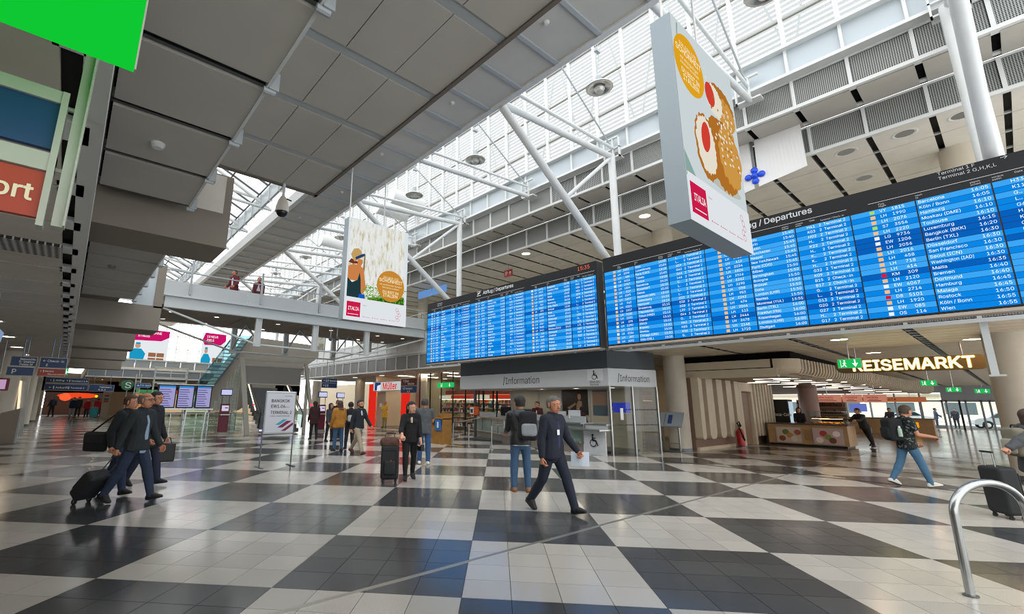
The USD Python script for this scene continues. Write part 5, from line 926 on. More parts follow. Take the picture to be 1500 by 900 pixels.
for x in (3.62, 5.18): t.part('upright', MB().box((x, 30.02, 0), (x+.07, 30.08, 3.45)), M('post_pale', 'c3cbc2', .35))
hsign('hanging_sign', faceY(2.75, 29, 2.28), .62, .2, M('sign_bright_blue', '2763a8', .4), [('▲ P S-Bahn', .05, .06, .08)], 'small bright blue sign right of the green rail sign', 3.6, rods=False).part('post', MB().cyl((3.3, 29.03, 0), (3.3, 29.03, 2.28), .02, 6), steel)
lf = Thing('wall_gallery', 'far cross gallery with grey panels in white frames', kind='structure')
for i in range(12):
    lf.part('grille_panel', MB().box((1.9+i*1.1, 46, 4.25), (2.94+i*1.1, 46.05, 4.85)), M('grey_panel', '8f969a', .4)); lf.part('grille_panel', MB().box((1.1+i*1.1, 45, 3.42), (2.14+i*1.1, 45.05, 4.0)), M('grey_panel2', '7e8488', .4))
lf.part('panel_frame', MB().box((1.8, 45.95, 4.85), (15, 46.1, 4.95)).box((1.8, 45.95, 4.15), (15, 46.1, 4.24)).box((1.0, 44.95, 4.0), (15, 45.1, 4.1)).box((1.0, 44.95, 3.33), (15, 45.1, 3.42)), white); lf.part('deck', MB().box((1, 45.1, 3.5), (15, 61, 4.2)), panelt)
fm = MB()
for i in range(13): fm.box((1.88+i*1.1, 45.96, 4.2), (1.93+i*1.1, 46.06, 4.9)).box((1.08+i*1.1, 44.96, 3.4), (1.13+i*1.1, 45.06, 4.05))
lf.part('panel_frame', fm, white)
def advert(x0, x1, z0, z1, label, lines_):
    t = Thing('advert_banner', label, 'poster', ((x0+x1)/2, 47.9, z0)); P = faceY(x0, 47.9, z0); w, h = x1-x0, z1-z0; q = MB(); P.slab(q, 0, 0, w, h, .05); t.part('backing', q, greym); q = MB(); P.rect(q, 0, 0, w, h, .002); t.part('sheet', q, EM('ad_white', 'e9eef2', .95))
    q = MB(); P.poly(q, [(.1*w, h), (w, h*.98), (w, h*.80), (.8*w, h*.68), (.1*w, h*.66), (.0, h*.8)], .006); t.part('pink_shape', q, EM('ad_pink', 'd6176f', .85)); q = MB()
    for i, l in enumerate(lines_): P.text(q, l, .16*w, h*(.87-.1*i), .2, .010, True, .85)
    t.part('lettering', q, EM('ad_text', 'f6f6f6', .95)); q = MB(); P.poly(q, [(.04*w, 0), (.02*w, .28*h), (.12*w, .42*h), (.3*w, .42*h), (.42*w, .28*h), (.36*w, 0)], .008); t.part('blue_uniform', q, EM('ad_cyan', '1fa7d6', .8)); q = MB(); P.ell(q, .2*w, .5*h, .07*w, .07*h, .010); t.part('face_print', q, EM('ad_skin', 'd9a98a', .8)); q = MB(); P.poly(q, [(.13*w, .55*h), (.27*w, .55*h), (.25*w, .6*h), (.15*w, .6*h)], .012); t.part('hat_print', q, EM('ad_cyan', '1fa7d6', .8)); q = MB()
    for a, c in ((.5, .05), (.72, .05), (.5, .2), (.72, .2)): P.rect(q, a*w, c*h, (a+.2)*w, (c+.12)*h, .008)
    t.part('crate_print', q, EM('ad_brown', 'a8734f', .8)); t.part('cable', MB().cyl((x0+.2, 47.93, z1), (x0+.2, 47.93, 10), .015, 6), steel); return t
advert(3.7, 6.5, 4.75, 7.7, 'bright banner of a woman in turquoise uniform, left one', ['EINFLUG OHNE', 'STRESS']); advert(9.2, 11.2, 4.5, 7.9, 'bright banner with pink field by the stair, right one', ['10 NEUE', 'ZIELE'])
t = Thing('shop_lights', 'red glowing shop interior at the far end of the hall', 'shop', (.8, 63, 0))
t.part('red_drape', MB().tm(trimesh.creation.icosphere(2, 1.0), trimesh.transformations.compose_matrix(scale=(1.7, .5, .28), translate=(1.1, 62.5, 2.0))), EM('drape_red', 'e2451f', 1.1)); t.part('red_drape', MB().tm(trimesh.creation.icosphere(2, 1.0), trimesh.transformations.compose_matrix(scale=(.5, .4, .4), translate=(.1, 62.3, 1.85))), EM('drape_red2', 'ff5a30', 1.2)); t.part('yellow_lamp', MB().sphere((2.6, 62.2, 1.95), .13), EM('lamp_yellow', 'ffb818', 1.6)); t.part('shelf', MB().box((-1.5, 65, 0), (3.2, 65.6, 1.3)), M('shop_brown', '4a2d1d', .6)); t.part('fascia', MB().box((-1.6, 61.9, 2.3), (3.3, 62, 2.45)), dark)
t = Thing('notice_board', 'pale totem with red and blue labels at the far end, right of the people', 'totem', (2.9, 52, 0)); t.part('body', MB().box((2.65, 52, 0), (3.2, 52.2, 2.6)), M('totem', 'a49c8b', .6))
for z, c in ((1.9, 'a03a30'), (1.6, '3d5a8c'), (1.4, 'a03a30')): t.part('label', MB().box((2.75, 51.98, z), (3.1, 52, z+.14)), M('totem_'+c, c, .5))

# ------------------------------------------------------------------ floor objects near the camera
t = Thing('hoop_barrier', 'polished steel hoop barrier at the right front', 'barrier', (7.1, .43, 0))
p0, p1 = np.array([6.59, .57]), np.array([7.42, .14]); c = (p0+p1)/2; dd = (p1-p0)/2; a = np.linspace(np.pi, 0, 17); R_ = .26
pts = [(*p0, -.01), (*p0, .4)]+[(*(c+dd*math.cos(q)), .69+.27*math.sin(q)) for q in a]+[(*p1, .4), (*p1, -.01)]
t.part('hoop', MB().tube(pts, .034, 18), M('hoop_steel', 'b4b6b5', .22, 1.0), smooth=50); t.part('floor_collar', MB().cyl((*p0, 0), (*p0, .012), .055, 20), dsteel); t.part('floor_collar', MB().cyl((*p1, 0), (*p1, .012), .055, 20), dsteel)
t = Thing('fire_extinguisher', 'red fire extinguisher with a black hose before the ribbed wall', 'fire extinguisher', (22.1, 7.75, 0)); er = M('extinguisher_red', 'b51f1c', .3)
t.part('cylinder', MB().lathe([(0, .05), (.13, .06), (.14, .12), (.14, .62), (.09, .74), (.04, .78), (0, .78)], (22.1, 7.75, 0), 20), er, smooth=40); t.part('valve', MB().cyl((22.1, 7.75, .76), (22.1, 7.75, .9), .03, 8).box((22.06, 7.7, .88), (22.2, 7.8, .93)), black); t.part('hose', MB().tube([(22.1, 7.7, .86), (21.85, 7.66, 1.05), (21.6, 7.65, 1.0), (21.7, 7.62, .8), (21.95, 7.6, .5), (22.1, 7.6, .3)], .03, 8), black); t.part('stand', MB().cyl((22.1, 7.75, 0), (22.1, 7.75, .05), .2, 20), dsteel)
t = Thing('hanging_pole', 'white square pole hanging below the low ceiling near the right edge', 'pole', (15.9, .28, 2.38)); t.part('pole', MB().box((15.84, .22, 2.42), (15.96, .34, 3.6)), offw); t.part('end_plate', MB().box((15.7, .12, 2.38), (15.98, .37, 2.42)), white)

# ------------------------------------------------------------------ people
S162 = trimesh.creation.icosphere(2, 1.0).vertices; S42 = trimesh.creation.icosphere(1, 1.0).vertices
def hullof(balls, S=S42):
    return m3.Manifold.hull_points(np.vstack([S*np.asarray(r)+np.asarray(p) for p, r in balls]))
def union(ms): return m3.Manifold.batch_boolean(list(ms), m3.OpType.Add)
def smooth_m(mm, L, it=6, noise=0., ns=9., seed=0):
    me = mm.refine_to_length(L).to_mesh(); t = trimesh.Trimesh(me.vert_properties[:, :3], me.tri_verts, process=True)
    if it: trimesh.smoothing.filter_taubin(t, lamb=.5, nu=.53, iterations=it)
    if noise: t.vertices = t.vertices+t.vertex_normals*((meshkit.fbm(t.vertices*np.array([ns, ns, ns*.6])+seed, 3)-.5)*2*noise)[:, None]
    return t
def rotx(a): c, s = math.cos(a), math.sin(a); return np.array([[1, 0, 0], [0, c, s], [0, -s, c]])   # positive tips forward (+y) when applied to +z
def rotz(a): c, s = math.cos(a), math.sin(a); return np.array([[c, -s, 0], [s, c, 0], [0, 0, 1.]])
R_ = math.radians
def mani(v, f): return m3.Manifold(m3.Mesh(np.ascontiguousarray(v, np.float32), np.ascontiguousarray(f, np.uint32)))
def make_hand(w, d, pn, side, H, grip):
    """w wrist, d pointing direction, pn palm normal, side +1 right / -1 left"""
    d = d/np.linalg.norm(d); pn = pn-d*(pn@d); pn /= np.linalg.norm(pn); ac = np.cross(d, pn)*side   # ac: towards the thumb
    pal = [hullof([(w-d*.012*H, (.016*H,)*3), (w+d*.02*H+ac*.012*H, (.0085*H,)*3), (w+d*.052*H+ac*.017*H, (.0075*H,)*3), (w+d*.05*H-ac*.018*H, (.007*H,)*3), (w+d*.02*H-ac*.013*H, (.008*H,)*3)])]
    for i in range(4):
        k = w+d*(.052-.003*abs(i-1))*H+ac*(.0165-.0115*i)*H; q = R_(24+58*grip+4*i); ln = (.027, .030, .028, .022)[i]*H; r = .0052*H
        d1 = d*math.cos(q)+pn*math.sin(q); k2 = k+d1*ln; q2 = q+R_(26+50*grip); d2 = d*math.cos(q2)+pn*math.sin(q2); k3 = k2+d2*ln*.78
        pal += [hullof([(k-d*.006*H, (r,)*3), (k2, (r*.95,)*3)]), hullof([(k2, (r*.95,)*3), (k3, (r*.8,)*3)])]
    t0 = w+d*.016*H+ac*.014*H; t1 = t0+(d*.6+ac*.62+pn*.35)*.024*H; t2 = t1+(d*.85+ac*(.2-.4*grip)+pn*(.35+.5*grip))*.02*H
    pal += [hullof([(t0, (.0075*H,)*3), (t1, (.006*H,)*3)]), hullof([(t1, (.006*H,)*3), (t2, (.0048*H,)*3)])]
    return union(pal)
CLOTH = {}
def cloth(h, rough=.85, kind=''):
    k = f'cloth_{h}{kind}'
    if k in CLOTH: return CLOTH[k]
    if kind == 'leather': CLOTH[k] = M(k, h, .38, bump=.15, bscale=60)
    elif kind == 'print':
        c = lin(h); CLOTH[k] = usdkit.material(stage, '/World/Looks/'+k, {'g': ('geometry', {}), 'n': ('voronoi_texture', {'scale': 26.}) if 0 else ('noise_texture', {'scale': 22., 'detail': 2}), 'r': ('rgb_ramp', {'ramp': [(.56, c), (.6, lin('3c5a4c')), (.66, lin('8d9296')), (.7, c)]}), 'p': ('principled_bsdf', {'roughness': .85})}, [('g.position', 'n.vector'), ('n.fac', 'r.fac'), ('r.color', 'p.base_color')], surface='p.BSDF')
    else: CLOTH[k] = M(k, h, rough, var=.12, vscale=9, bump=.25, bscale=350)
    return CLOTH[k]
SKIN = {k: M('skin_'+k, k, .5, var=.05, vscale=20) for k in ('c68c6e', 'b97e60', 'd6a184')}
eyew = M('eye_white', 'e4e0da', .3); eyed = M('eye_dark', '2a1c14', .2); lip = M('lip', '9a5348', .5)
def person(label, pos, fwd, H, legs, arms, top, bottom, shoes, hair, lean=0, head=(0, 0), skin='c68c6e', lod=1, group=None, z0=0., shirt=None, extras=(), abd=3, female=False, beard=None, glasses=False, wide=1., foot=(None, None)):
    """legs: (hip, knee) degrees left, right; arms: (shoulder, outward, elbow, grip) left, right; top: (colour, sleeve, kind, hem); hair: (colour, style)"""
    fx, fy = np.array(fwd, float)/np.hypot(*fwd); W3 = np.array([[fy, fx, 0], [-fx, fy, 0], [0, 0, 1.]])      # columns: right, forward, up
    t = Thing('person', label, 'person', (pos[0], pos[1], z0), group=group)
    L = (.05, .03, .017)[lod]; J = {}
    U = rotx(R_(lean)) @ np.array([0, 0, 1.]); sw = (.092 if female else .103)*wide
    J['nb'] = .30*H*U; hd = rotx(R_(lean*.4+head[1])) ; J['hc'] = J['nb']+(hd @ np.array([0, .018, .092]))*H
    HR = hd @ rotz(-R_(head[0]))      # head frame
    for s, nm in ((-1, 'L'), (1, 'R')):
        a, k = legs[0 if s < 0 else 1]; hip = np.array([s*.05*H, 0, 0]); q = R_(abd)*s
        th = np.array([math.sin(q), math.sin(R_(a)), -math.cos(R_(a))]); shk = np.array([math.sin(q)*.4, math.sin(R_(a-k)), -math.cos(R_(a-k))])
        kn = hip+th/np.linalg.norm(th)*.245*H; an = kn+shk/np.linalg.norm(shk)*.24*H
        fp = foot[0 if s < 0 else 1]; fp = (R_(a-k)*.75 if abs(a-k) > 8 else 0.) if fp is None else R_(fp)
        FR = np.array([[1, 0, 0], [0, math.cos(fp), -math.sin(fp)], [0, math.sin(fp), math.cos(fp)]]) @ rotz(-R_(7)*s)
        J['hip'+nm], J['kn'+nm], J['an'+nm], J['FR'+nm] = hip, kn, an, FR
        sh = .272*H*U+np.array([s*sw*H, 0, 0]); f, o, e, g = arms[0 if s < 0 else 1]
        def adir(an_, o_): v = np.array([0, math.sin(an_), -math.cos(an_)]); c_, s_ = math.cos(o_), math.sin(o_); return np.array([s*s_*abs(v[2]) if abs(v[2]) > .1 else s*s_, v[1]*c_, v[2]*c_ if v[2] < 0 else v[2]])
        u = adir(R_(f), R_(o)); u /= np.linalg.norm(u); w = adir(R_(f+e), R_(o*.35)); w /= np.linalg.norm(w)
        J['sh'+nm] = sh; J['el'+nm] = sh+u*.172*H; J['wr'+nm] = J['el'+nm]+w*.15*H; J['fa'+nm] = w
    low = min(min((J['an'+n]+J['FR'+n] @ (np.array(v)*H))[2] for v in ((0, -.035, -.04), (0, .105, -.04))) for n in 'LR')
    off = np.array([0, 0, -low])
    P = lambda v: np.asarray(v)+off
    toW = lambda m_: (lambda v, f: (v @ W3.T+np.array([pos[0], pos[1], z0]), f))(*meshkit.arrays(m_)[:2])
    def emit(name, m_, mat, label=None, smooth=True, parent=None):
        v, f = toW(m_); p = put(uniq(parent or t.path, name), (v, f), mat, t.off, smooth); tag(p, label); return str(p.GetPath())
    def torso(inf, lo=0.0, full=True):
        ch = [(P(U*z*H+np.array([s*x*H, y*H, 0])), np.array([r*H+inf]*3)*np.array([1, d, 1])) for z, x, y, r, d in ((.02, .035, 0, .066, .98), (.10, .028, .004, .060, .95), (.19, .042, .004, .062, .92)) for s in (-1, 1)]
        m1 = hullof(ch[:4]); m2 = hullof(ch[2:]); m3_ = hullof(ch[4:]+[(P(U*.268*H+np.array([s*(sw-.022)*H, 0, 0])), (.036*H+inf,)*3) for s in (-1, 1)])
        ms = [m1, m2, m3_, hullof([(P(U*.27*H), (.05*H+inf*.7,)*3), (P(U*.30*H), (.036*H+inf*.5,)*3)])]
        if female: ms += [hullof([(P(U*.205*H+np.array([s*.035*H, .04*H, 0])), (.032*H+inf,)*3), (P(U*.24*H+np.array([s*.03*H, .01*H, 0])), (.03*H+inf,)*3)]) for s in (-1, 1)]
        if lo: ms.append(hullof(ch[:4]+[(P(np.array([s*.036*H, 0, -lo*H])), np.array([.07*H+inf*1.2]*3)*np.array([1, .98, .35])) for s in (-1, 1)]))
        return ms
    def arm(n, r0, r1, r2, upto=1.):
        a, b, c = P(J['sh'+n]), P(J['el'+n]), P(J['wr'+n]); ms = [hullof([(a, (r0,)*3), (a*.5+b*.5, (r0*.93,)*3), (b, (r1,)*3)])]
        if upto > .5: ms.append(hullof([(b, (r1,)*3), (b+(c-b)*.3, (r1*1.02,)*3), (b+(c-b)*min(1, (upto-.5)*2), (r2,)*3)]))
        return ms
    def leg(n, r0, r1, r2, r3):
        a, b, c = P(J['hip'+n]), P(J['kn'+n]), P(J['an'+n]); return [hullof([(a, (r0,)*3), (a*.55+b*.45, (r0*.9,)*3), (b, (r1,)*3)]), hullof([(b, (r1,)*3), (b*.66+c*.34, (r2,)*3), (c, (r3,)*3)])]
    # body: one continuous skin surface
    hc = P(J['hc']); HP = lambda v: hc+HR @ (np.array(v)*H*1.05)
    skull = [hullof([(HP((0, -.010, .014)), (.055*H, .062*H, .058*H)), (HP((0, .012, -.036)), (.036*H, .040*H, .034*H)), (HP((0, .030, -.048)), (.018*H, .017*H, .016*H))], S162),
             hullof([(HP((0, .052, -.002)), (.007*H,)*3), (HP((0, .064, -.018)), (.0095*H,)*3), (HP((0, .048, -.022)), (.011*H,)*3)]), hullof([(P(J['nb']-U*.02*H), (.036*H,)*3), (HP((0, -.012, -.045)), (.033*H,)*3)])]
    skull += [hullof([(HP((s*.055, -.004, .008)), (.005*H, .013*H, .014*H)), (HP((s*.054, -.006, -.014)), (.005*H, .008*H, .009*H))]) for s in (-1, 1)] + [hullof([(HP((-.03, .045, .014)), (.012*H, .009*H, .007*H)), (HP((.03, .045, .014)), (.012*H, .009*H, .007*H))])]
    bod = torso(0)+skull
    for n in 'LR': bod += arm(n, .030*H, .024*H, .017*H)+leg(n, .048*H, .032*H, .031*H, .021*H)+[hullof([(P(J['an'+n]), (.022*H,)*3), (P(J['an'+n]+J['FR'+n] @ (np.array((0, .06, -.022))*H)), (.016*H,)*3)])]
    bm_ = smooth_m(union(bod), L, 5 if lod else 3); me = mani(bm_.vertices, bm_.faces)
    if lod:
        hands = []
        for s, n in ((-1, 'L'), (1, 'R')):
            fa = J['fa'+n]; pn = np.array([-s*1., .25, 0]) if abs(fa[2]) > .6 else np.array([-s*.3, 0, -1.]); h = smooth_m(make_hand(P(J['wr'+n]), fa, pn, s, H*(1.08 if lod == 2 else 1.12), arms[0 if s < 0 else 1][3]), .007 if lod == 2 else .012, 3)
            hm = mani(h.vertices, h.faces)
            if hm.status() == m3.Error.NoError: hands.append(hm)
        if me.status() == m3.Error.NoError: me = union([me]+hands)
    emit('body', me if me.status() == m3.Error.NoError else bm_, SKIN[skin])
    # clothes follow the body
    tc, sl, kind, hem = top; infl = {'tee': .019, 'shirt': .017, 'sweater': .018, 'jacket': .021, 'leather': .021, 'puffer': .042, 'coat': .03, 'print': .020}[kind]
    tp = torso(infl, hem)
    for n in 'LR': tp += arm(n, .034*H+infl*.8, .027*H+infl*.75, .021*H+infl*.6, {'long': .97, 'three': .8, 'short': .36}[sl]) if sl != 'short' else [hullof([(P(J['sh'+n]), (.036*H+infl,)*3), (P(J['sh'+n]*.45+J['el'+n]*.55), (.032*H+infl,)*3)])]
    if kind in ('jacket', 'leather', 'coat', 'puffer'): tp.append(hullof([(P(U*.285*H+np.array([0, -.006*H, 0])), (.052*H, .052*H, .02*H)), (P(U*.325*H+np.array([0, -.004*H, 0])), (.045*H, .046*H, .012*H))]))
    emit('top', smooth_m(union(tp), L*1.1, 5, noise=(.004, .009, .014)[lod]*(1.6 if kind == 'puffer' else 1), ns=8 if kind != 'puffer' else 11, seed=len(label)), cloth(tc, kind=kind if kind in ('leather', 'print') else ''), None)
    bt = [hullof([(P((s*.036*H, 0, z*H)), np.array([r*H]*3)*np.array([1, .97, 1])) for s in (-1, 1) for z, r in ((.035, .070), (-.03, .074))])]
    fit = bottom[1]
    for n in 'LR': bt += leg(n, (.056+.006*fit)*H, (.039+.008*fit)*H, (.037+.009*fit)*H, (.026+.011*fit)*H)
    emit('trousers', smooth_m(union(bt), L*1.1, 5, noise=.012 if lod else .003, ns=8, seed=len(label)*3), cloth(bottom[0]))
    for n in 'LR':
        a = P(J['an'+n]); F = lambda v: a+J['FR'+n] @ (np.array(v)*H)
        s_ = hullof([(F((0, -.022, -.02)), (.024*H,)*3), (F((0, .0, .012)), (.028*H, .028*H, .014*H)), (F((0, .055, -.022)), (.027*H, .024*H, .02*H)), (F((0, .085, -.027)), (.021*H, .022*H, .014*H))], S162)
        nn = J['FR'+n] @ np.array([0, 0, 1.]); s_ = s_.trim_by_plane(tuple(nn), float(nn @ F((0, 0, -.036)))); sp0 = emit('shoe', smooth_m(s_, max(L, .02), 2), M('shoe_'+shoes, shoes, .5))
        sl_ = hullof([(F((0, -.024, -.037)), (.024*H, .024*H, .004*H)), (F((0, .055, -.037)), (.028*H, .026*H, .004*H)), (F((0, .088, -.037)), (.021*H, .023*H, .004*H))]); emit('sole', sl_, M('sole_'+('light' if shoes in ('e5e3de', '8a5a35', '5a2a2a') else 'dark'), 'cfc8ba' if shoes in ('e5e3de',) else ('4b3a2c' if shoes == '8a5a35' else '1d1c1c'), .7), smooth=False, parent=sp0)
    # hair and face
    hcol, style = hair
    if style != 'bald':
        e = 1.0; hm = hullof([(HP((0, -.014, .020)), (.0605*H*e, .067*H*e, .061*H*e)), (HP((0, -.026, -.012)), (.052*H, .048*H, .05*H))], S162)
        def cutbox(c, sz): q = m3.Manifold.cube(tuple(np.array(sz)*H), True).to_mesh(); v = q.vert_properties[:, :3] @ HR.T+HP(c); return mani(v, q.tri_verts)
        hm = hm-cutbox((0, .078, -.028), (.3, .14, .14))-cutbox((0, .095, -.0), (.3, .12, .115))-cutbox((0, .05, -.075), (.3, .3, .10))
        if style == 'fringe': hm = hm-cutbox((0, .03, .10), (.3, .2, .12))
        parts_ = [hm]
        if style in ('long', 'tied'): parts_.append(hullof([(HP((0, -.030, .01)), (.056*H, .045*H, .05*H)), (HP((0, -.040, -.07)), (.05*H, .028*H, .03*H)), (HP((0, -.036, -.12 if style == 'long' else -.08)), (.04*H, .018*H, .03*H))]))
        if style == 'long': parts_ += [hullof([(HP((s*.048, -.005, .02)), (.016*H, .03*H, .03*H)), (HP((s*.05, .0, -.06)), (.014*H, .022*H, .03*H)), (HP((s*.045, .01, -.12)), (.012*H, .016*H, .03*H))]) for s in (-1, 1)]
        if style == 'bushy': parts_.append(hullof([(HP((0, -.014, .034)), (.064*H, .068*H, .055*H))], S162)-cutbox((0, .09, -.03), (.3, .14, .14)))
        if style == 'cap': parts_ = [hullof([(HP((0, -.01, .026)), (.062*H, .07*H, .055*H))], S162)-cutbox((0, .0, -.04), (.3, .4, .1)), hullof([(HP((0, .05, .022)), (.045*H, .02*H, .006*H)), (HP((0, .09, .014)), (.036*H, .014*H, .005*H))])]
        hmm = union(parts_); emit('hair' if style != 'cap' else 'cap', smooth_m(hmm, max(L*.8, .014), 2, noise=.004 if lod else 0, ns=40), M('hair_'+hcol, hcol, .6, bump=.4, bscale=180))
    if lod:
        for s in (-1, 1):
            emit('eye', trimesh.Trimesh(S162*np.array([.0085, .005, .0048])*H @ HR.T+HP((s*.023, .0485, .004)), trimesh.creation.icosphere(2, 1.0).faces), eyew); emit('iris', trimesh.Trimesh(S42*np.array([.004, .003, .0042])*H @ HR.T+HP((s*.023, .0525, .004)), trimesh.creation.icosphere(1, 1.0).faces), eyed)
            if hcol != 'none': emit('eyebrow', hullof([(HP((s*.012, .0535, .017)), (.003*H,)*3), (HP((s*.034, .047, .018)), (.0026*H,)*3)]), M('brow_'+(hcol if style != 'cap' else '3a2a20'), hcol if style != 'cap' else '3a2a20', .8))
        emit('mouth', hullof([(HP((-.016, .046, -.040)), (.003*H,)*3), (HP((0, .0525, -.039)), (.0042*H,)*3), (HP((.016, .046, -.040)), (.003*H,)*3)]), lip)
        if beard: emit('beard', (hullof([(HP((0, .012, -.038)), (.0385*H, .042*H, .034*H)), (HP((0, .030, -.050)), (.022*H, .020*H, .018*H))], S162)-hullof([(HP((0, .07, -.01)), (.05*H, .035*H, .028*H)), (HP((0, .01, .03)), (.08*H,)*3)])), M('beard_'+beard, beard, .8))
        if glasses:
            for s in (-1, 1): emit('glasses_rim', trimesh.Trimesh(*(lambda q: (q.vertices @ HR.T+HP((s*.023, .058, .004)), q.faces))((lambda q: (q.apply_transform(trimesh.transformations.rotation_matrix(math.pi/2, (1, 0, 0))), q)[1])(trimesh.creation.torus(.016*H, .0016*H, 16, 6)))), black); emit('glasses_temple', hullof([(HP((s*.039, .056, .006)), (.0014*H,)*3), (HP((s*.058, .0, .008)), (.0014*H,)*3)]), black)
    if shirt: emit('shirt_front', smooth_m(hullof([(P(U*.285*H+np.array([0, .030*H, 0])), (.016*H, .012*H, .01*H)), (P(U*.20*H+np.array([0, .062*H+infl*.6, 0])), (.016*H, .008*H, .01*H)), (P(U*(shirt[1])*H+np.array([0, .062*H+infl*.75, 0])), (shirt[2]*H, .008*H, .012*H))]), .03, 2), cloth(shirt[0]))
    return dict(t=t, J=J, P=P, W=lambda v: np.asarray(v) @ W3.T+np.array([pos[0], pos[1], z0]), emit=emit, H=H, U=U, W3=W3)
wp = lambda p, n: p['W'](p['P'](p['J'][n]))
def backpack(p, col, label, strapcol='15161a', acc=None, size=(.16, .10, .24), side=0.):
    H, U = p['H'], p['U']; W = p['W']; c = p['P'](U*.16*H+np.array([side, -.075*H-.10, 0])); w = np.array(size)
    balls = [(c+np.array([sx*(w[0]-.06), sy*(w[1]-.05), sz*(w[2]-.07)]), (.06, .05, .07)) for sx in (-1, 1) for sy in (-1, 1) for sz in (-1, 1)]
    t = Thing('backpack', label, 'backpack', tuple(W(c)-np.array([0, 0, w[2]])))
    E = lambda nm, m_, mat: (lambda v, f: t.part(nm, MB().raw(W(v), f), mat, smooth=50))(*meshkit.arrays(m_)[:2])
    E('bag', smooth_m(hullof(balls), .035, 4, noise=.012, ns=9), cloth(col)); E('front_pocket', smooth_m(hullof([(c+np.array([sx*(w[0]-.07), -w[1]-.005, sz*.07-.07]), (.05, .035, .05)) for sx in (-1, 1) for sz in (-1, 1)]), .03, 3, noise=.005), cloth(acc or col))
    for s in (-1, 1):
        q = [c+np.array([s*.08, w[1]*.7, w[2]*.8])]+[p['P'](U*z*H+np.array([s*.065*H, y*H, 0])) for z, y in ((.315, -.02), (.30, .05), (.22, .085), (.14, .06))]+[c+np.array([s*.11, w[1]*.8, -w[2]*.6])]
        E('strap', union([hullof([(a, (.022, .008, .01)), (b, (.022, .008, .01))]) for a, b in zip(q[:-1], q[1:])]), M('strap_'+strapcol, strapcol, .8))
    E('top_loop', union([hullof([(c+np.array([x0, .02, z0+w[2]]), (.01,)*3), (c+np.array([x1, .02, z1+w[2]]), (.01,)*3)]) for x0, z0, x1, z1 in ((-.05, 0, -.03, .04), (-.03, .04, .03, .04), (.03, .04, .05, 0))]), black); return t
def suitcase(name, label, base, ax, tilt, size, col, handle, acc=None, handle_dir=1):
    """base: ground point; ax: unit vector (2D) of the broad face's normal; tilt towards -ax in degrees"""
    w, d, h = size; n = np.array([*ax, 0.]); s = np.array([n[1], -n[0], 0]); up = np.array([0, 0, 1.]); q = R_(tilt); up2 = up*math.cos(q)+n*math.sin(q); n2 = n*math.cos(q)-up*math.sin(q)
    B = np.array([*base, 0.06 if tilt > 5 else .0]); G = lambda a, b, c: B+s*a+n2*b+up2*c
    t = Thing(name, label, 'suitcase', (base[0], base[1], 0)); bal = [(G(sx*(w/2-.05), sy*(d/2-.05), z), (.05,)*3) for sx in (-1, 1) for sy in (-1, 1) for z in (.12, h-.05)]
    t.part('shell', smooth_m(hullof(bal, S162), .05, 1), cloth(col, .6), smooth=40)
    t.part('front_pocket', smooth_m(hullof([(G(sx*(w/2-.1), -d/2-.005, z), (.04,)*3) for sx in (-1, 1) for z in (.2, h*.55)]), .05, 1), cloth(acc or col), smooth=40); t.part('zip_line', MB().tube([G(-w/2+.04, -d/2-.012, .15), G(-w/2+.04, -d/2-.012, h-.1), G(w/2-.04, -d/2-.012, h-.1), G(w/2-.04, -d/2-.012, .15)], .008, 6), black)
    for sx in (-1, 1):
        for sy in ((-1, 1) if tilt <= 5 else (handle_dir,)): t.part('wheel', MB().cyl(G(sx*(w/2-.06)-.012, sy*(d/2-.05), .03), G(sx*(w/2-.06)+.012, sy*(d/2-.05), .03), .03 if tilt <= 5 else .045, 14).box(G(sx*(w/2-.06), sy*(d/2-.05), .04)-.02, G(sx*(w/2-.06), sy*(d/2-.05), .08)+.02), black)
    for sx in (-1, 1): pr_ = t.part('pull_rod', MB().cyl(G(sx*.09, handle_dir*(d/2-.06), h-.03), G(sx*.09, handle_dir*(d/2-.06), h+handle), .009, 8), steel)
    t.part('pull_grip', MB().cyl(G(-.11, handle_dir*(d/2-.06), h+handle), G(.11, handle_dir*(d/2-.06), h+handle), .016, 10), black, parent=pr_); t.part('tag', MB().box(G(.02, -d/2-.04, h*.42), G(.035, -d/2-.03, h*.62)), M('tag_red', 'c0282c', .5)); return t

# 1 the man walking in front
p = person('grey-haired man in navy jacket walking with a sheet of paper', (6.17, 4.93), (-.05, -1), 1.83, ((22, 4), (-16, 22)), ((14, 12, 28, .7), (-8, 9, 12, .45)), ('181d2b', 'long', 'jacket', .055), ('1a2130', .75), '1b1918', ('5a5754', 'short'), lean=3, head=(8, 2), skin='b97e60', lod=2, shirt=('2a3350', .03, .022))
q = wp(p, 'wrL')+p['W3'] @ np.array([0, .05, -.10]); t = Thing('paper_sheet', 'folded pale blue sheet held by the walking man', 'paper', tuple(q)); N = 8; u = np.linspace(-.14, .14, N); e1 = np.array([.55, -.83, 0]); vv = np.vstack([q+e1*a+np.array([0, 0, .10])+np.array([.1, .1, 0])*abs(a) for a in u]+[q+e1*a+np.array([.02, .02, -.12])+np.array([.1, .1, 0])*abs(a) for a in u]); k = np.arange(N-1)
t.part('sheet', MB().raw(vv, np.stack([k, k+1, N+k+1, N+k], 1)).raw(vv+np.array([.003, .003, 0]), np.stack([k, N+k, N+k+1, k+1], 1)), M('paper_blue', 'cfdae6', .6))
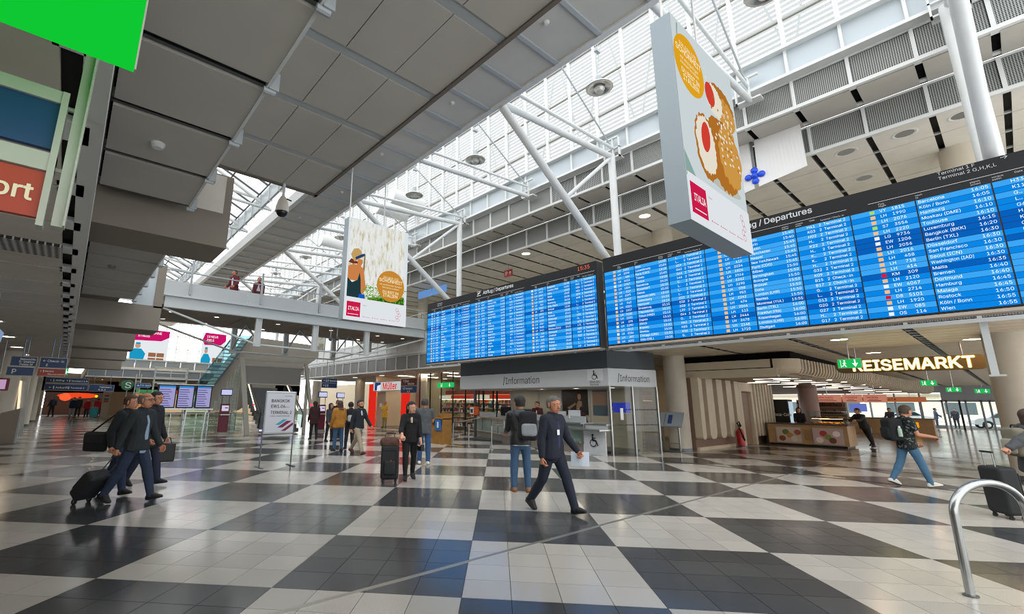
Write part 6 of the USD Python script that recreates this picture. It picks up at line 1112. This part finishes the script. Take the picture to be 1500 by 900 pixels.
p['emit']('lanyard', union([hullof([(p['P'](np.array([s*.03, .055, .52])), (.006,)*3), (p['P'](np.array([.04, .165, .33])), (.006,)*3)]) for s in (-1, 1)]), black); p['emit']('badge', hullof([(p['P'](np.array([.04+a, .168, .30+b])), (.004,)*3) for a in (-.025, .025) for b in (-.045, .03)]), printw, 'white badge'); p['emit']('white_collar', hullof([(p['P'](np.array([a, .062, .505+b])), (.012,)*3) for a in (-.02, .02) for b in (0, .02)]), printw)
# 2 the man in the leather jacket
p = person('man in black leather jacket and jeans standing with his back turned', (7.08, 6.45), (.62, .78), 1.82, ((2, 2), (-1, 2)), ((22, 8, 55, .6), (24, 8, 60, .6)), ('17171a', 'long', 'leather', .04), ('3b5878', .5), '8a5a35', ('1d1713', 'bushy'), lean=1, head=(-18, -2), lod=2, abd=4)
p['emit']('hood', smooth_m(hullof([(p['P'](p['U']*.30*1.82+np.array([0, -.06, .0])), (.13, .08, .06)), (p['P'](p['U']*.27*1.82+np.array([0, -.10, 0])), (.12, .06, .07))]), .02, 3, noise=.01), cloth('4a5054'), 'grey hood'); p['emit']('shirt_hem', hullof([(p['P'](np.array([s*.07, 0, -.085])), (.128, .155, .022)) for s in (-1, 1)]), cloth('d9d9d6'), 'white shirt hem')
backpack(p, '16161b', 'dark hiking backpack with pale patches on the man in the leather jacket', acc='8b9093', size=(.17, .11, .27), side=.12)
# 3 the woman with the suitcase
p = person('dark-haired woman in black pulling a black suitcase', (6.06, 8.80), (-.40, -.92), 1.69, ((-8, 14), (12, 4)), ((6, 8, 16, .6), (22, 16, 36, .8)), ('121214', 'three', 'shirt', .05), ('121315', .1), '111113', ('17110e', 'tied'), lean=4, head=(-26, 6), skin='d6a184', lod=2, female=True, shirt=('c9b8a6', .22, .012))
suitcase('suitcase', 'black upright suitcase with a brown bag strapped on top', (5.57, 8.82), (.56, .83), 0, (.38, .26, .76), '17181b', .24)
q = np.array([5.55, 8.80, .82]); t = Thing('travel_bag', 'soft brown bag lying on the black upright suitcase', 'bag', tuple(q-np.array([0, 0, .06]))); e1 = np.array([.83, -.56, 0]); t.part('bag', smooth_m(hullof([(q+e1*a, (.10, .10, .11)) for a in (-.13, 0, .1)]), .03, 3, noise=.015, ns=12), cloth('5a3f35')); t.part('bag_handle', MB().tube([q+e1*-.12+(0, 0, .08), q+e1*-.08+(0, 0, .2), q+e1*.06+(0, 0, .22), q+e1*.1+(0, 0, .08)], .012, 8), M('bag_strap', '6d4a3c', .7))
q = wp(p, 'wrL'); t = Thing('hand_bag', 'small black clutch in the left hand of the woman in black', 'bag', tuple(q-np.array([0, 0, .2]))); t.part('clutch', MB().rbox(q+np.array([-.05, -.09, -.21]), q+np.array([.05, .07, -.07]), .025), black, smooth=40)
# 4
p = person('man in grey t-shirt and jeans behind the woman in black', (7.95, 10.85), (.62, .78), 1.80, ((3, 3), (-2, 3)), ((28, 8, 75, .6), (26, 8, 70, .6)), ('54575a', 'short', 'tee', .06), ('33557f', .5), 'e5e3de', ('3f3a36', 'short'), head=(10, -3), lod=2)
# 5
p = person('woman in mustard jacket and jeans with her back turned', (7.52, 15.3), (.05, 1), 1.72, ((4, 3), (-3, 5)), ((6, 10, 24, .4), (8, 10, 30, .4)), ('b1782b', 'long', 'puffer', .05), ('3a5c7c', .15), '1c1715', ('4a342a', 'tied'), lod=2, female=True)
p['emit']('fur_collar', smooth_m(hullof([(p['P'](p['U']*.29*1.72+np.array([0, -.02, 0])), (.15, .11, .05))]), .03, 2, noise=.02, ns=30), cloth('5a4a3c'), 'dark fur collar')
p = person('person in dark clothes with a patterned backpack beside the mustard jacket', (8.25, 15.9), (.3, .95), 1.68, ((3, 3), (-2, 3)), ((8, 8, 24, .4), (8, 8, 24, .4)), ('1d1e22', 'long', 'jacket', .05), ('17181b', .4), '1c1715', ('1d1713', 'short'), lod=1)
backpack(p, '1a1b1e', 'black and white patterned backpack beside the mustard jacket', acc='b9bcbe', size=(.18, .12, .26))
# 6
p = person('bearded man in dark sweater and beige chinos striding right', (7.55, 13.95), (.24, -.97), 1.80, ((-24, 14), (27, 4)), ((24, 8, 18, .5), (-16, 8, 14, .5)), ('1d232b', 'long', 'sweater', .03), ('a99a83', .45), '5a2a2a', ('221915', 'short'), lean=3, beard='2a1f19', lod=2, shirt=('cfd2d6', .24, .006))
# 7 trio at the left
hd = (.75, -.66)
p = person('bald man in dark jacket with glasses pulling a small trolley case', (1.06, 9.60), hd, 1.80, ((20, 4), (-18, 12)), ((12, 8, 20, .4), (-20, 6, 6, 1.)), ('20272a', 'long', 'jacket', .05), ('232f45', .7), '17181a', ('6b6058', 'fringe'), lean=3, head=(-4, -3), skin='b97e60', lod=2, glasses=True, wide=1.12, shirt=('8fa3b5', -.075, .05))
hb = wp(p, 'wrR'); case_base = np.array([.42, 10.02]); 
v = np.array([hb[0], hb[1]])-case_base; ln = np.linalg.norm(v); suitcase('trolley_case', 'black trolley case tilted behind the bald man', tuple(case_base), tuple(v/ln), math.degrees(math.atan2(ln, hb[2]-.16)), (.36, .22, .55), '141518', max(.1, math.hypot(ln, hb[2]-.12)-.56))
p = person('brown-haired man in dark jacket with a shoulder bag, left of the trio', (.90, 10.48), hd, 1.76, ((-16, 12), (20, 6)), ((8, 8, 16, .4), (-14, 10, 24, .6)), ('20262a', 'long', 'jacket', .05), ('26344d', .7), '17181a', ('4a3527', 'short'), lean=6, head=(-5, 2), lod=2)
q = wp(p, 'hipR')+np.array([-.30, .12, .0]); t = Thing('shoulder_bag', 'black shoulder bag hanging behind the left man of the trio', 'bag', tuple(q-np.array([0, 0, .16]))); e1 = np.array([.75, -.66, 0]); e2 = np.array([.2, .2, 1.]); t.part('bag', smooth_m(hullof([(q+e1*a+np.array([0, 0, b]), (.05, .05, .05)) for a in (-.16, .16) for b in (-.12, .12)]), .04, 2, noise=.008), cloth('121316')); s0 = wp(p, 'shR')+np.array([0, 0, .06]); t.part('strap', MB().tube([q+e1*-.14+(0, 0, .13), s0, q+e1*.16+(0, 0, .13)], .016, 6), black); t.part('flap', smooth_m(hullof([(q+e1*a+np.array([-.035, -.04, b]), (.03, .03, .03)) for a in (-.15, .15) for b in (0, .12)]), .04, 1), cloth('1a1c20'))
p = person('dark-haired man in dark coat, far side of the trio', (1.44, 11.25), hd, 1.83, ((14, 4), (-14, 10)), ((6, 8, 20, .4), (6, 8, 20, .6)), ('161a20', 'long', 'coat', .12), ('20283a', .6), '17181a', ('1f1814', 'short'), head=(4, 2), lod=2)
q = wp(p, 'wrL')+np.array([.05, -.04, -.28]); t = Thing('shopping_bag', 'black bag carried by the far man of the trio', 'bag', tuple(q-np.array([0, 0, .18]))); t.part('bag', MB().rbox(q+np.array([-.15, -.08, -.2]), q+np.array([.15, .08, .16]), .03), M('bag_black', '111214', .5), smooth=40); t.part('bag_handle', MB().tube([q+np.array([-.08, 0, .15]), q+np.array([-.04, 0, .27]), q+np.array([.04, 0, .27]), q+np.array([.08, 0, .15])], .01, 6), black)
# 8 right man
p = person('man in dark patterned t-shirt and jeans walking right with phone', (14.52, 1.77), (.60, -.80), 1.76, ((-16, 12), (18, 4)), ((14, 8, 30, .5), (16, 6, 66, .8)), ('15181a', 'short', 'print', .06), ('48708f', .5), 'e5e3de', ('4a3a2c', 'short'), lean=3, head=(-12, 12), skin='c68c6e', lod=2)
backpack(p, '151a1b', 'black backpack on the man in the patterned t-shirt', size=(.16, .14, .24)); q = p['W'](p['P'](p['U']*.08*1.76+np.array([.19, -.20, 0]))); t = Thing('bottle', 'pale green bottle in the side pocket of the black backpack', 'bottle', tuple(q)); t.part('flask', MB().lathe([(0, 0), (.036, 0), (.038, .02), (.038, .16), (.02, .19), (0, .19)], tuple(q), 14), M('bottle_green', 'a9bfae', .2), smooth=40); t.part('cap', MB().cyl(tuple(q+np.array([0, 0, .19])), tuple(q+np.array([0, 0, .225])), .02, 10), printw); q = wp(p, 'wrR')+p['W3'] @ np.array([0, .09, .0]); t = Thing('phone', 'black phone in the hand of the man with the patterned t-shirt', 'phone', tuple(q)); t.part('body', MB().rbox(q+np.array([-.04, -.07, -.006]), q+np.array([.04, .07, .006]), .005), black); t.part('display', MB().box(q+np.array([-.034, -.062, .006]), q+np.array([.034, .062, .0075]), ), M('phone_glass', '223040', .1))
# 9 woman at the right edge
p = person('person in grey puffer jacket cut by the right edge, pulling a case', (11.97, .0), (.62, -.78), 1.68, ((12, 4), (-12, 8)), ((10, 8, 20, .5), (-60, 8, 0, 1.)), ('4b4d4f', 'long', 'puffer', .1), ('6b6553', .5), '2c2622', ('3a2a20', 'tied'), lean=2, head=(-10, 0), lod=2, female=True)
backpack(p, '777262', 'beige and grey backpack on the person at the right edge', acc='a39c8c', size=(.14, .085, .22))
hb = wp(p, 'wrR'); v = np.array([hb[0], hb[1]]); suitcase('suitcase', 'black upright case being pulled at the right edge', (11.66, .40), (-.62, .78), 3, (.40, .26, .78), '17191a', .22)
# 10 coffee bar
p = person('customer in dark clothes leaning on the coffee counter', (27.15, 4.55), (-.85, .5), 1.72, ((-12, 0), (-26, 4)), ((50, 10, 40, .5), (46, 10, 46, .5)), ('2a2a2b', 'long', 'jacket', .06), ('2e2b2a', .4), '1c1715', ('2a1d17', 'short'), lean=24, lod=1)
t = Thing('shoulder_bag', 'small black bag hanging at the hip of the leaning customer', 'bag', (27.5, 4.5, .6)); t.part('bag', MB().rbox((27.42, 4.4, .58), (27.6, 4.55, .86), .04), black, smooth=40); t.part('strap', MB().tube([(27.5, 4.5, .85), (27.1, 4.58, 1.35), (27.44, 4.5, .86)], .012, 6), black)
person('dark-haired seller behind the coffee counter', (27.45, 6.95), (-.95, -.3), 1.68, ((2, 2), (2, 2)), ((20, 8, 50, .5), (20, 8, 50, .5)), ('17161a', 'long', 'shirt', .03), ('1b1b1d', .4), '1c1715', ('2a1813', 'long'), lod=1, female=True)
person('cook in grey shirt behind the far service counter', (45.7, 6.15), (-1, .1), 1.74, ((2, 2), (2, 2)), ((25, 8, 50, .5), (25, 8, 50, .5)), ('4c4a55', 'long', 'shirt', .03), ('1b1b1d', .4), '1c1715', ('2a1d17', 'short'), lean=8, lod=0)
# 11 on the footbridge
person('man in maroon jacket and tie leaning on the footbridge, left one', (5.35, 22.5), (-.8, -.5), 1.80, ((0, 0), (2, 2)), ((10, 14, 40, .5), (-10, 16, 60, .5)), ('641f2b', 'long', 'jacket', .06), ('22252b', .5), '17181a', ('241a15', 'short'), lod=1, z0=5.84, lean=5, shirt=('dfe3e8', .05, .03))
person('man in maroon jacket standing on the footbridge, right one', (6.5, 22.7), (-.35, -.9), 1.72, ((0, 0), (2, 2)), ((8, 8, 20, .5), (8, 8, 20, .5)), ('5c2630', 'long', 'jacket', .06), ('4a1620', .5), '17181a', ('6a5040', 'short'), lod=1, z0=5.84, shirt=('c9c2c6', .06, .05))
# 12 far group
for l, x, y, h, tc, bc, hc, f in (('hiker with a dark backpack at the far left by the columns', -.75, 57.5, 1.85, '22262e', '1e1f22', '5a4636', (-.6, .8)), ('man in navy jacket and pale trousers in the far group', .72, 53.5, 1.8, '1b2340', '8a8f96', '4a3a2c', (0, -1)), ('woman in red jacket in the far group, left of the turquoise case', 1.75, 54.6, 1.7, 'b3182c', '2c3038', '4a2a1c', (-.2, -1)), ('person in red jacket with back turned in the far group, right', 2.5, 54.8, 1.75, 'bf1e2f', '39506e', '201612', (.2, 1)), ('dark-coated man behind the far group', 1.15, 56.5, 1.86, '20222a', '1d1e22', '30251e', (0, -1)), ('dark-coated woman at the right of the far group', 2.9, 55.8, 1.65, '2a2420', '1d1e22', '201612', (-.5, -1))):
    pp = person(l, (x, y), f, h, ((6, 3), (-6, 5)), ((10, 8, 20, .3), (6, 8, 20, .3)), (tc, 'long', 'jacket', .05), (bc, .4), '17181a', (hc, 'short'), lod=0)
    if 'hiker' in l: backpack(pp, '2c3648', 'dark blue backpack on the hiker at the far left')
suitcase('suitcase', 'turquoise suitcase standing in the far group', (2.25, 53.9), (.1, .99), 0, (.55, .32, .95), '3fb8c4', .2)
# 13 behind the mustard jacket
person('dark-haired woman in grey top beyond the striding man', (9.0, 19.2), (.3, -.95), 1.62, ((4, 3), (-4, 3)), ((10, 8, 20, .3), (6, 8, 20, .3)), ('3c4044', 'long', 'jacket', .05), ('17181b', .2), '17181a', ('1a1310', 'long'), lod=1, female=True)
person('man in dark jacket farther beyond the striding man', (10.2, 21.0), (-.4, -.9), 1.76, ((4, 3), (-4, 3)), ((10, 8, 20, .3), (6, 8, 20, .3)), ('1d2024', 'long', 'jacket', .05), ('22242a', .4), '17181a', ('2a1d16', 'short'), lod=1)
person('person in dark red coat left beyond the mustard jacket', (8.9, 20.6), (.1, 1), 1.7, ((4, 3), (-4, 3)), ((10, 8, 20, .3), (6, 8, 20, .3)), ('3a1c20', 'long', 'coat', .12), ('22242a', .3), '17181a', ('2a1d16', 'tied'), lod=1, female=True)
person('shop assistant in white and yellow at the drugstore entrance', (16.95, 27.7), (-.9, -.4), 1.75, ((2, 2), (2, 2)), ((30, 14, 50, .3), (20, 14, 30, .3)), ('e6b32a', 'short', 'tee', .12), ('9a8f52', .4), '4a3a2c', ('b98a4a', 'short'), lod=1)
# 15 desk staff, outside
person('information clerk in maroon suit behind the counter', (16.25, 13.75), (-1, -.3), 1.80, ((2, 2), (2, 2)), ((14, 8, 40, .5), (14, 8, 40, .5)), ('47161e', 'long', 'jacket', .05), ('1b1b1d', .4), '17181a', ('1a1412', 'short'), lod=1, shirt=('d5d2cf', .15, .022))
person('second clerk in maroon, dark hair, leaning at the counter', (15.85, 11.0), (-.4, .9), 1.66, ((2, 2), (2, 2)), ((40, 8, 40, .5), (36, 8, 40, .5)), ('3e1a22', 'long', 'jacket', .05), ('1b1b1d', .4), '17181a', ('120d0c', 'long'), lod=1, female=True, lean=12)
person('person in blue jacket outside the glass doors', (62, 5.25), (.3, -.95), 1.8, ((4, 3), (-4, 3)), ((30, 8, 40, .3), (20, 8, 30, .3)), ('5a6182', 'long', 'jacket', .05), ('47506b', .4), '17181a', ('4a3a2c', 'short'), lod=0)
person('person in dark jacket seen through the door glass', (62.5, 4.05), (-.9, .1), 1.8, ((4, 3), (-4, 3)), ((10, 8, 30, .3), (10, 8, 30, .3)), ('3a3f4e', 'long', 'jacket', .05), ('3a3f4e', .4), '17181a', ('2a1d16', 'short'), lod=0)

UPL = [(16.36, 2.11), (18.75, 2.1), (16.36, 0.88), (16.34, -0.17), (16.4, 8.23), (16.44, 14.37), (16.4, 10.78), (16.45, 16.8), (18.73, 14.27)]
# ------------------------------------------------------------------ lights of the galleries and the shops upstairs
for i, (x, y) in enumerate(UPL):
    lit_ = i in (4, 5)
    downlight(x, y, 8.88, ('glowing round perforated light in the upper gallery ceiling, right of the strut' if i == 4 else 'glowing round perforated light in the upper gallery ceiling, over the left board') if lit_ else 'round perforated recessed light in the upper gallery ceiling', None if lit_ else 'round lights in the upper gallery ceiling', 'ffe2b0' if lit_ else 'b8b4aa', 9. if lit_ else .35, .24)
for x, y in ((17.1, -1.6), (17.1, 3.1), (19.5, .6), (22, 3.1), (22, -1.6), (25.7, .6), (29.3, 3.1), (29.3, -1.6), (34, .6), (40, .6), (47, .6)): downlight(x, y, 3.6, 'round warm recessed light in the tan ceiling by the market sign', 'recessed lights in the tan ceiling', 'ffcf9a', 26., .24)
for x in (17.6, 20.3, 23.5):
    for y in (13.0, 16.6, 29.4, 33.5): downlight(x, y, 3.6, 'round bright recessed light in the pale ceiling by the shops', 'recessed lights in the pale ceiling', 'ffeacc', 24., .22)
for y in range(4, 44, 4): downlight(-1.7, y+.6, 3.6, 'round recessed light in the left aisle ceiling', 'recessed lights in the left aisle', 'ffe6c4', 26., .22)
t = Thing('upper_shops', 'lit shop fronts at the back of the upper gallery', 'shops', (26, 20, 5.75))
for k in range(0, 22):
    y = YK(k*2-4); t.part('glass_mullion', MB().box((25.95, y-.03, 5.75), (26.05, y+.03, 8.9)), greym); t.part('shop_panel', MB().box((26.3, y+.05, 5.9), (26.35, y+2.35, 8.3)), EM('upshop_'+'abc'[k % 3], ('d9b48c', 'e8d9c0', 'c98a5a')[k % 3], .95)); t.part('shop_pane', MB().raw([(26.0, y+.03, 5.8), (26.0, y+2.4, 5.8), (26.0, y+2.4, 8.85), (26.0, y+.03, 8.85)], [[0, 1, 2, 3]]), gglass)
for k, c in enumerate(('4a7a52', 'c05a3a', '2f6a9a', 'd09a3a')): t.part('shop_banner', MB().box((25.6, 19+k*3.1, 6.3), (25.65, 19.6+k*3.1, 8.0)), M('upban_'+c, c, .6))
t = Thing('glass_railing', 'glass railing with steel posts along the upper gallery edge left of the boards', 'railing', (15.85, 24, 5.75))
for k in range(14, 30): t.part('rail_post', MB().box((15.82, YK(k)-.03, 5.7), (15.9, YK(k)+.03, 6.9)), steel); t.part('rail_glass', MB().raw([(15.86, YK(k)+.04, 5.8), (15.86, YK(k+1)-.04, 5.8), (15.86, YK(k+1)-.04, 6.75), (15.86, YK(k)+.04, 6.75)], [[0, 1, 2, 3]]), gglass)
t.part('handrail', MB().cyl((15.86, YK(14), 6.9), (15.86, YK(30), 6.9), .03, 8), steel)

for x, y in ((15.75, 9.7), (15.9, 11.4), (15.9, 13.2), (15.9, 15.0)): downlight(x, y, 2.3, 'small recessed light in the information desk ceiling', 'lights in the information desk ceiling', 'fff0da', 24., .2)
for x, y in ((2.5, 49), (6, 49), (9.5, 49), (13, 49), (2.5, 55), (6, 55), (9.5, 55), (13, 55)): downlight(x, y, 3.49, 'recessed light under the far cross gallery', 'lights under the far cross gallery', 'ffdfb8', 30., .2)
t = Thing('far_shops', 'warm lit shop fronts far behind the escalator portal', 'shops', (11, 58, 0))
for i, (x, c) in enumerate(((5.6, 'c98a52'), (8.0, 'd8b98a'), (10.4, 'b7c7a0'), (12.8, 'd99a62'), (15.2, 'e3c79c'))):
    t.part('shop_panel', MB().box((x, 58, .2), (x+2.2, 58.1, 2.3)), EM('farshop_'+c, c, .8)); t.part('shop_header', MB().box((x, 57.9, 2.35), (x+2.2, 58, 2.7)), EM('farhead_'+'ab'[i % 2], ('3f8a55', 'd0552f')[i % 2], .8)); t.part('shop_pier', MB().box((x+2.22, 57.8, 0), (x+2.38, 58.2, 3.3)), concrete)
t = Thing('cross_wall', 'tan wall strip above the far passage', 'wall', (9, 47, 2.7), kind='structure'); t.part('panel', MB().box((3.3, 47, 2.75), (16, 47.1, 3.4)), M('wall_tan', '9c8e78', .7))
